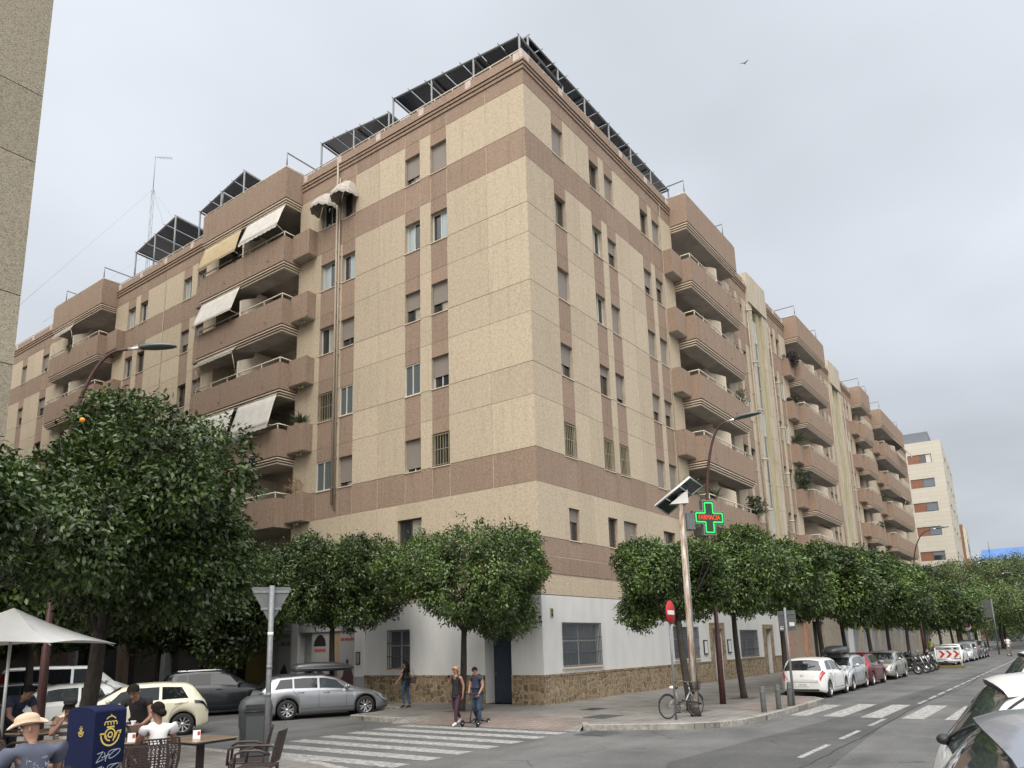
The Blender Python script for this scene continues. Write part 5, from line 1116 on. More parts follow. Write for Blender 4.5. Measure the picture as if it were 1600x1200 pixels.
# blue post box
M['postblue'] = mat('post_box_blue', (.002, .006, .036), .7, var=.1, spec=.25); M['postyellow'] = mat('post_yellow', (.66, .50, .12), .5); M['graffiti'] = mat('grey_scrawl', (.36, .40, .46), .6)
mbx = thing('post_box', 'dark blue street post box with a yellow crowned post horn emblem and grey graffiti', 'post box', (-18.6, -5.81, .2), rz=radians(-78))
W2, D2, HB = .245, .225, 1.26
m = MB(); ft = []
for i in range(13): a = pi*i/12; ft.append((-cos(a)*W2, HB+.07*sin(a)))
poly = [(-W2, .02)]+ft+[(W2, .02)]
m.prism(poly, -D2, D2, 'postblue', T=lambda x, y, z: (x, z, y)); m.box(-W2+.02, W2-.02, -D2+.02, D2-.02, -.02, .02, 'black'); m.build('body', mbx, bevel=.012)
def emblem(mb, T, s, mt):
    def arc(cx, cy, r, a0, a1, w_, n=24):
        for i in range(n):
            t0, t1 = radians(lerp(a0, a1, i/n)), radians(lerp(a0, a1, (i+1)/n))
            mb.add([T((cx+(r+k*w_/2)*cos(t))*s, (cy+(r+k*w_/2)*sin(t))*s, 0) for t, k in ((t0, -1), (t1, -1), (t1, 1), (t0, 1))], [(0, 1, 2, 3)], mt)
    def ln(a, b, w_):
        d = Vector((b[0]-a[0], b[1]-a[1])); d.normalize(); nx, ny = -d.y*w_/2, d.x*w_/2
        mb.add([T((a[0]+nx)*s, (a[1]+ny)*s, 0), T((b[0]+nx)*s, (b[1]+ny)*s, 0), T((b[0]-nx)*s, (b[1]-ny)*s, 0), T((a[0]-nx)*s, (a[1]-ny)*s, 0)], [(0, 1, 2, 3)], mt)
    # horn: outer bowl, mouthpiece sides and inner coil
    arc(0, 0, .84, 182, 358, .13, 32); arc(-.02, .02, .47, 0, 275, .12, 30); arc(0, 0, .2, 0, 360, .11, 18)
    ln((-.9, .03), (-.9, .16), .13); ln((-.96, .12), (-.48, .12), .13); ln((.9, .03), (.98, .28), .13); ln((1.03, .27), (.62, .22), .12); ln((.66, .22), (.42, -.28), .12); ln((-.48, .1), (-.28, -.38), .12); ln((.45, 0), (.3, -.5), .12)
    # crown: base bar, five arches and a cross
    ln((-.36, .62), (.36, .62), .13)
    for x in (-.42, -.14, .14, .42): arc(x, .92, .15, 0, 180, .09, 10)
    for x in (-.57, -.28, 0, .28, .57): ln((x, .78), (x, .95), .09)
    arc(0, .95, .52, 35, 145, .09, 14); ln((0, 1.42), (0, 1.62), .07); ln((-.08, 1.53), (.08, 1.53), .06)
m = MB(); emblem(m, lambda x, y, z: (W2+.004, -.0+x, .98+y), .15, 'postyellow'); m.build('emblem', mbx, recalc=False)
m = MB(); emblem(m, lambda x, y, z: (.02+x, -D2-.004, 1.02+y), .05, 'postyellow'); m.build('emblem', mbx, recalc=False)
m = MB()
def scr(pts, w_=.010, T=None):
    for a, b in zip(pts[:-1], pts[1:]):
        d = Vector((b[0]-a[0], b[1]-a[1])); d.normalize(); nx, ny = -d.y*w_/2, d.x*w_/2
        m.add([T(a[0]+nx, a[1]+ny), T(b[0]+nx, b[1]+ny), T(b[0]-nx, b[1]-ny), T(a[0]-nx, a[1]-ny)], [(0, 1, 2, 3)], 'graffiti')
for k, yy in enumerate((.72, .55)):
    Tg = lambda x, y: (W2+.005, -.02+x, yy+y)
    scr([(-.14, .05), (-.06, .07), (-.15, -.05), (-.05, -.02)], T=Tg); scr([(-.04, .06), (-.02, -.05)], T=Tg); scr([(-.08, .0), (.03, .03)], T=Tg)
    scr([(.1+.07*cos(t*.5)*1.1+.015*sin(t*.5), .03+.04*sin(t*.5)+.03*cos(t*.5)) for t in range(14)], T=Tg); scr([(-.02, -.02), (.02, .06), (.05, .075), (.14, .08)], T=Tg)
m.build('graffiti', mbx, recalc=False)
# chevron barrier and small signs far down the street
ch = thing('chevron_barrier', 'white framed barrier with dark red chevrons on a yellow base beside the motorcycles', 'barrier', (36.0, -8.5, -.14))
m = MB(); m.box(-.3, .3, -.9, .9, 0, .16, 'yellow'); m.build('base', ch)
M['yelbase'] = mat('traffic_yellow', (.6, .42, .06), .6)
m = MB()
for y in (-.75, .75): m.tube([(0, y, .1), (0, y, 1.35)], .05, 'signwhite', n=6)
for z in (.5, 1.38): m.tube([(0, -.75, z), (0, .75, z)], .05, 'signwhite', n=6)
m.build('frame', ch); m = MB(); m.box(-.02, .02, -.68, .68, .65, 1.2, 'signwhite')
for i in range(3):
    y = .35-i*.42; m.add([(-.03, y+.2, 1.15), (-.03, y, .92), (-.03, y+.2, .68), (-.03, y+.04, .68), (-.03, y-.18, .92), (-.03, y+.04, 1.15)], [(0, 1, 4, 5), (1, 2, 3, 4)], 'redink')
m.build('panel', ch)
for x, y, lb_ in [(70, -6.6, 'small far no entry sign past the row of parked cars'), (58, -7.6, 'round white sign on a post among the far parked cars')]:
    t = thing('round_sign', lb_, 'road sign', (x, y, 0)); m = MB(); m.tube([(0, 0, 0), (0, 0, 3.0)], .04, 'steel', n=6); m.build('post', t); m = MB()
    m.lathe([(0, -.05), (.36, -.05), (.36, -.02), (0, -.02)], 'signred' if x > 60 else 'signwhite', c=(0, 0, 2.7), n=20, axis='x'); m.box(-.06, -.052, -.25, .25, 2.63, 2.77, 'signwhite' if x > 60 else 'signred'); m.build('sign_plate', t)
t = thing('tall_sign_pole', 'tall dark sign pole with a greenish panel at the far kerb', 'road sign', (66, -9.2, 0)); m = MB(); m.tube([(0, 0, 0), (0, 0, 5.4)], .07, 'lamphead', n=6); m.build('post', t); m = MB(); m.box(-.03, .03, -.1, .9, 3.6, 5.3, 'bollard'); m.build('sign_plate', t)

# ================================================================ bicycle, motorcycles
def wheel(m, c, r, ax, spokes=18, tyre=.02, rim='steel', fat=1):
    """spoked wheel in the plane perpendicular to ax (unit vector), centre c"""
    ax = Vector(ax).normalized(); e1 = Vector((0, 0, 1)); e2 = ax.cross(e1).normalized(); c = Vector(c); N = 28
    pts = [c+e1*cos(2*pi*i/N)*r+e2*sin(2*pi*i/N)*r for i in range(N+1)]; m.tube(pts, tyre, 'rubber', n=6, caps=False)
    pts = [c+e1*cos(2*pi*i/N)*(r-tyre*1.2)+e2*sin(2*pi*i/N)*(r-tyre*1.2) for i in range(N+1)]; m.tube(pts, tyre*.5, rim, n=5, caps=False)
    for i in range(spokes):
        a = 2*pi*i/spokes; m.tube([c+ax*.02*(1 if i % 2 else -1), c+e1*cos(a)*(r-tyre)+e2*sin(a)*(r-tyre)], .0022*fat, rim, n=3)
    m.tube([c-ax*.05, c+ax*.05], .02, rim, n=6)
bk = thing('bicycle', 'old city bicycle with a dark front basket locked to the rusty pole', 'bicycle', (-2.72, -6.50, 0), rz=radians(-22))
M['bikeframe'] = mat('bike_silver', (.33, .34, .33), .4, .6)
for nm, x in (('rear_wheel', -.53), ('front_wheel', .53)):
    m = MB(); wheel(m, (x, 0, .335), .315, (0, 1, 0), fat=1.3, tyre=.019); o = m.build(nm, bk)
    fdm = MB(); pts = [(x+.345*cos(a), 0, .335+.345*sin(a)) for a in [radians(20+i*14) for i in range(11)]]; fdm.tube(pts, .014, 'black', n=5); fdm.build('mudguard', o)
m = MB(); BB = (-.08, 0, .29); ST = (-.2, 0, .72); HT = (.33, 0, .82); HB_ = (.37, 0, .68)
for a, b, r in [((BB), ST, .017), (BB, (.1, 0, .34), .025), ((.1, 0, .34), (.36, 0, .7), .022), ((-.53, 0, .335), BB, .012), ((-.53, .05, .335), (-.17, 0, .62), .010), ((-.53, -.05, .335), (-.17, 0, .62), .010), (ST, (-.22, 0, .8), .013), (HB_, HT, .022), (HB_, (.44, .05, .5), .014), ((.44, .05, .5), (.53, .05, .335), .012), (HB_, (.44, -.05, .5), .014), ((.44, -.05, .5), (.53, -.05, .335), .012), (HT, (.3, 0, .95), .013)]: m.tube([a, b], r, 'bikeframe', n=7)
m.build('frame', bk)
m = MB(); m.tube([(.14, .27, .98), (.26, .24, 1.0), (.3, .08, .97), (.3, -.08, .97), (.26, -.24, 1.0), (.14, -.27, .98)], .012, 'steel', n=6); m.tube([(.14, .27, .98), (.06, .27, .975)], .017, 'black', n=6); m.tube([(.14, -.27, .98), (.06, -.27, .975)], .017, 'black', n=6); m.build('handlebar', bk)
m = MB(); m.ellip((-.24, 0, .83), (.13, .09, .045), 'black'); m.ellip((-.33, .0, .84), (.05, .11, .05), 'signwhite', n=8, k=6); m.build('saddle', bk)
m = MB()
for x0, x1, y0, y1 in ((.40, .66, -.17, .17),):
    f = .82
    for k in range(6):
        z = .74+k*.045; s = lerp(f, 1, k/5); cxm = (x0+x1)/2; c = [(cxm-(x1-x0)/2*s, y0*s, z), (cxm+(x1-x0)/2*s, y0*s, z), (cxm+(x1-x0)/2*s, y1*s, z), (cxm-(x1-x0)/2*s, y1*s, z)]; m.tube(c+[c[0]], .006 if k < 5 else .010, 'black', n=4)
    for k in range(22):
        t = k/22*4; e = int(t); q = t-e; cs = [(x0, y0), (x1, y0), (x1, y1), (x0, y1), (x0, y0)]; x = lerp(cs[e][0], cs[e+1][0], q); y = lerp(cs[e][1], cs[e+1][1], q); cxm = (x0+x1)/2
        m.tube([(cxm+(x-cxm)*f, y*f, .74), (x, y, .965)], .005, 'black', n=3)
    m.box(.42, .64, -.14, .14, .735, .742, 'black'); m.box(.415, .645, -.15, .15, .75, .95, 'leaf_dark') if False else None
m.build('basket', bk)
m = MB(); wheel(m, (-.08, .04, .29), .085, (0, 1, 0), spokes=5, tyre=.008); m.tube([(-.08, .06, .29), (-.02, .07, .14)], .01, 'steel', n=5); m.tube([(-.08, -.06, .29), (-.14, -.07, .43)], .01, 'steel', n=5); m.box(-.06, .03, .06, .15, .125, .15, 'black'); m.box(-.19, -.1, -.15, -.06, .42, .445, 'black'); m.tube([(-.08, .05, .37), (-.53, .05, .37)], .006, 'black', n=4); m.build('crank', bk)
m = MB(); m.tube([(.02, 0, .47), (.1, -.12, .46), (.35, -.16, .42), (.62, -.15, .36), (.66, -.02, .34), (.56, .04, .38)], .022, 'black', n=7); m.build('lock', bk)

def motorcycle(label, loc, rz, kind_, col):
    t = thing('motorcycle', label, 'motorcycle', loc, rz, 'motorcycles parked side by side'); r = .29 if kind_ == 'scooter' else .31
    for x, nm in ((-.66, 'rear_wheel'), (.68, 'front_wheel')):
        m = MB(); ax = Vector((0, 1, 0)); N = 24
        m.tube([(x+cos(2*pi*i/N)*(r-.055), 0, r+sin(2*pi*i/N)*(r-.055)) for i in range(N+1)], .062, 'rubber', n=8, caps=False)
        for i in range(5): a = 2*pi*i/5; m.tube([(x, 0, r), (x+cos(a)*(r-.1), 0, r+sin(a)*(r-.1))], .018, 'rim', n=5)
        m.tube([(x+cos(2*pi*i/N)*(r-.105), 0, r+sin(2*pi*i/N)*(r-.105)) for i in range(N+1)], .02, 'rim', n=5, caps=False); m.lathe([(0, -.05), (.11, -.05), (.11, -.042), (0, -.042)], 'chrome', c=(x, 0, r), n=16, axis='y'); m.build(nm, t)
    m = MB()
    if kind_ == 'scooter':
        side = [(-.95, .62), (-.85, .78), (-.5, .8), (-.15, .74), (-.05, .5), (.05, .36), (.3, .34), (.42, .5), (.5, .85), (.46, 1.0), (.56, 1.02), (.68, .8), (.62, .55), (.5, .3), (.2, .2), (-.35, .22), (-.55, .35), (-.8, .5)]
        m.prism(side, -.16, .16, col, T=lambda x, y, z: (x, z*(1.25 if y > .6 else 1), y))
    else:
        m.ellip((.12, 0, .78), (.28, .15, .13), col, n=14); m.ellip((-.05, 0, .45), (.24, .15, .17), 'rimdark', n=12); m.tube([(-.66, .08, .31), (-.1, .1, .4), (.3, 0, .85)], .03, 'black', n=6); m.tube([(-.66, -.08, .31), (-.1, -.1, .4), (.3, 0, .85)], .03, 'black', n=6); m.tube([(-.5, -.14, .36), (-.1, -.16, .3), (.2, -.1, .35)], .045, 'chrome', n=8)
    m.build('body', t, bevel=.02 if kind_ == 'scooter' else 0)
    m = MB(); m.ellip((-.42, 0, .85), (.42, .14, .07), 'black', n=12); m.build('seat', t)
    m = MB()
    for s in (-.09, .09): m.tube([(.68, s, .3), (.52, s, .72), (.42, s*.8, 1.0)], .026, 'chrome', n=7)
    m.box(.55, .8, -.06, .06, .58, .63, col); m.build('fork', t)
    m = MB(); m.tube([(.28, .36, 1.03), (.4, .2, 1.06), (.42, 0, 1.03), (.4, -.2, 1.06), (.28, -.36, 1.03)], .016, 'black', n=6)
    for s in (-1, 1): m.tube([(.36, .26*s, 1.05), (.38, .33*s, 1.24)], .008, 'black', n=4)
    hb = m.build('handlebar', t)
    m = MB()
    for s in (-1, 1): m.ellip((.37, .35*s, 1.28), (.02, .07, .045), 'chrome', n=10, k=6)
    m.build('mirrors', hb)
    m = MB(); m.ellip((.6, 0, .9), (.08, .1, .09), 'lamp_clear', n=12); m.build('headlight', t)
    if kind_ == 'scooter' or col == 'black':
        m = MB(); m.ellip((-.85, 0, 1.02), (.2, .22, .17), 'black', n=14); m.build('top_case', t)
    if kind_ == 'scooter': m = MB(); m.add([(.55, -.2, 1.0), (.55, .2, 1.0), (.40, .15, 1.42), (.40, -.15, 1.42)], [(0, 1, 2, 3)], 'carglass'); m.build('windscreen', t, recalc=False)
    t.rotation_euler = (radians(-6), 0, rz); return t
M['motocov'] = mat('black_cover', (.015, .015, .018), .65)
motorcycle('black maxi scooter with covered front, nearest of the parked motorcycles', (26.6, -7.35, -.14), radians(-80), 'scooter', 'black')
motorcycle('black naked motorcycle with silver forks, second in the motorcycle row', (28.4, -7.5, -.14), radians(-84), 'moto', 'rimdark')
motorcycle('motorcycle with a round black top case, third in the row', (30.2, -7.5, -.14), radians(-80), 'moto', 'black')
motorcycle('scooter at the far end of the motorcycle row, next to the chevron barrier', (32.2, -7.45, -.14), radians(-86), 'scooter', 'motocov')
# ================================================================ cars
PAINT = {}
def paint(name, col, metal=.0, rough=.3):
    if name not in PAINT: PAINT[name] = mat('car_paint_'+name, col, rough, metal, coat=.55, spec=.5)
    return PAINT[name]
def smooth_fn(pts, sig=.05):
    xs = np.array([p[0] for p in pts]); ys = np.array([p[1] for p in pts]); X = np.linspace(xs[0]-.3, xs[-1]+.3, 900); Y = np.interp(X, xs, ys)
    h = X[1]-X[0]; k = int(3*sig/h); g = np.exp(-.5*(np.arange(-k, k+1)*h/sig)**2); g /= g.sum(); Yp = np.pad(Y, k, 'edge'); Y2 = np.convolve(Yp, g, 'valid')
    return lambda x: float(np.interp(x, X, Y2))
BODY = {
 # top line as (distance from rear end, z) for L=1 scaled afterwards ; belt line ; glass stations
 'hatch': dict(L=4.0, W=1.76, H=1.48, wb=2.5, fo=.80, r=.31, top=[(0, .60), (.03, .80), (.10, .98), (.18, 1.06), (.42, 1.36), (.62, 1.45), (1.3, 1.485), (1.9, 1.47), (2.35, 1.38), (3.05, 1.0), (3.35, .93), (3.7, .80), (3.9, .66), (4.0, .52)], belt=[(0, .58), (.1, .93), (.6, .98), (2.0, .93), (3.0, .88), (3.6, .74), (4, .5)], rg=(.12, .50), ws=(2.30, 3.06), sides=[(.62, 1.28), (1.36, 2.62)], tumble=.30),
 'wagon': dict(L=4.64, W=1.85, H=1.47, wb=2.73, fo=.88, r=.335, top=[(0, .62), (.04, .82), (.12, .98), (.20, 1.02), (.52, 1.36), (.75, 1.43), (1.6, 1.475), (2.3, 1.46), (2.75, 1.36), (3.45, 1.0), (3.75, .93), (4.2, .82), (4.5, .68), (4.64, .5)], belt=[(0, .6), (.12, .93), (1.0, .99), (2.4, .95), (3.4, .90), (4.2, .76), (4.64, .5)], rg=(.14, .56), ws=(2.68, 3.5), sides=[(.66, 1.2), (1.26, 2.05), (2.13, 2.98)], tumble=.32),
 'suv': dict(L=4.45, W=1.86, H=1.66, wb=2.65, fo=.88, r=.345, top=[(0, .66), (.03, .9), (.1, 1.08), (.16, 1.14), (.4, 1.5), (.6, 1.6), (1.4, 1.665), (2.2, 1.65), (2.6, 1.53), (3.25, 1.14), (3.5, 1.08), (4.0, .98), (4.3, .84), (4.45, .62)], belt=[(0, .64), (.1, 1.02), (1.0, 1.08), (2.4, 1.05), (3.3, 1.02), (4.0, .9), (4.45, .6)], rg=(.12, .46), ws=(2.55, 3.28), sides=[(.6, 1.0), (1.06, 1.85), (1.93, 2.8)], tumble=.28),
 'sedan': dict(L=4.6, W=1.8, H=1.44, wb=2.7, fo=.9, r=.32, top=[(0, .62), (.04, .85), (.12, 1.02), (.5, 1.07), (1.25, 1.36), (1.7, 1.44), (2.3, 1.44), (2.7, 1.34), (3.4, .98), (3.7, .9), (4.2, .8), (4.45, .66), (4.6, .5)], belt=[(0, .6), (.12, .93), (1.0, .97), (2.4, .93), (3.4, .88), (4.2, .74), (4.6, .5)], rg=(.52, 1.2), ws=(2.66, 3.42), sides=[(1.1, 1.9), (1.98, 2.95)], tumble=.32),
 'van': dict(L=5.1, W=1.95, H=1.95, wb=3.1, fo=.95, r=.345, top=[(0, .7), (.02, 1.0), (.06, 1.5), (.12, 1.82), (.3, 1.92), (1.6, 1.96), (3.2, 1.93), (3.55, 1.82), (4.25, 1.24), (4.5, 1.14), (4.85, 1.0), (5.02, .8), (5.1, .6)], belt=[(0, .68), (.1, 1.05), (2.4, 1.12), (3.6, 1.12), (4.3, 1.08), (4.85, .9), (5.1, .58)], rg=(.05, .12), ws=(3.48, 4.28), sides=[(.35, 1.45), (1.55, 2.55), (2.65, 3.75)], tumble=.16),
}
class Car:
    def __init__(s, kind_):
        b = BODY[kind_]; s.b = b; s.L, s.W = b['L'], b['W']; s.top = smooth_fn([(x-b['L']/2, z) for x, z in b['top']], .035); s.belt_ = smooth_fn([(x-b['L']/2, z) for x, z in b['belt']], .08)
        s.xf = b['L']/2-b['fo']; s.xr = s.xf-b['wb']; s.ra = b['r']+.055; s.r = b['r']
    def hw(s, x):
        t = abs(x)/(s.L/2); e = max(0, (t-.70)/.30); return s.W/2*(1-.26*e**2.6-.012*t)
    def ring(s, x):
        w = s.hw(x); zt = s.top(x); zb0 = .19 if abs(x) < s.L/2-.25 else lerp(.19, .26, (abs(x)-s.L/2+.25)/.25); zb = zb0
        for xc in (s.xf, s.xr):
            d = abs(x-xc)
            if d < s.ra: zb = max(zb, s.r+sqrt(s.ra**2-d*d))
        bl = min(s.belt_(x), zt-.03); bl = max(bl, zb+.08); zt = max(zt, bl+.02); g = min(1, max(0, (zt-bl)/.3)); gh = max(0, zt-bl)
        wb_ = w*.965; wr = wb_-s.b['tumble']*gh*(.9)-.05*g
        zl = zb+.0; hgt = bl-zl
        P = [(0, zl), (w-.20, zl), (w-.035, zl), (w-.0, zl+min(.1, hgt*.25)), (w+.004, zl+hgt*.45), (w-.004, zl+hgt*.72), (w-.012, bl-.07*min(1, hgt/.4)), (wb_-.012, bl), (wb_-.035, bl+.015*g+.004),
             (lerp(wb_-.06, wr+.02, g), lerp(bl+gh*.5, zt-.095, g)), (lerp(wb_*.93, wr-.03, g), lerp(bl+gh*.75, zt-.035, g)), (wr*.80, zt-.006), (wr*.42, zt+.012), (0, zt+.018)]
        return P
    def S(s, x, k, side=1, off=0.0):
        P = s.ring(x); i = min(int(k), len(P)-2); f = k-i; y = lerp(P[i][0], P[i+1][0], f); z = lerp(P[i][1], P[i+1][1], f)
        p = Vector((x, y*side, z))
        if off:
            e = .02; a = s.S(min(x+e, s.L/2), k, side); b_ = s.S(max(x-e, -s.L/2), k, side); c = s.S(x, min(k+.15, 13), side); d = s.S(x, max(k-.15, 0), side)
            n = (a-b_).cross(c-d)
            if n.length > 1e-9:
                n.normalize()
                if n.y*side < 0 and abs(n.y) > .15 or (abs(n.y) <= .15 and n.z < 0 and k > 6): n = -n
                p += n*off
        return p
    def patch(s, mb, q, side, m, off=.006, nx=10, nk=5):
        """q: four (x,k) corners: a b (lower, rear to front), c d (upper, front to rear)"""
        vs = []
        for i in range(nx+1):
            for j in range(nk+1):
                u, v = i/nx, j/nk; x = lerp(lerp(q[0][0], q[1][0], u), lerp(q[3][0], q[2][0], u), v); k = lerp(lerp(q[0][1], q[1][1], u), lerp(q[3][1], q[2][1], u), v); vs.append(s.S(x, k, side, off))
        mb.add(vs, [(i*(nk+1)+j, (i+1)*(nk+1)+j, (i+1)*(nk+1)+j+1, i*(nk+1)+j+1) for i in range(nx) for j in range(nk)], m, True)
    def line(s, mb, pts, side, m='black', w_=.009, off=.003):
        for (x0, k0), (x1, k1) in zip(pts[:-1], pts[1:]):
            n = 6
            for i in range(n):
                a = s.S(lerp(x0, x1, i/n), lerp(k0, k1, i/n), side, off); b_ = s.S(lerp(x0, x1, (i+1)/n), lerp(k0, k1, (i+1)/n), side, off); mb.tube([a, b_], w_*.5, m, n=4, caps=False)
WHEELS = {}
def make_wheel(r, style):
    key = (round(r, 3), style)
    if key in WHEELS: return WHEELS[key]
    m = MB(); w_ = .105; m.lathe([(r*.66, -w_), (r*.80, -w_-.004), (r*.93, -w_+.01), (r, -w_*.6), (r, w_*.6), (r*.93, w_-.01), (r*.80, w_+.004), (r*.66, w_)], 'rubber', n=36, axis='y'); 
    t = m.build('tyre'); 
    m = MB(); rm = 'rim' if style != 'dark' else 'rimdark'; m.lathe([(r*.67, w_-.002), (r*.64, w_-.01), (r*.60, w_*.5), (r*.58, w_*.2)], rm, n=32, axis='y'); m.lathe([(r*.60, w_*.12), (0, w_*.12)], 'dark', n=32, axis='y', smooth=False)
    n = {'five': 5, 'multi': 9, 'dark': 5, 'star': 5}[style]
    for i in range(n):
        a = 2*pi*i/n
        for da in ((-.14, .14) if style in ('five', 'star') else (0,)):
            c = cos(a+da*.4), sin(a+da*.4); e = cos(a+da*1.9), sin(a+da*1.9); ww = .016 if n > 5 else .02
            p0 = Vector((c[0]*r*.1, w_*.72, c[1]*r*.1)); p1 = Vector((e[0]*r*.64, w_*.82, e[1]*r*.64)); d = (p1-p0).normalized(); s_ = d.cross(Vector((0, 1, 0)))
            vs = [p0-s_*ww, p0+s_*ww, p1+s_*ww*1.25, p1-s_*ww*1.25]; vs += [v-Vector((0, .03, 0)) for v in vs]
            m.add(vs, [(0, 1, 2, 3), (4, 7, 6, 5), (0, 4, 5, 1), (2, 6, 7, 3), (1, 5, 6, 2), (3, 7, 4, 0)], 'chrome' if style == 'star' else rm)
    m.lathe([(r*.16, w_*.6), (r*.15, w_*.85), (0, w_*.88)], rm, n=16, axis='y'); q = m.build('rim')
    for o in (t, q): COL.objects.unlink(o)
    WHEELS[key] = (t.data, q.data); return WHEELS[key]
def make_car(name, label, cat, kind_, pnt, loc, rz, group=None, wheels='five', roofbox_=None, tail='block', grille='std', plate=None, detail=2, rails=False, spoiler=False, tint='carglass', cladding=None, badge=False):
    c = Car(kind_); b = c.b; t = thing(name, label, cat, loc, rz, group); pm = pnt
    st = list(np.linspace(-c.L/2, c.L/2, 56 if detail > 1 else 34)); 
    for e in (.012, .03, .06, .1, .15): st += [-c.L/2+e, c.L/2-e]
    for xc in (c.xf, c.xr):
        for a in range(0, 181, 12 if detail > 1 else 20): st.append(xc+c.ra*cos(radians(a))*.9995)
        st += [xc-c.ra-.004, xc+c.ra+.004]
    for x, z in b['top']: st.append(x-c.L/2)
    st = sorted(set(round(x, 4) for x in st if -c.L/2 <= x <= c.L/2)); m = MB(); vs = []; K = 14; full = 2*K-1
    for x in st:
        P = c.ring(x); 
        # rounded ends
        for side in (1, -1):
            rng_ = range(K) if side == 1 else range(K-2, 0, -1)
            for k in rng_: vs.append((x, P[k][0]*side, P[k][1]))
    n = 2*K-2
    for i in range(len(st)-1):
        for j in range(n):
            kk = j if j < K else 2*K-2-j; k2 = (j+1) if j+1 < K else 2*K-3-j
            mt = 'black' if min(kk, k2 if k2 >= 0 else 0) < 2 and max(kk, k2) <= 2 else pm
            if cladding and max(kk, k2) <= 3 and min(kk, k2) >= 2: mt = cladding
            m.add([], [], mt)
            m.f.append((i*n+j, i*n+(j+1) % n, (i+1)*n+(j+1) % n, (i+1)*n+j)); m.m.append(m.mi(mt)); m.sm.append(True)
    m.v = [tuple(v) for v in vs]
    m.f.append(tuple(range(n))); m.m.append(m.mi(pm)); m.sm.append(False); m.f.append(tuple((len(st)-1)*n+j for j in range(n))); m.m.append(m.mi(pm)); m.sm.append(False)
    body = m.build('body', t)
    h = c.L/2; fx = lambda x: x-h
    # glass
    x0, x1 = fx(b['ws'][0]), fx(b['ws'][1])
    g = MB()
    for s_ in (1, -1): c.patch(g, [(x0+.02, 13), (x1-.03, 13), (x1-.10, 10.15), (x0+.06, 10.6)], s_, tint, nx=10, nk=8)
    g.build('windscreen', t, recalc=False)
    g = MB(); x0, x1 = fx(b['rg'][0]), fx(b['rg'][1])
    if kind_ != 'van':
        for s_ in (1, -1): c.patch(g, [(x0+.01, 13), (x1-.03, 13), (x1-.05, 10.7), (x0+.03, 9.7)], s_, 'carglass', nx=8, nk=8)
        g.build('rear_window', t, recalc=False)
    for s_ in (1, -1):
        for i, (a, e) in enumerate(b['sides']):
            g = MB(); a, e = fx(a), fx(e); last = i == len(b['sides'])-1; first = i == 0
            sl = (.26 if kind_ != 'van' else .42) if last else 0
            c.patch(g, [(a+(.0 if not first else -.05), 8.12), (e+(.16 if last else 0), 8.12), (e-sl, 8.97), (a+(.14 if first and kind_ != 'van' else 0), 8.97)], s_, 'carglass_l' if last else 'carglass', nx=8, nk=4); g.build('side_window', t, recalc=False)
    if detail > 1:
        g = MB()
        for s_ in (1, -1):
            for (a, e) in b['sides'][-2:]:
                e_ = fx(e)
                if (a, e) != b['sides'][-1]: c.line(g, [(e_+.04, 8), (e_+.04, 3.3)], s_)
                else: c.line(g, [(e_+.1, 7.6), (e_+.08, 3.3)], s_)
            a0 = fx(b['sides'][-2][0] if len(b['sides']) > 1 else b['sides'][0][0]); c.line(g, [(a0-.04, 8), (a0-.02, 5.5), (max(a0+.08, c.xr+c.ra+.03), 3.6)], s_)
            c.line(g, [(c.xr+c.ra+.06, 3.25), (c.xf-c.ra-.06, 3.25)], s_, w_=.012)
            c.line(g, [(fx(b['ws'][1])+.06, 10.0), (h-.55, 9.4), (h-.3, 8.6)], s_, w_=.008)
        c.line(g, [(-h+.10, 5.2), (-h+.05, 5.2)], 1, w_=.01)
        g.build('panel_gaps', t)
        for s_ in (1, -1):
            for (a, e) in b['sides'][-2:]:
                a_ = fx(a); p = c.S(a_+.12, 5.9, s_, .02); q = c.S(a_+.32, 5.9, s_, .02); g = MB(); g.tube([p, p.lerp(q, .5)+Vector((0, .008*s_, 0)), q], .014, pm if kind_ != 'suv' else 'black', n=6); g.build('door_handle', t)
    # wheels
    td, rd = make_wheel(c.r, wheels)
    for xc in (c.xf, c.xr):
        for s_ in (1, -1):
            w_ = bpy.data.objects.new('wheel', None); COL.objects.link(w_); w_.parent = t; w_.location = (xc, s_*(c.W/2-.125), c.r); w_.rotation_euler = (0, random.uniform(0, 1), 0) if s_ == 1 else (0, random.uniform(0, 1), pi); w_.empty_display_size = .1
            for nm, dt_ in (('tyre', td), ('rim', rd)): o = bpy.data.objects.new(nm, dt_); COL.objects.link(o); o.parent = w_
    # mirrors
    for s_ in (1, -1):
        xm = fx(b['ws'][1])-.42; p = c.S(xm, 8.3, s_); g = MB(); q = p+Vector((.02, s_*.14, .03)); g.ellip((q.x, q.y, q.z+.03), (.07, .11, .075), pm if kind_ != 'suv' else 'black', n=12, k=8); g.tube([p, q], .022, 'black', n=5); g.add([(q.x-.066, q.y-.075, q.z-.02), (q.x-.066, q.y+.075, q.z-.02), (q.x-.066, q.y+.075, q.z+.085), (q.x-.066, q.y-.075, q.z+.085)], [(0, 1, 2, 3)], 'chrome'); g.build('wing_mirror', t)
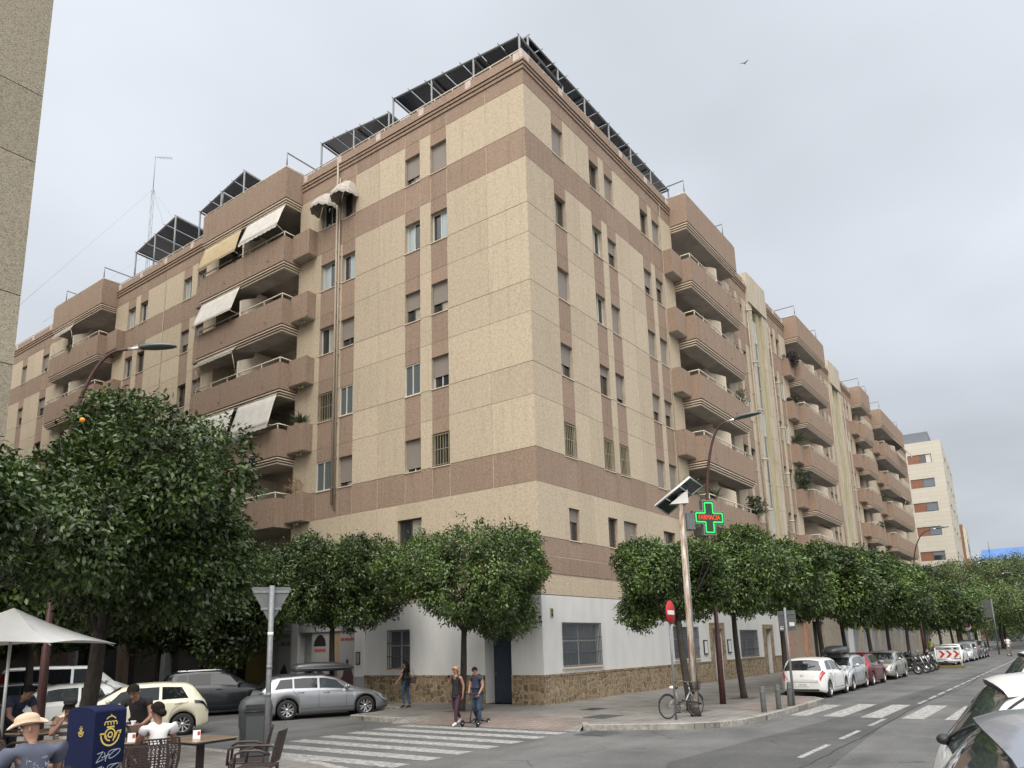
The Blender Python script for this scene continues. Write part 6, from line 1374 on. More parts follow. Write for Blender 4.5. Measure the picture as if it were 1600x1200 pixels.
    # lamps
    for s_ in (1, -1):
        g = MB()
        if tail == 'tall': c.patch(g, [(-h+.10, 5.3), (-h+.30, 5.8), (-h+.42, 9.6), (-h+.20, 9.4)], s_, 'lamp_red', off=.012, nx=6, nk=8)
        elif tail == 'slim': c.patch(g, [(-h+.03, 6.0), (-h+.42, 6.1), (-h+.30, 7.1), (-h+.03, 7.1)], s_, 'lamp_red', off=.012, nx=8, nk=4)
        elif tail == 'dark': c.patch(g, [(-h+.03, 6.0), (-h+.40, 6.0), (-h+.42, 7.2), (-h+.03, 7.2)], s_, 'carglass', off=.014, nx=8, nk=4)
        else:
            c.patch(g, [(-h+.02, 5.6), (-h+.32, 6.5), (-h+.24, 8.9), (-h+.05, 9.2)], s_, 'lamp_red', off=.014, nx=8, nk=10)
        g.build('tail_lamp', t, recalc=False)
        g = MB(); c.patch(g, [(h-.34, 6.1), (h-.03, 5.3), (h-.10, 7.4), (h-.62, 8.6)], s_, 'lamp_clear', off=.008, nx=8, nk=5); c.patch(g, [(h-.26, 6.5), (h-.08, 6.0), (h-.14, 7.0), (h-.42, 7.9)], s_, 'rimdark', off=.011, nx=5, nk=4); g.build('headlight', t, recalc=False)
    # front grille, plates
    g = MB(); zf = .36; yw = c.hw(h)*.8
    g.prism([(-yw, zf-.08), (yw, zf-.08), (yw*.82, zf+.12), (-yw*.82, zf+.12)], h-.01, h+.012, 'black', T=lambda x, y, z: (z, x, y)); g.build('grille', t)
    g = MB()
    g.box(h+.013, h+.03, -.26, .26, zf-.03, zf+.08, 'plate'); g.build('number_plate', t)
    g = MB(); zp = .50 if kind_ not in ('sedan', 'van') else .62; g.box(-h-.022, -h+.02, -.26, .26, zp-.055, zp+.055, 'plate')
    if plate: text_mb(g, plate, .085, 'ink', lambda x, y, z: (-h-.024-z, -x, zp+y), depth=.001)
    pl_ = g.build('number_plate', t)
    g = MB(); yy = c.hw(-h)*.95; g.box(-h-.012, -h+.10, -yy, yy, .27, .34, 'black'); g.box(-h-.008, -h+.1, -yy*.96, yy*.96, .50+.09, .50+.10, 'black'); g.build('rear_bumper', t)
    if badge:
        g = MB(); zc_ = .80; xx = c.top and -h; 
        xb = -h+.045; g.lathe([(.062, -.004), (.05, -.004), (.05, .0), (.062, 0)], 'chrome', c=(xb-.012, 0, zc_), n=20, axis='x'); g.tube([(xb-.014, -.055, zc_+.012), (xb-.014, 0, zc_), (xb-.014, .055, zc_-.012)], .006, 'chrome', n=5); g.build('badge', t)
        g = MB(); g.box(xb-.03, xb+.02, -.09, .09, .655, .70, 'black'); g.build('boot_handle', t)
    if detail > 1:
        g = MB(); xw = fx(b['rg'][0])+.03; a = c.S(xw, 13, 1, .02); e = c.S(fx(b['rg'][1])-.1, 12.4, -1, .02); g.tube([a, a.lerp(c.S(xw+.12, 11.6, -1, .03), .5), c.S(xw+.13, 11.3, -1, .02)], .010, 'black', n=5)
        if kind_ not in ('sedan', 'van'): g.build('rear_wiper', t)
        g = MB(); 
        for s_ in (1, -1): a = c.S(fx(b['ws'][1])-.03, 12.5+.3*s_, 1, .02); e = c.S(fx(b['ws'][1])-.40, 11.2, s_, .02); g.tube([a, e], .009, 'black', n=4)
        g.build('windscreen_wipers', t)
        xa = fx(b['rg'][1])+.62; p = c.S(xa, 13); g = MB(); g.add([(p.x-.05, 0.0, p.z+.05), (p.x+.05, .0, p.z+.0), (p.x-.06, .014, p.z), (p.x-.06, -.014, p.z), (p.x-.07, 0, p.z+.045)], [(0, 1, 2), (0, 3, 1), (0, 2, 4), (0, 4, 3), (2, 3, 4), (1, 3, 2)], 'black'); g.build('aerial', t)
    if rails or roofbox_:
        g = MB()
        for s_ in (1, -1): pts = [c.S(fx(b['rg'][1])+.25, 10.7, s_), c.S(fx(b['rg'][1])+.35, 10.7, s_)+Vector((0, 0, .05)), c.S(fx(b['ws'][0])-.35, 10.7, s_)+Vector((0, 0, .05)), c.S(fx(b['ws'][0])-.2, 10.7, s_)]; g.tube(pts, .014, 'black' if rails != 'silver' else 'chrome', n=6)
        g.build('roof_rails', t)
    if roofbox_:
        L2, W2_, x2, side2 = roofbox_; zr = c.top(x2)+.10; g = MB(); prof = [(-1, .02, .35), (-.96, .13, .62), (-.8, .24, .88), (-.3, .30, 1), (.3, .28, .98), (.75, .18, .8), (.96, .07, .5), (1, .02, .3)]; vs = []; nn = 14
        for (u, hh, ww) in prof:
            for k in range(nn):
                a = 2*pi*k/nn; yy = cos(a); zz = sin(a); vs.append((x2+u*L2/2, side2+W2_/2*ww*abs(yy)**.6*(1 if yy > 0 else -1), zr+.13+(hh if zz > 0 else .11*min(1, ww+.2))*abs(zz)**.7*(1 if zz > 0 else -1)*(.75 if zz > 0 else 1)))
        g.add(vs, [(i*nn+j, i*nn+(j+1) % nn, (i+1)*nn+(j+1) % nn, (i+1)*nn+j) for i in range(len(prof)-1) for j in range(nn)]+[tuple(range(nn)), tuple((len(prof)-1)*nn+j for j in range(nn))], mat_box, True)
        g.tube([(x2-L2*.45, side2-W2_*.5, zr+.135), (x2, side2-W2_*.515, zr+.13), (x2+L2*.42, side2-W2_*.44, zr+.135)], .012, 'steel', n=5)
        rb_ = g.build('roof_box', t); g = MB()
        for xx in (x2-.4, x2+.4): g.tube([(xx, -c.W/2+.25, c.top(xx)+.055), (xx, c.W/2-.25, c.top(xx)+.055)], .022, 'black', n=6); g.box(xx-.05, xx+.05, side2-.3, side2+.3, c.top(xx)+.05, zr+.05, 'black')
        g.build('crossbars', rb_)
    return t, c
mat_box = mat('roof_box_black', (.035, .036, .038), .35, coat=.3)
WHITE = paint('white', (.68, .69, .68)); SILVER = paint('silver', (.30, .31, .33), .75, .32); DARK = paint('black', (.006, .008, .012), 0, .3); CREAM = paint('cream', (.62, .58, .44)); RED = paint('wine', (.10, .006, .012), .1, .3)
BEIGE = paint('champagne', (.36, .35, .31), .6, .32); GREY = paint('graphite', (.10, .11, .12), .6, .32); SKYB = paint('pale_blue', (.25, .28, .33), .45, .3); LSILV = paint('light_silver', (.50, .51, .52), .6, .3)
PARK = 'cars parked along the right hand kerb'; ANG = 'cars parked at an angle in the left street'
make_car('parked_car', 'white hatchback seen from behind, nearest car in the right hand row', 'car', 'hatch', WHITE, (9.15, -7.05, -.14), radians(0), PARK, plate='7702 FRJ', badge=True, wheels='multi')
make_car('parked_car', 'white hatchback with a black roof box facing the camera', 'car', 'hatch', LSILV, (13.0, -7.0, -.14), pi, PARK, roofbox_=(2.2, .85, .1, 0), wheels='five')
make_car('parked_car', 'dark red hatchback with tall tail lamps between two pale cars', 'car', 'hatch', RED, (17.0, -7.0, -.14), 0, PARK, tail='tall', wheels='multi')
make_car('parked_car', 'champagne saloon facing the camera just before the motorcycles', 'car', 'sedan', BEIGE, (22.6, -7.0, -.14), pi, PARK, wheels='five')
for i, (x, k, p, rz, tl, lb_) in enumerate([(41.3, 'sedan', LSILV, pi, 'block', 'silver saloon just beyond the chevron barrier'), (46.5, 'hatch', WHITE, 0, 'block', 'white hatchback two places beyond the chevron barrier'), (51.6, 'wagon', LSILV, pi, 'block', 'pale estate car third beyond the chevron barrier'), (57.0, 'suv', GREY, 0, 'block', 'grey tall car fourth beyond the chevron barrier'), (62.2, 'hatch', DARK, pi, 'block', 'black hatchback last of the far parked row')]):
    make_car('parked_car', lb_, 'car', k, p, (x, -7.55 if x < 50 else -7.7, -.14), rz, PARK, detail=1, tail=tl)
make_car('car', 'dark car with a lit headlamp standing at the far end of the right hand street', 'car', 'hatch', DARK, (112, -12.5, -.14), pi, detail=1)
make_car('parked_car', 'white car parked across the far end of the right hand street', 'car', 'hatch', WHITE, (100, -12.0, -.14), radians(100), detail=1)
# left street, angled bays
make_car('parked_car', 'silver estate car with a long black roof box, nose towards the white wall', 'car', 'wagon', SILVER, (-4.95, 6.40, -.14), radians(-26), ANG, wheels='star', roofbox_=(2.25, .85, .05, -.15), tail='dark')
make_car('parked_car', 'black tall family car behind the silver estate', 'car', 'suv', DARK, (-5.75, 11.4, -.14), radians(-26), ANG, rails='silver', wheels='dark')
make_car('parked_van', 'long white passenger van with dark windows in the left street', 'van', 'van', WHITE, (-7.9, 18.9, -.14), radians(-24), ANG, wheels='five')
make_car('parked_car', 'cream hatchback facing left behind the waitress', 'car', 'hatch', CREAM, (-11.55, 6.7, -.14), radians(153), ANG, wheels='multi', tail='dark')
make_car('parked_car', 'small white car facing left beyond the maroon lamp post', 'car', 'hatch', WHITE, (-12.4, 9.9, -.14), radians(158), ANG, wheels='five')
make_car('parked_car', 'dark car at the left edge behind the terrace', 'car', 'hatch', GREY, (-12.6, 13.6, -.14), radians(158), ANG, wheels='five', detail=1)
# foreground tails at the lower right, on the raised parking strip
FG = 'cars parked tail first at the lower right'
def fgcar(x, y, a, p, lb_, k='hatch', z=.39):
    t, c = make_car('parked_car', lb_, 'car', k, p, (0, 0, 0), 0, FG, wheels='five')
    for o in t.children:
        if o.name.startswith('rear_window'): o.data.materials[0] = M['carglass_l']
    t.rotation_euler = (0, 0, radians(a)); t.location = (x, y, z)
    # roof spoiler with dark underside and third brake light, tailgate gap
    h = c.L/2; b = c.b; xe = b['rg'][1]-h; m = MB(); rows = []
    for s_, ks in ((1, [10.3, 10.8, 11.3, 12, 12.6, 13]), (-1, [12.6, 12, 11.3, 10.8, 10.3])):
        for k_ in ks: rows.append((s_, k_))
    vs = []; n = len(rows)
    for (dx, dz) in ((.14, .008), (.02, .012), (-.12, -.004), (-.20, -.03), (-.19, -.05), (-.06, -.035), (.02, -.03)):
        for s_, k_ in rows:
            q = c.S(xe+.10, k_, s_); w_ = 1-abs(q.y)*.05; e_ = abs(q.y)/c.hw(xe); vs.append((q.x+dx+.06*e_*e_*(1 if dx < 0 else 0), q.y, q.z+dz))
    m.add(vs, [(i*n+j, i*n+j+1, (i+1)*n+j+1, (i+1)*n+j) for i in range(3) for j in range(n-1)], p, True); m.add(vs, [(i*n+j, i*n+j+1, (i+1)*n+j+1, (i+1)*n+j) for i in range(3, 6) for j in range(n-1)], 'black', True)
    for e_ in (0, n-1): m.add(vs, [tuple(i*n+e_ for i in range(7))], p)
    m.build('roof_spoiler', t); g = MB()
    for s_ in (1, -1): c.line(g, [(xe+.25, 13), (xe+.24, 11.3), (xe+.16, 10.4), (xe+.02, 9.9), (-h+.25, 9.2), (-h+.14, 8)], s_, w_=.016)
    g.build('tailgate_gap', t)
    g = MB(); q = c.S(b['rg'][0]-h+.03, 13, 1, .02); g.ellip((q.x-.02, q.y, q.z), (.045, .06, .035), 'black', n=10); g.build('wiper_pivot', t)
    return t
fgcar(-20.2, -17.14, -80, SKYB, 'blue grey hatchback tail filling the lower right corner of the photo'); fgcar(-17.4, -16.93, -80, WHITE, 'white hatchback tail behind the blue grey one at the right edge'); fgcar(-9.95, -16.72, -80, WHITE, 'farthest white car tail showing at the right edge')
# ================================================================ people
M['skin'] = mat('skin_light', (.33, .18, .125), .6, var=.05, vscale=20); M['skin2'] = mat('skin_tan', (.22, .12, .08), .6)
M['hairblond'] = mat('blond_hair', (.36, .22, .10), .6, var=.3, vscale=60, stretch=(1, 1, .2)); M['hairdark'] = mat('dark_hair', (.010, .008, .007), .85, spec=.15)
M['clblack'] = mat('black_cloth', (.013, .013, .015), .9); M['clnavy'] = mat('navy_cloth', (.018, .024, .05), .85); M['jeans'] = mat('blue_jeans', (.035, .06, .10), .85, var=.25, vscale=12)
M['plum'] = mat('plum_leggings', (.045, .018, .032), .75); M['clwhite'] = mat('white_cloth', (.66, .65, .66), .85); M['shoe'] = mat('white_trainers', (.62, .62, .62), .6); M['shoed'] = mat('dark_shoes', (.02, .02, .022), .6)
M['slate'] = mat('slate_tshirt', (.075, .085, .125), .9, var=.12, vscale=9); M['straw'] = mat('tan_felt_hat', (.50, .37, .27), .8, var=.06, vscale=14); M['brownap'] = mat('brown_apron', (.085, .06, .055), .9); M['stripe'] = mat('striped_shirt', (.30, .28, .25), .9)
def stripes(m):
    t = m.node_tree; b = t.nodes['Principled BSDF']; tc = t.nodes.new('ShaderNodeTexCoord'); sp_ = t.nodes.new('ShaderNodeSeparateXYZ'); t.links.new(tc.outputs['Object'], sp_.inputs[0])
    mo = t.nodes.new('ShaderNodeMath'); mo.operation = 'MODULO'; mo.inputs[1].default_value = .11; t.links.new(sp_.outputs[2], mo.inputs[0]); g = t.nodes.new('ShaderNodeMath'); g.operation = 'GREATER_THAN'; g.inputs[1].default_value = .06; t.links.new(mo.outputs[0], g.inputs[0])
    mx = t.nodes.new('ShaderNodeMixRGB'); mx.inputs[1].default_value = (.07, .06, .055, 1); mx.inputs[2].default_value = (.42, .40, .36, 1); t.links.new(g.outputs[0], mx.inputs[0]); t.links.new(mx.outputs[0], b.inputs['Base Color'])
stripes(M['stripe'])
def skin(nodes, edges, m, name, parent, sub=2, root=None):
    names = list(nodes); me = bpy.data.meshes.new(name); me.from_pydata([nodes[n][:3] for n in names], [(names.index(a), names.index(b)) for a, b in edges], []); ob = bpy.data.objects.new('tmp', me); COL.objects.link(ob)
    md = ob.modifiers.new('s', 'SKIN'); md.use_smooth_shade = True; md.branch_smoothing = .6; sv = me.skin_vertices[0].data
    for i, n in enumerate(names): r = nodes[n][3:]; sv[i].radius = (r[0], r[1] if len(r) > 1 else r[0]); sv[i].use_root = (n == root)
    if root is None: sv[0].use_root = True
    s2 = ob.modifiers.new('u', 'SUBSURF'); s2.levels = sub; s2.render_levels = sub
    dg = bpy.context.evaluated_depsgraph_get(); dg.update(); out_ = bpy.data.meshes.new_from_object(ob.evaluated_get(dg)); bpy.data.objects.remove(ob)
    out_.materials.clear(); out_.materials.append(M[m]); out_.polygons.foreach_set('use_smooth', [True]*len(out_.polygons)); o = bpy.data.objects.new(name, out_); COL.objects.link(o); o.parent = parent; return o
V = Vector
def hand(nodes, edges, w, d, up, curl=.5, pre='', sc=1):
    """palm and five fingers from wrist node w along d; up = back-of-hand normal; thumb on the +side"""
    d = V(d).normalized(); up = V(up).normalized(); s = d.cross(up).normalized(); wp = V(nodes[w][:3]); p = wp+d*.055*sc; nodes[pre+'palm'] = (*p, .028*sc, .016*sc); edges.append((w, pre+'palm'))
    for i, (o, L_) in enumerate(((-.027, .062), (-.009, .074), (.010, .070), (.027, .054))):
        b = p+d*.035*sc+s*o*sc; nodes[f'{pre}f{i}0'] = (*b, .0095*sc, .009*sc); a = d.lerp(-up, curl*.5).normalized(); c = b+a*L_*.5*sc; nodes[f'{pre}f{i}1'] = (*c, .0085*sc, .008*sc); a2 = d.lerp(-up, min(1, curl*1.3)).normalized(); e = c+a2*L_*.55*sc; nodes[f'{pre}f{i}2'] = (*e, .0070*sc, .0065*sc)
        edges += [(pre+'palm', f'{pre}f{i}0'), (f'{pre}f{i}0', f'{pre}f{i}1'), (f'{pre}f{i}1', f'{pre}f{i}2')]
    t0 = wp+d*.03*sc-s*.03*sc; nodes[pre+'t0'] = (*t0, .012*sc, .011*sc); t1 = t0+(d*.7-s*.6-up*.3).normalized()*.035*sc; nodes[pre+'t1'] = (*t1, .0095*sc, .009*sc); t2 = t1+(d*.9-s*.2-up*.3).normalized()*.028*sc; nodes[pre+'t2'] = (*t2, .008*sc, .0075*sc)
    edges += [(pre+'palm', pre+'t0'), (pre+'t0', pre+'t1'), (pre+'t1', pre+'t2')]
def person(label, loc, rz, J, clothes, sk='skin', hair='hairdark', hairstyle='short', female=False, group=None, s=1.0):
    """J: joint positions (local, facing +X, metres). clothes: dict of garments"""
    t = thing('person', label, 'person', loc, rz, group); t.scale = (s, s, s)
    f = .92 if female else 1.0; N = {}; E_ = []
    def nd(n, r, r2=None): N[n] = (*J[n], r, r2 or r)
    nd('pelvis', .115*f, .10*f); nd('waist', .10*f*(.9 if female else 1), .088*f); nd('chest', .12*f, .10*f); nd('neck', .05*f); nd('chin', .055*f)
    hd = V(J['chin']); face = V(J['face']).normalized(); upv = V(J.get('hup', (0, 0, 1))).normalized(); upv = (upv-face*upv.dot(face)).normalized(); sd_ = face.cross(upv)
    N['skull'] = (*(hd+upv*.085-face*.01), .078, .088); N['crown'] = (*(hd+upv*.135-face*.015), .062, .07); N['jaw'] = (*(hd-upv*.0+face*.045), .038, .045)
    E_ += [('pelvis', 'waist'), ('waist', 'chest'), ('chest', 'neck'), ('neck', 'chin'), ('chin', 'skull'), ('skull', 'crown'), ('chin', 'jaw')]
    for q in 'lr':
        nd(q+'sh', .058*f); nd(q+'el', .040*f); nd(q+'wr', .027*f); nd(q+'hip', .088*f); nd(q+'kn', .056*f); nd(q+'an', .038*f); nd(q+'toe', .032)
        E_ += [('chest', q+'sh'), (q+'sh', q+'el'), (q+'el', q+'wr'), ('pelvis', q+'hip'), (q+'hip', q+'kn'), (q+'kn', q+'an'), (q+'an', q+'toe')]
        d = V(J[q+'wr'])-V(J[q+'el']); up = V(J.get(q+'up', (0, 1 if q == 'l' else -1, .3))); hand(N, E_, q+'wr', J.get(q+'hd', d), up, J.get('curl', .55), pre=q)
    body = skin(N, E_, sk, 'body', t, sub=2, root='pelvis')
    # face details
    m = MB(); m.ellip(hd+upv*.055+face*.088, (.014, .014, .02), sk, n=8, k=6); m.build('nose', body)
    for s_ in (-1, 1):
        e = hd+upv*.088+face*.066+sd_*.031*s_; m = MB(); m.ellip(e, (.010, .010, .006), 'brownap', n=8, k=6); m.ellip(e+face*.004, (.0075, .0075, .0035), 'clwhite', n=6, k=5); m.ellip(e+face*.009, (.004, .004, .004), 'hairdark', n=6, k=5)
        m.ellip(e+upv*.013+face*.004, (.016, .016, .006), hair if hair != 'hairblond' else 'brownap', n=8, k=4); m.build('eye', body)
        m = MB(); m.ellip(hd+upv*.065-face*.005+sd_*.083*s_, (.014, .014, .028), sk, n=8, k=6); m.build('ear', body)
    m = MB(); m.ellip(hd+upv*.022+face*.072, (.018, .018, .006), 'plum', n=8, k=4); m.build('mouth', body)
    # hair
    m = MB(); R3 = Matrix((face, sd_, upv)).transposed()
    def hx(x, y, z): return tuple(hd+R3@V((x, y, z)))
    vs = []; n, k = 18, 9
    for i in range(k+1):
        a = -.15+(pi/2+.15)*i/k
        for j in range(n):
            b_ = 2*pi*j/n; lift = .055*max(0, cos(b_)) if i < 4 else 0; x = -.012+.098*cos(a)*cos(b_); y = .088*cos(a)*sin(b_); z = .085+lift*(1-i/4 if i < 4 else 0)*1.3-(.045*max(0, -cos(b_)) if i < 3 else 0)*(1-i/3)+.104*sin(a); vs.append(hx(x, y, z))
    m.add(vs, [(i*n+j, i*n+(j+1) % n, (i+1)*n+(j+1) % n, (i+1)*n+j) for i in range(k) for j in range(n)], hair, True)
    if hairstyle == 'pony': m.tube([hx(-.08, 0, .15), hx(-.135, 0, .13), hx(-.15, .0, .04), hx(-.13, .01, -.06), hx(-.115, .01, -.13)], [.03, .036, .034, .026, .008], hair, n=10)
    if hairstyle == 'bun': m.ellip(hx(-.125, 0, .05), (.055, .05, .05), hair, n=12); m.ellip(hx(-.085, 0, .06), (.05, .06, .05), hair); m.tube([hx(-.098, -.02, .07), hx(-.1, .02, .075)], .012, 'clwhite', n=6)
    if hairstyle == 'long': m.tube([hx(-.05, .02, .12), hx(-.09, .0, .03), hx(-.10, 0, -.10), hx(-.10, 0, -.24)], [.07, .085, .08, .04], hair, n=12)
    if hairstyle != 'none': m.build('hair', t)
    def garment(name, ns, es, m_, root):
        NN = {}
        for q, r in ns.items():
            p = J[q] if q in J else q
            NN[q] = (*(J[q] if not isinstance(r, dict) else r['p']), *( (r['r'], r.get('r2', r['r'])) if isinstance(r, dict) else (r if isinstance(r, tuple) else (r, r))))
        return skin(NN, es, m_, name, t, sub=2, root=root)
    mid = lambda a, b, k_: tuple(V(J[a]).lerp(V(J[b]), k_))
    if 'top' in clothes:
        m_, sl = clothes['top']; ns = {'waist': (.145*f*(.92 if female else 1), .128*f), 'chest': (.172*f, .148*f), 'pelvis': (.15*f, .135*f), 'hem': dict(p=tuple(V(J['pelvis']).lerp(V(J['waist']), -.45)), r=.145*f), 'col': dict(p=mid('chest', 'neck', .72 if sl > .1 else .45), r=.105*f if sl > .1 else .10), 'colt': dict(p=mid('chest', 'neck', .98 if sl > .1 else .5), r=.066*f if sl > .1 else .09)}
        es = [('hem', 'pelvis'), ('pelvis', 'waist'), ('waist', 'chest'), ('chest', 'col'), ('col', 'colt')]
        for q in 'lr':
            ns[q+'sh'] = dict(p=tuple(V(J[q+'sh'])+V((0, 0, .012)))  , r=.098*f if sl > .1 else .05*f); es.append(('chest' if sl <= .1 else 'col', q+'sh'))
            if sl > .1: ns[q+'slv'] = dict(p=mid(q+'sh', q+'el', min(sl, 1)), r=.072*f if sl < 1 else .05*f); es.append((q+'sh', q+'slv'))
            if sl > 1: ns[q+'slw'] = dict(p=mid(q+'el', q+'wr', sl-1), r=.04*f); es.append((q+'slv', q+'slw'))
        garment('shirt', ns, es, m_, 'pelvis')
    if 'leg' in clothes:
        m_, w_ = clothes['leg']; ns = {'pelvis': (.135*f, .122*f)}; es = []
        for q in 'lr': ns[q+'hip'] = .112*f*w_; ns[q+'kn'] = .078*f*w_; ns[q+'cuff'] = dict(p=mid(q+'kn', q+'an', .97), r=.056*f*w_); es += [('pelvis', q+'hip'), (q+'hip', q+'kn'), (q+'kn', q+'cuff')]
        garment('trousers', ns, es, m_, 'pelvis')
    for q in 'lr':
        if 'shoe' in clothes:
            a, b_ = V(J[q+'an']), V(J[q+'toe']); d = (b_-a); d.z = 0; d = d.normalized() if d.length > .01 else V((1, 0, 0)); o_ = skin({'a': (*(a-d*.03-V((0, 0, .015))), .05), 'b': (*a.lerp(b_, .5), .045, .04), 'c': (*b_, .042, .034), 'd': (*(b_+d*.045-V((0, 0, .004))), .034, .026)}, [('a', 'b'), ('b', 'c'), ('c', 'd')], clothes['shoe'], 'shoe', t, sub=1)
    return t
def stand(H=1.7, lean=0, **kw):
    k = H/1.72; b = dict(pelvis=(0, 0, .95), waist=(.0, 0, 1.08), chest=(.01, 0, 1.32), neck=(.0, 0, 1.47), chin=(.02, 0, 1.535), face=(1, 0, 0), lsh=(0, .165, 1.41), lel=(-.03, .21, 1.14), lwr=(.02, .22, .90), rsh=(0, -.165, 1.41), rel=(-.03, -.21, 1.14), rwr=(.02, -.22, .90), lhip=(0, .085, .89), lkn=(.01, .09, .49), lan=(-.02, .09, .09), ltoe=(.12, .10, .035), rhip=(0, -.085, .89), rkn=(.01, -.09, .49), ran=(-.02, -.09, .09), rtoe=(.12, -.10, .035))
    b.update(kw); out_ = {}
    for n, v in b.items(): out_[n] = tuple(c*k for c in v) if n not in ('face', 'hup', 'curl') and isinstance(v, tuple) and not n.endswith('up') and not n.endswith('hd') else v
    return out_
# couple on the crossing
person('blonde woman in black vest and plum leggings holding a phone to her mouth', (-5.72, -.70, -.14), radians(186),
       stand(1.72, lkn=(.13, .08, .50), lan=(.16, .085, .10), ltoe=(.30, .09, .04), rkn=(-.05, -.09, .50), ran=(-.33, -.09, .20), rtoe=(-.25, -.10, .07), rel=(.06, -.22, 1.16), rwr=(.17, -.08, 1.40), rhd=(.5, .5, .7), lel=(-.08, .22, 1.14), lwr=(-.06, .20, .89), face=(1, -.1, -.12), chin=(.03, 0, 1.53)),
       dict(top=('clblack', 0), leg=('plum', .9), shoe='shoe'), hair='hairblond', hairstyle='pony', female=True)
m = MB(); ph = thing('phone', 'dark phone held up by the blonde woman', 'phone', (-5.9, -.63, 1.28), radians(186)); m.box(-.01, .14, -.005, .005, -.03, .035, 'black'); m.build('case', ph); m = MB(); m.box(0, .13, .0051, .0062, -.024, .029, 'carglass'); m.build('screen', ph)
person('dark haired man in navy polo shirt and jeans pushing a knee scooter', (-5.42, -1.24, -.14), radians(188),
       stand(1.70, lkn=(.05, .09, .5), lan=(-.02, .09, .09), rkn=(.02, -.09, .50), ran=(-.26, -.10, .14), rtoe=(-.15, -.11, .05), lel=(.0, .22, 1.14), lwr=(.16, .18, .93), rel=(.02, -.22, 1.14), rwr=(.2, -.15, .95), chin=(.06, 0, 1.52), neck=(.02, 0, 1.46), face=(1, .15, -.45), hup=(.4, 0, 1), lhd=(.7, 0, -.4), rhd=(.7, 0, -.4), curl=.9),
       dict(top=('clnavy', .55), leg=('jeans', 1.05), shoe='shoed'))
ks = thing('knee_scooter', 'four wheeled knee scooter pushed by the man in the navy polo shirt', 'knee scooter', (-5.52, -1.28, -.14), radians(188))
for x, y in ((.34, .26), (.34, -.26), (-.36, .2), (-.36, -.2)):
    m = MB(); m.tube([(x+.07*cos(2*pi*i/16), y, .10+.07*sin(2*pi*i/16)) for i in range(17)], .028, 'rubber', n=6, caps=False); m.lathe([(.05, -.02), (.05, .02)], 'rimdark', c=(x, y, .10), n=12, axis='y'); m.tube([(x, y-.035, .1), (x, y+.035, .1)], .02, 'chrome', n=6); m.build('wheel', ks)
m = MB(); m.tube([(.34, -.26, .12), (.34, .26, .12)], .018, 'black', n=6); m.tube([(-.36, -.2, .12), (-.36, .2, .12)], .018, 'black', n=6); m.tube([(.34, 0, .13), (.1, 0, .2), (-.36, 0, .13)], .022, 'black', n=6); m.tube([(.34, 0, .13), (.24, 0, .5), (.2, 0, .92)], .018, 'black', n=6); m.build('frame', ks)
m = MB(); m.tube([(.2, -.22, .92), (.2, .22, .92)], .016, 'black', n=6); m.tube([(.2, -.22, .92), (.2, -.12, .92)], .022, 'rubber', n=6); m.tube([(.2, .22, .92), (.2, .12, .92)], .022, 'rubber', n=6); m.build('handlebar', ks)
m = MB(); m.box(-.28, .06, -.09, .09, .42, .48, 'black'); m.tube([(-.1, 0, .2), (-.1, 0, .43)], .018, 'steel', n=6); m.build('knee_pad', ks)
person('woman in a black top and dark jeans walking away by the shaded white wall', (-2.5, 4.5, 0), radians(100),
       stand(1.68, lkn=(.08, .09, .49), lan=(.0, .09, .12), rkn=(-.02, -.08, .49), ran=(-.14, -.08, .09), rtoe=(-.01, -.09, .04), lel=(.06, .22, 1.14), lwr=(.22, .25, .96), rel=(-.06, -.21, 1.14), rwr=(-.02, -.23, .90)), dict(top=('clblack', .5), leg=('jeans', .92), shoe='shoed'), hairstyle='long', female=True)
hb = thing('handbag', 'dark handbag on the shoulder of the woman walking away', 'handbag', (-2.24, 4.42, .86), radians(100)); m = MB(); m.box(-.14, .14, -.05, .05, 0, .24, 'brownap'); m.build('pouch', hb, bevel=.02); m = MB(); m.tube([(-.12, 0, .23), (-.04, .05, .55), (.05, .05, .55), (.12, 0, .23)], .008, 'brownap', n=5); m.build('strap', hb)
# ---- café terrace
TZ = .2
def sit(**kw):
    b = dict(pelvis=(0, 0, .52), waist=(.0, 0, .66), chest=(.02, 0, .90), neck=(.03, 0, 1.06), chin=(.06, 0, 1.125), face=(1, 0, 0), lsh=(.02, .17, 1.0), lel=(.10, .24, .76), lwr=(.33, .16, .80), rsh=(.02, -.17, 1.0), rel=(.10, -.24, .76), rwr=(.33, -.16, .80), lhip=(.03, .09, .50), lkn=(.43, .12, .52), lan=(.40, .12, .10), ltoe=(.54, .13, .035), rhip=(.03, -.09, .50), rkn=(.43, -.12, .52), ran=(.40, -.12, .10), rtoe=(.54, -.13, .035), curl=.6)
    b.update(kw); return b
person('waitress in a black polo shirt and brown apron bending over the café table', (-17.22, -4.3, TZ), radians(222),
       stand(1.66, waist=(.04, 0, 1.06), chest=(.20, .0, 1.26), neck=(.30, 0, 1.37), chin=(.355, 0, 1.40), lsh=(.20, .17, 1.33), rsh=(.20, -.17, 1.33), lel=(.26, .24, 1.08), lwr=(.40, .16, .98), rel=(.28, -.26, 1.07), rwr=(.42, -.26, .86), face=(1, .1, -.75), hup=(.7, 0, .7), lhd=(1, -.3, 0)),
       dict(top=('clblack', .45), leg=('brownap', 1.1), shoe='shoed'), sk='skin2', hairstyle='bun', female=True)
ap = bpy.context
person('woman in a white top with a dark bun sitting with her back to the camera', (-17.82, -5.86, TZ), radians(72), sit(chin=(.07, .02, 1.135), face=(1, .45, .1), lsh=(.02, .16, 1.0), rsh=(.02, -.16, 1.0)), dict(top=('clwhite', .5), leg=('clblack', 1), shoe='shoed'), sk='skin2', hairstyle='bun', female=True)
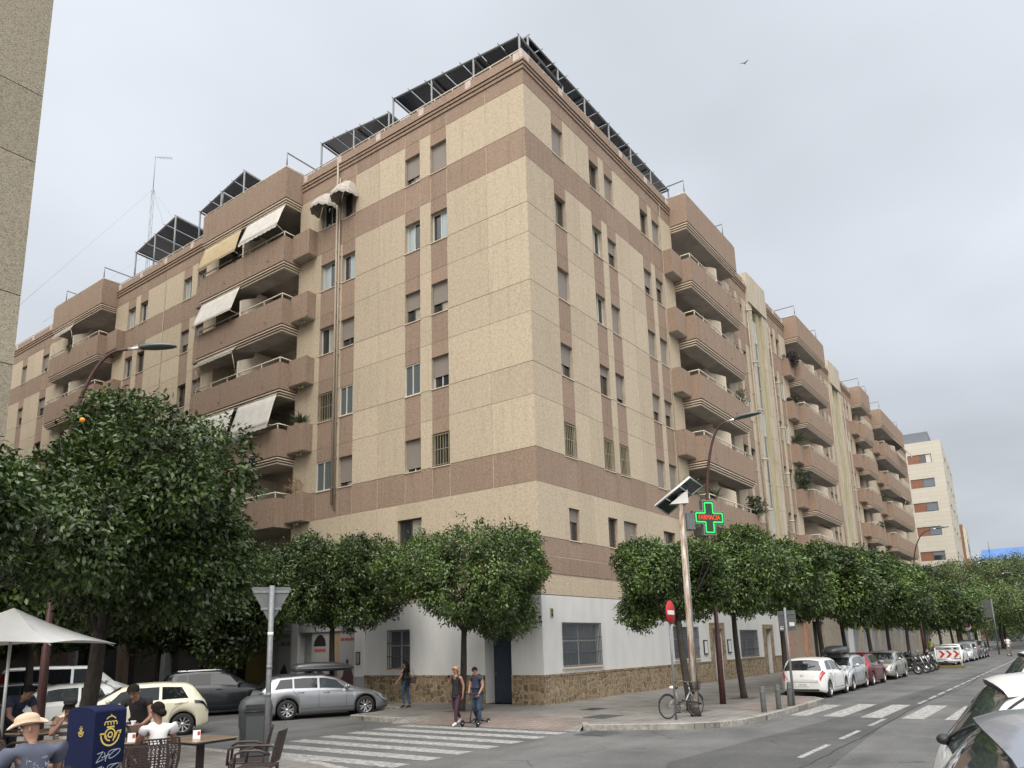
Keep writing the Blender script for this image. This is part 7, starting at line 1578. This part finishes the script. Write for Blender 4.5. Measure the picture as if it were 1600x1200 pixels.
pm_ = person('older man in a tan hat and slate blue T-shirt seated facing away', (-19.92, -7.28, TZ), radians(88), sit(chin=(.03, .03, 1.12), neck=(0, 0, 1.06), chest=(0, 0, .9), face=(.45, 1, -.05), lsh=(-.02, .2, 1.0), rsh=(-.02, -.2, 1.0), lel=(.1, .3, .78), rel=(.12, -.28, .78)), dict(top=('slate', .7), leg=('jeans', 1.1), shoe='shoed'), hair='hairdark', hairstyle='none', s=1.04)
ht_ = thing('hat', 'tan felt hat with a curled brim on the older man', 'hat', (-19.97, -7.22, TZ+1.275), radians(88+66))
m = MB(); n = 28; vs = []
for (r, z) in ((.165, .0), (.155, -.004), (.115, .004), (.098, .02), (.094, .07), (.08, .105), (.05, .11), (.0, .098)):
    for j in range(n):
        a = 2*pi*j/n; zz = z+(.05*abs(sin(a))**2*(r-.1)/.065 if r > .11 else 0)-(.022*(1 if cos(a) > 0 else .4)*cos(a)**2 if r > .12 else 0); vs.append((r*1.12*cos(a), r*.93*sin(a), zz-(.02*cos(a)**2 if z > .09 else 0)))
k_ = 8; m.add(vs, [(i*n+j, i*n+(j+1) % n, (i+1)*n+(j+1) % n, (i+1)*n+j) for i in range(k_-1) for j in range(n)], 'straw', True); hh_ = m.build('crown_and_brim', ht_); md = hh_.modifiers.new('s', 'SOLIDIFY'); md.thickness = .005
m = MB(); m.lathe([(.099, .016), (.0985, .042)], 'brownap', n=24); m.v = [(x*1.12, y*.93, z) for x, y, z in m.v]; m.build('band', ht_); ht_.rotation_euler = (radians(-6), radians(8), radians(88+66))
gl = thing('glasses', 'thin dark glasses on the older man in the hat', 'glasses', (-20.05, -7.22, TZ+1.235), radians(88+66)); m = MB()
m.tube([(.09, -.05, 0), (.1, -.02, 0), (.1, .02, 0), (.09, .05, 0)], .004, 'black', n=4); m.tube([(.09, .05, 0), (-.02, .085, .0)], .004, 'black', n=4); m.tube([(.09, -.05, 0), (-.02, -.085, .0)], .004, 'black', n=4); m.build('frame', gl)
m = MB(); rr2 = random.Random(4)  # pale line drawing printed on the back of the T-shirt
def sh(y, z): return (-.152-.0+.25*(y*y), y, z)
for s_ in range(12):
    y0, z0 = rr2.uniform(-.09, .09), rr2.uniform(.80, .93); pts = [(y0, z0)]
    for q in range(7): y0 += rr2.uniform(-.03, .03); z0 += rr2.uniform(-.022, .022); pts.append((max(-.1, min(.1, y0)), max(.79, min(.94, z0))))
    m.tube([sh(*p) for p in pts], .0028, 'graffiti', n=3)
o = m.build('shirt_print', pm_)
person('man in a striped T-shirt and dark cap seated with a hand at his mouth', (-17.75, -3.2, TZ), radians(236), sit(chin=(.12, 0, 1.08), neck=(.08, 0, 1.03), chest=(.04, 0, .89), face=(1, 0, -.5), hup=(.4, 0, 1), rwr=(.24, -.06, 1.0), rel=(.26, -.2, .80), rhd=(-.2, .4, .8)), dict(top=('stripe', .5), leg=('jeans', 1), shoe='shoed'), sk='skin2')
cp = thing('cap', 'dark cap on the man in the striped T-shirt', 'cap', (-17.80, -3.28, TZ+1.235), radians(236)); m = MB(); m.ellip((0, 0, .03), (.105, .098, .075), 'clblack', n=18); m.build('crown', cp); m = MB(); m.ellip((.12, 0, .005), (.07, .075, .012), 'clblack', n=14, k=4); m.build('peak', cp)
person('man in dark clothes leaning over a table in the shade at the far left', (-17.75, -.95, TZ), radians(-75), stand(1.74, waist=(.05, 0, 1.04), chest=(.24, 0, 1.2), neck=(.36, 0, 1.27), chin=(.42, 0, 1.29), lsh=(.25, .17, 1.26), rsh=(.25, -.17, 1.26), lel=(.34, .24, 1.0), lwr=(.5, .16, .86), rel=(.34, -.24, 1.0), rwr=(.5, -.16, .86), face=(1, 0, -.5), hup=(.5, 0, .8)), dict(top=('clnavy', .6), leg=('clblack', 1), shoe='shoed'), sk='skin2')
# far figures
M['vest'] = mat('hi_vis_yellow', (.45, .62, .10), .7)
person('distant pedestrian in a yellow green top under the orange trees', (50, -5.6, 0), radians(180), stand(1.74), dict(top=('vest', .3), leg=('clblack', 1), shoe='shoed'))
person('distant person in pale clothes riding an electric scooter across the street', (63.5, -10.2, -.03), radians(200), stand(1.72, rel=(.08, -.2, 1.15), rwr=(.28, -.2, 1.02), lel=(.08, .2, 1.15), lwr=(.28, .2, 1.02)), dict(top=('clwhite', .5), leg=('stripe', 1), shoe='shoe'))
es = thing('electric_scooter', 'electric kick scooter under the distant rider in pale clothes', 'scooter', (63.5, -10.2, -.14), radians(200)); m = MB()
for x in (-.5, .5): m.tube([(x+.09*cos(2*pi*i/14), 0, .11+.09*sin(2*pi*i/14)) for i in range(15)], .025, 'rubber', n=6, caps=False)
for x, nm in ((-.5, 'rear_wheel'), (.5, 'front_wheel')): q = MB(); q.tube([(x+.09*cos(2*pi*i/14), 0, .11+.09*sin(2*pi*i/14)) for i in range(15)], .025, 'rubber', n=6, caps=False); q.build(nm, es)
m = MB(); m.box(-.45, .38, -.08, .08, .09, .12, 'black'); m.tube([(.5, 0, .12), (.42, 0, 1.12)], .02, 'black', n=6); m.tube([(.42, -.22, 1.12), (.42, .22, 1.12)], .016, 'black', n=6); m.build('frame', es)

# parasol
pz = thing('parasol', 'large square white café parasol at the left edge', 'parasol', (-17.98, -1.34, TZ), radians(42)); M['canvas'] = mat('white_canvas', (.70, .69, .66), .85, var=.05, vscale=2, detail=7)
dd = V((-16.33+18.06, -1.42+2.99)); angp = math.atan2(dd.y, dd.x); pz.rotation_euler = (0, 0, angp); m = MB(); S_ = 1.22; ZE, ZA = 2.36-TZ, 2.98-TZ; vs = []; ns = 14; nr = 7
per = []
for e_, (a, b_) in enumerate((((-S_, -S_), (S_, -S_)), ((S_, -S_), (S_, S_)), ((S_, S_), (-S_, S_)), ((-S_, S_), (-S_, -S_)))):
    for i in range(ns): t_ = i/ns; per.append((lerp(a[0], b_[0], t_), lerp(a[1], b_[1], t_), sin(pi*t_)))
np_ = len(per)
for r in range(nr+1):
    q = r/nr
    for x, y, bow in per: sag = -.05*sin(pi*q)+.05*bow*q-.0; vs.append((x*q*(1-.03*bow*q), y*q*(1-.03*bow*q), lerp(ZA, ZE, q)+sag*(1 if q > 0 else 0)))
m.add(vs, [(r*np_+i, r*np_+(i+1) % np_, (r+1)*np_+(i+1) % np_, (r+1)*np_+i) for r in range(nr) for i in range(np_)], 'canvas')
o = m.build('canopy', pz, recalc=False); md = o.modifiers.new('s', 'SOLIDIFY'); md.thickness = .006
m = MB(); m.tube([(0, 0, 0), (0, 0, ZA-.03)], .026, 'alu', n=10); m.build('pole', pz); m = MB(); m.box(-.3, .3, -.3, .3, 0, .07, 'lamphead'); m.build('base', pz, bevel=.02)
for sx, sy in ((1, 1), (1, -1), (-1, 1), (-1, -1)): m = MB(); m.tube([(0, 0, ZA-.06), (S_*.98*sx, S_*.98*sy, ZE-.03)], .011, 'alu', n=5); m.tube([(0, 0, ZA-.55), (S_*.5*sx, S_*.5*sy, lerp(ZA, ZE, .5)-.05)], .009, 'alu', n=5); m.build('rib', pz)

# tables and chairs
M['tabletop'] = mat('brown_tabletop', (.22, .165, .115), .3, var=.12, vscale=5, coat=.3); M['chairp'] = mat('dark_brown_plastic', (.035, .022, .021), .5, var=.1)
def table(x, y, rz, lb_, first=[None]):
    if first[0] is None:
        t = thing('cafe_table', lb_, 'table', (x, y, TZ), rz, 'café tables'); m = MB(); m.box(-.36, .36, -.36, .36, .725, .75, 'tabletop'); m.build('tabletop', t, bevel=.008); m = MB(); m.box(-.34, .34, -.34, .34, .70, .7248, 'black'); m.build('apron', t)
        m = MB(); m.box(-.04, .04, -.04, .04, .03, .70, 'chairp'); m.build('column', t)
        for a in range(4): m = MB(); c, s_ = cos(a*pi/2+pi/4), sin(a*pi/2+pi/4); m.tube([(0, 0, .05), (.34*c, .34*s_, .02)], .02, 'chairp', n=6); m.build('foot', t)
        first[0] = t; return t
    return dup(first[0], (x, y, TZ), rz, label=lb_)
def chair(x, y, rz, lb_, first=[None]):
    if first[0] is None:
        t = thing('cafe_chair', lb_, 'chair', (x, y, TZ), rz, 'brown plastic café chairs')
        m = MB(); m.box(-.23, .23, -.235, .235, .42, .45, 'chairp'); m.build('seat', t, bevel=.012)
        m = MB()   # perforated back: faces +X, back at -X
        def bp_(y, z): return (-.21-.10*(z-.45)/.43-.05*(1-(y/.25)**2)*.6, y, z)
        nc, nr = 10, 12
        for j in range(nr+1):
            z = .50+.385*j/nr; hw_ = .215+.02*sin(pi*j/nr); th = .010 if 0 < j < nr else .022
            pts = [bp_(lerp(-hw_, hw_, i/8), z) for i in range(9)]; 
            for a, b_ in zip(pts[:-1], pts[1:]): m.add([(a[0], a[1], a[2]-th*.5), (b_[0], b_[1], b_[2]-th*.5), (b_[0], b_[1], b_[2]+th*.5), (a[0], a[1], a[2]+th*.5), (a[0]-.012, a[1], a[2]-th*.5), (b_[0]-.012, b_[1], b_[2]-th*.5), (b_[0]-.012, b_[1], b_[2]+th*.5), (a[0]-.012, a[1], a[2]+th*.5)], [(0, 1, 2, 3), (4, 7, 6, 5), (0, 4, 5, 1), (3, 2, 6, 7), (0, 3, 7, 4), (1, 5, 6, 2)], 'chairp')
        for i in range(nc+1):
            for j in range(nr):
                z0 = .50+.385*j/nr; z1 = .50+.385*(j+1)/nr; hw_ = .215+.02*sin(pi*(j+.5)/nr); y = lerp(-hw_, hw_, i/nc)+(.010 if j % 2 and 0 < i < nc else 0); th = .012 if 0 < i < nc else .03
                if i == nc//2: th = .034
                a = bp_(y, z0); b_ = bp_(y, z1); m.add([(a[0]+.001, a[1]-th/2, a[2]), (a[0]+.001, a[1]+th/2, a[2]), (b_[0]+.001, b_[1]+th/2, b_[2]), (b_[0]+.001, b_[1]-th/2, b_[2]), (a[0]-.013, a[1]-th/2, a[2]), (a[0]-.013, a[1]+th/2, a[2]), (b_[0]-.013, b_[1]+th/2, b_[2]), (b_[0]-.013, b_[1]-th/2, b_[2])], [(0, 1, 2, 3), (4, 7, 6, 5), (0, 3, 7, 4), (1, 5, 6, 2)], 'chairp')
        m.build('backrest', t, recalc=False)
        for s_ in (-1, 1):
            m = MB(); m.tube([(-.23, .24*s_, .60), (-.1, .27*s_, .66), (.12, .275*s_, .665), (.22, .27*s_, .62), (.235, .255*s_, .42)], .019, 'chairp', n=8); m.build('armrest', t)
            for x_, q in ((.2, .03), (-.2, -.06)): m = MB(); m.tube([(x_, .21*s_, .43), (x_+q, .235*s_, 0)], [.024, .017], 'chairp', n=8); m.build('leg', t)
        first[0] = t; return t
    return dup(first[0], (x, y, TZ), rz, label=lb_)
table(-17.0, -5.55, radians(5), 'brown café table with an empty place and a menu card, nearest the litter bin'); table(-17.5, -4.8, radians(40), 'café table between the waitress and the woman in white'); table(-18.15, -3.85, radians(50), 'café table in front of the man in the striped T-shirt')
table(-17.55, -1.75, radians(15), 'shaded café table under the man in dark clothes'); table(-20.15, -6.55, radians(88), 'café table in front of the older man in the hat')
chair(-17.94, -6.02, radians(72), 'brown chair under the woman in the white top'); chair(-18.38, -6.62, radians(62), 'empty perforated chair just right of the blue post box'); chair(-16.65, -6.15, radians(140), 'empty chair with armrests at the right of the bare table, closer to the bin'); chair(-16.9, -6.75, radians(128), 'empty chair nearest the give way pole')
chair(-17.0, -3.8, radians(-110), 'brown chair behind the waitress hidden by the table'); chair(-20.0, -7.5, radians(88), 'dark chair under the older man in the hat'); chair(-17.7, -3.05, radians(236), 'chair under the man in the striped T-shirt'); chair(-18.35, -2.55, radians(-60), 'empty perforated chair beside the foot of the maroon lamp post'); chair(-18.9, -4.0, radians(30), 'dark empty chair in the shade left of the post box')
def menu(x, y, rz, lb_):
    t = thing('menu_card', lb_, 'menu card', (x, y, TZ+.752), rz, 'small menu cards on the café tables'); m = MB(); m.add([(-.05, -.02, 0), (.05, -.02, 0), (.05, 0, .12), (-.05, 0, .12), (-.05, .02, 0), (.05, .02, 0)], [(0, 1, 2, 3), (3, 2, 5, 4)], 'clwhite'); m.build('card', t, recalc=False)
    m = MB(); m.add([(.01, -.0135, .05), (.045, -.0135, .05), (.045, -.005, .10), (.01, -.005, .10)], [(0, 1, 2, 3)], 'redink'); m.build('print', t, recalc=False)
menu(-17.1, -5.6, radians(-35), 'white menu card standing on the bare brown table'); menu(-17.72, -5.0, radians(-30), 'white menu card beside the waitress'); menu(-20.35, -6.9, radians(-30), 'pink and white menu card at the lower left corner by the older man')
cu_ = thing('coffee_cup', 'white cup and saucer in the hand of the waitress', 'cup', (-17.54, -4.68, TZ+.95)); m = MB(); m.lathe([(.0, 0), (.022, 0), (.036, .05), (.038, .06), (.034, .058)], 'clwhite', n=16); m.build('cup', cu_); m = MB(); m.lathe([(0, -.006), (.05, -.006), (.075, .004), (.05, -.002), (0, -.001)], 'clwhite', n=18); m.build('saucer', cu_)
# small bird in the sky
bd = thing('bird', 'tiny bird gliding high in the grey sky at the right', 'bird', tuple(CAM+V((.8918, .2493, .7437))*75)); m = MB(); m.ellip((0, 0, 0), (.17, .05, .045), 'brownap'); m.build('body', bd)
for s_ in (-1, 1): m = MB(); m.add([(.06, 0, .02), (-.08, 0, .02), (-.1, .25*s_, .12), (-.14, .5*s_, .06), (.02, .26*s_, .13)], [(0, 1, 2, 4), (4, 2, 3)], 'brownap'); m.build('wing', bd, recalc=False)

# ================================================================ potted plants on the balconies
def plant(label, T, u, d, z, r, n, kind_='bush', mname='leaf_dark', seed=1, h=.8, ln=.12):
    p = T(u, d, z); t = thing('potted_plant', label, 'plant', p, 0, 'plants on the balconies'); g = np.random.default_rng(seed)
    pot = MB(); pot.lathe([(0, 0), (.1, 0), (.14, .22), (.15, .24), (.13, .24)], 'terra', n=12); pot.v = [(x, y, z_-.24) for x, y, z_ in pot.v]; pot.build('pot', t)
    if kind_ == 'bush':
        P = g.normal(0, 1, (n, 3)); P /= np.linalg.norm(P, axis=1)[:, None]; Nn = P.copy(); P = P*g.uniform(.4, 1, (n, 1))*np.array([r, r, h*.6])+np.array([0, 0, h*.5]); me = leaf_mesh('foliage', P, Nn, 9, ln, ln*.45, .05, mname, seed=seed)
    else:
        a = g.uniform(0, 2*pi, n); e = g.uniform(.2, 1.3, n); Nn = np.stack([np.cos(a)*np.cos(e), np.sin(a)*np.cos(e), np.sin(e)], 1); P = np.tile([0, 0, h*.45], (n, 1))+g.normal(0, .03, (n, 3)); me = leaf_mesh('foliage', P, Nn, 2, r*1.15, .045, .01, mname, droop=.1, seed=seed, jitter=.12)
    o = bpy.data.objects.new('foliage', me); COL.objects.link(o); o.parent = t
    m = MB(); m.tube([(0, 0, 0), (.02, .01, h*.5)], .02, 'bark', n=5); m.build('stem', t); return t
plant('spiky plant in the planter box beside the large white awning', TL, 13.95, .25, SILL[3], .5, 60, 'spike', 'leaf_palm', 3, .35); plant('dead brown bush on the lowest left planter', TL, 14.1, .3, SILL[4]-.05, .55, 60, 'bush', 'leaf_dead', 4, .9, .07)
plant('green plant between the yellow and white awnings', TL, 18.9, .9, SILL[0]-.1, .35, 70, 'bush', 'leaf_dark', 5, .7); plant('bushy leafy plant at the outer end of the lowest right balcony', TR, 22.2, 1.0, SILL[4]-.25, .65, 170, 'bush', 'leaf_dark', 6, 1.3)
plant('yellow green spiky plant in the corner planter of the lowest right balcony', TR, 14.0, .3, SILL[4], .75, 110, 'spike', 'leaf_palm', 7, .5); plant('second spiky plant on the lowest right balcony', TR, 15.9, .85, SILL[4]-.1, .55, 70, 'spike', 'leaf_palm', 8, .4); plant('pale flowering plant near the end of the fourth balcony', TR, 21.6, .95, SILL[2]-.15, .4, 90, 'bush', 'leaf_palm', 9, .9, .09)
M['creeper'] = leafmat('purple_creeper', (.025, .016, .022), (.06, .04, .05)); plant('dark purplish creeper spilling over the top planter of the second right stack', TR, 35.5, .5, SILL[0]-.45, .7, 190, 'bush', 'creeper', 10, .9)
plant('low green plant in the planter below the purple creeper', TR, 35.4, .3, SILL[1]-.05, .5, 80, 'bush', 'leaf_dark', 11, .45); plant('tall yucca in the planter of the second right stack', TR, 35.6, .3, SILL[2], .75, 90, 'spike', 'leaf_palm', 12, .9); plant('big green bush filling the fourth planter of the second right stack', TR, 35.5, .35, SILL[3], .8, 240, 'bush', 'leaf_dark', 13, 1.7)
plant('bright green plant on the far balcony stack', TR, 68.0, .35, SILL[2], .7, 120, 'bush', 'leaf_palm', 14, .9); plant('small green plant in the end stack at mid height', TR, 61.2, .95, SILL[3]-.2, .4, 60, 'bush', 'leaf_dark', 15, .6); plant('small hanging plant on the far left balcony', TL, 38.5, 1.0, SILL[0]-.2, .3, 50, 'bush', 'leaf_palm', 16, .4)
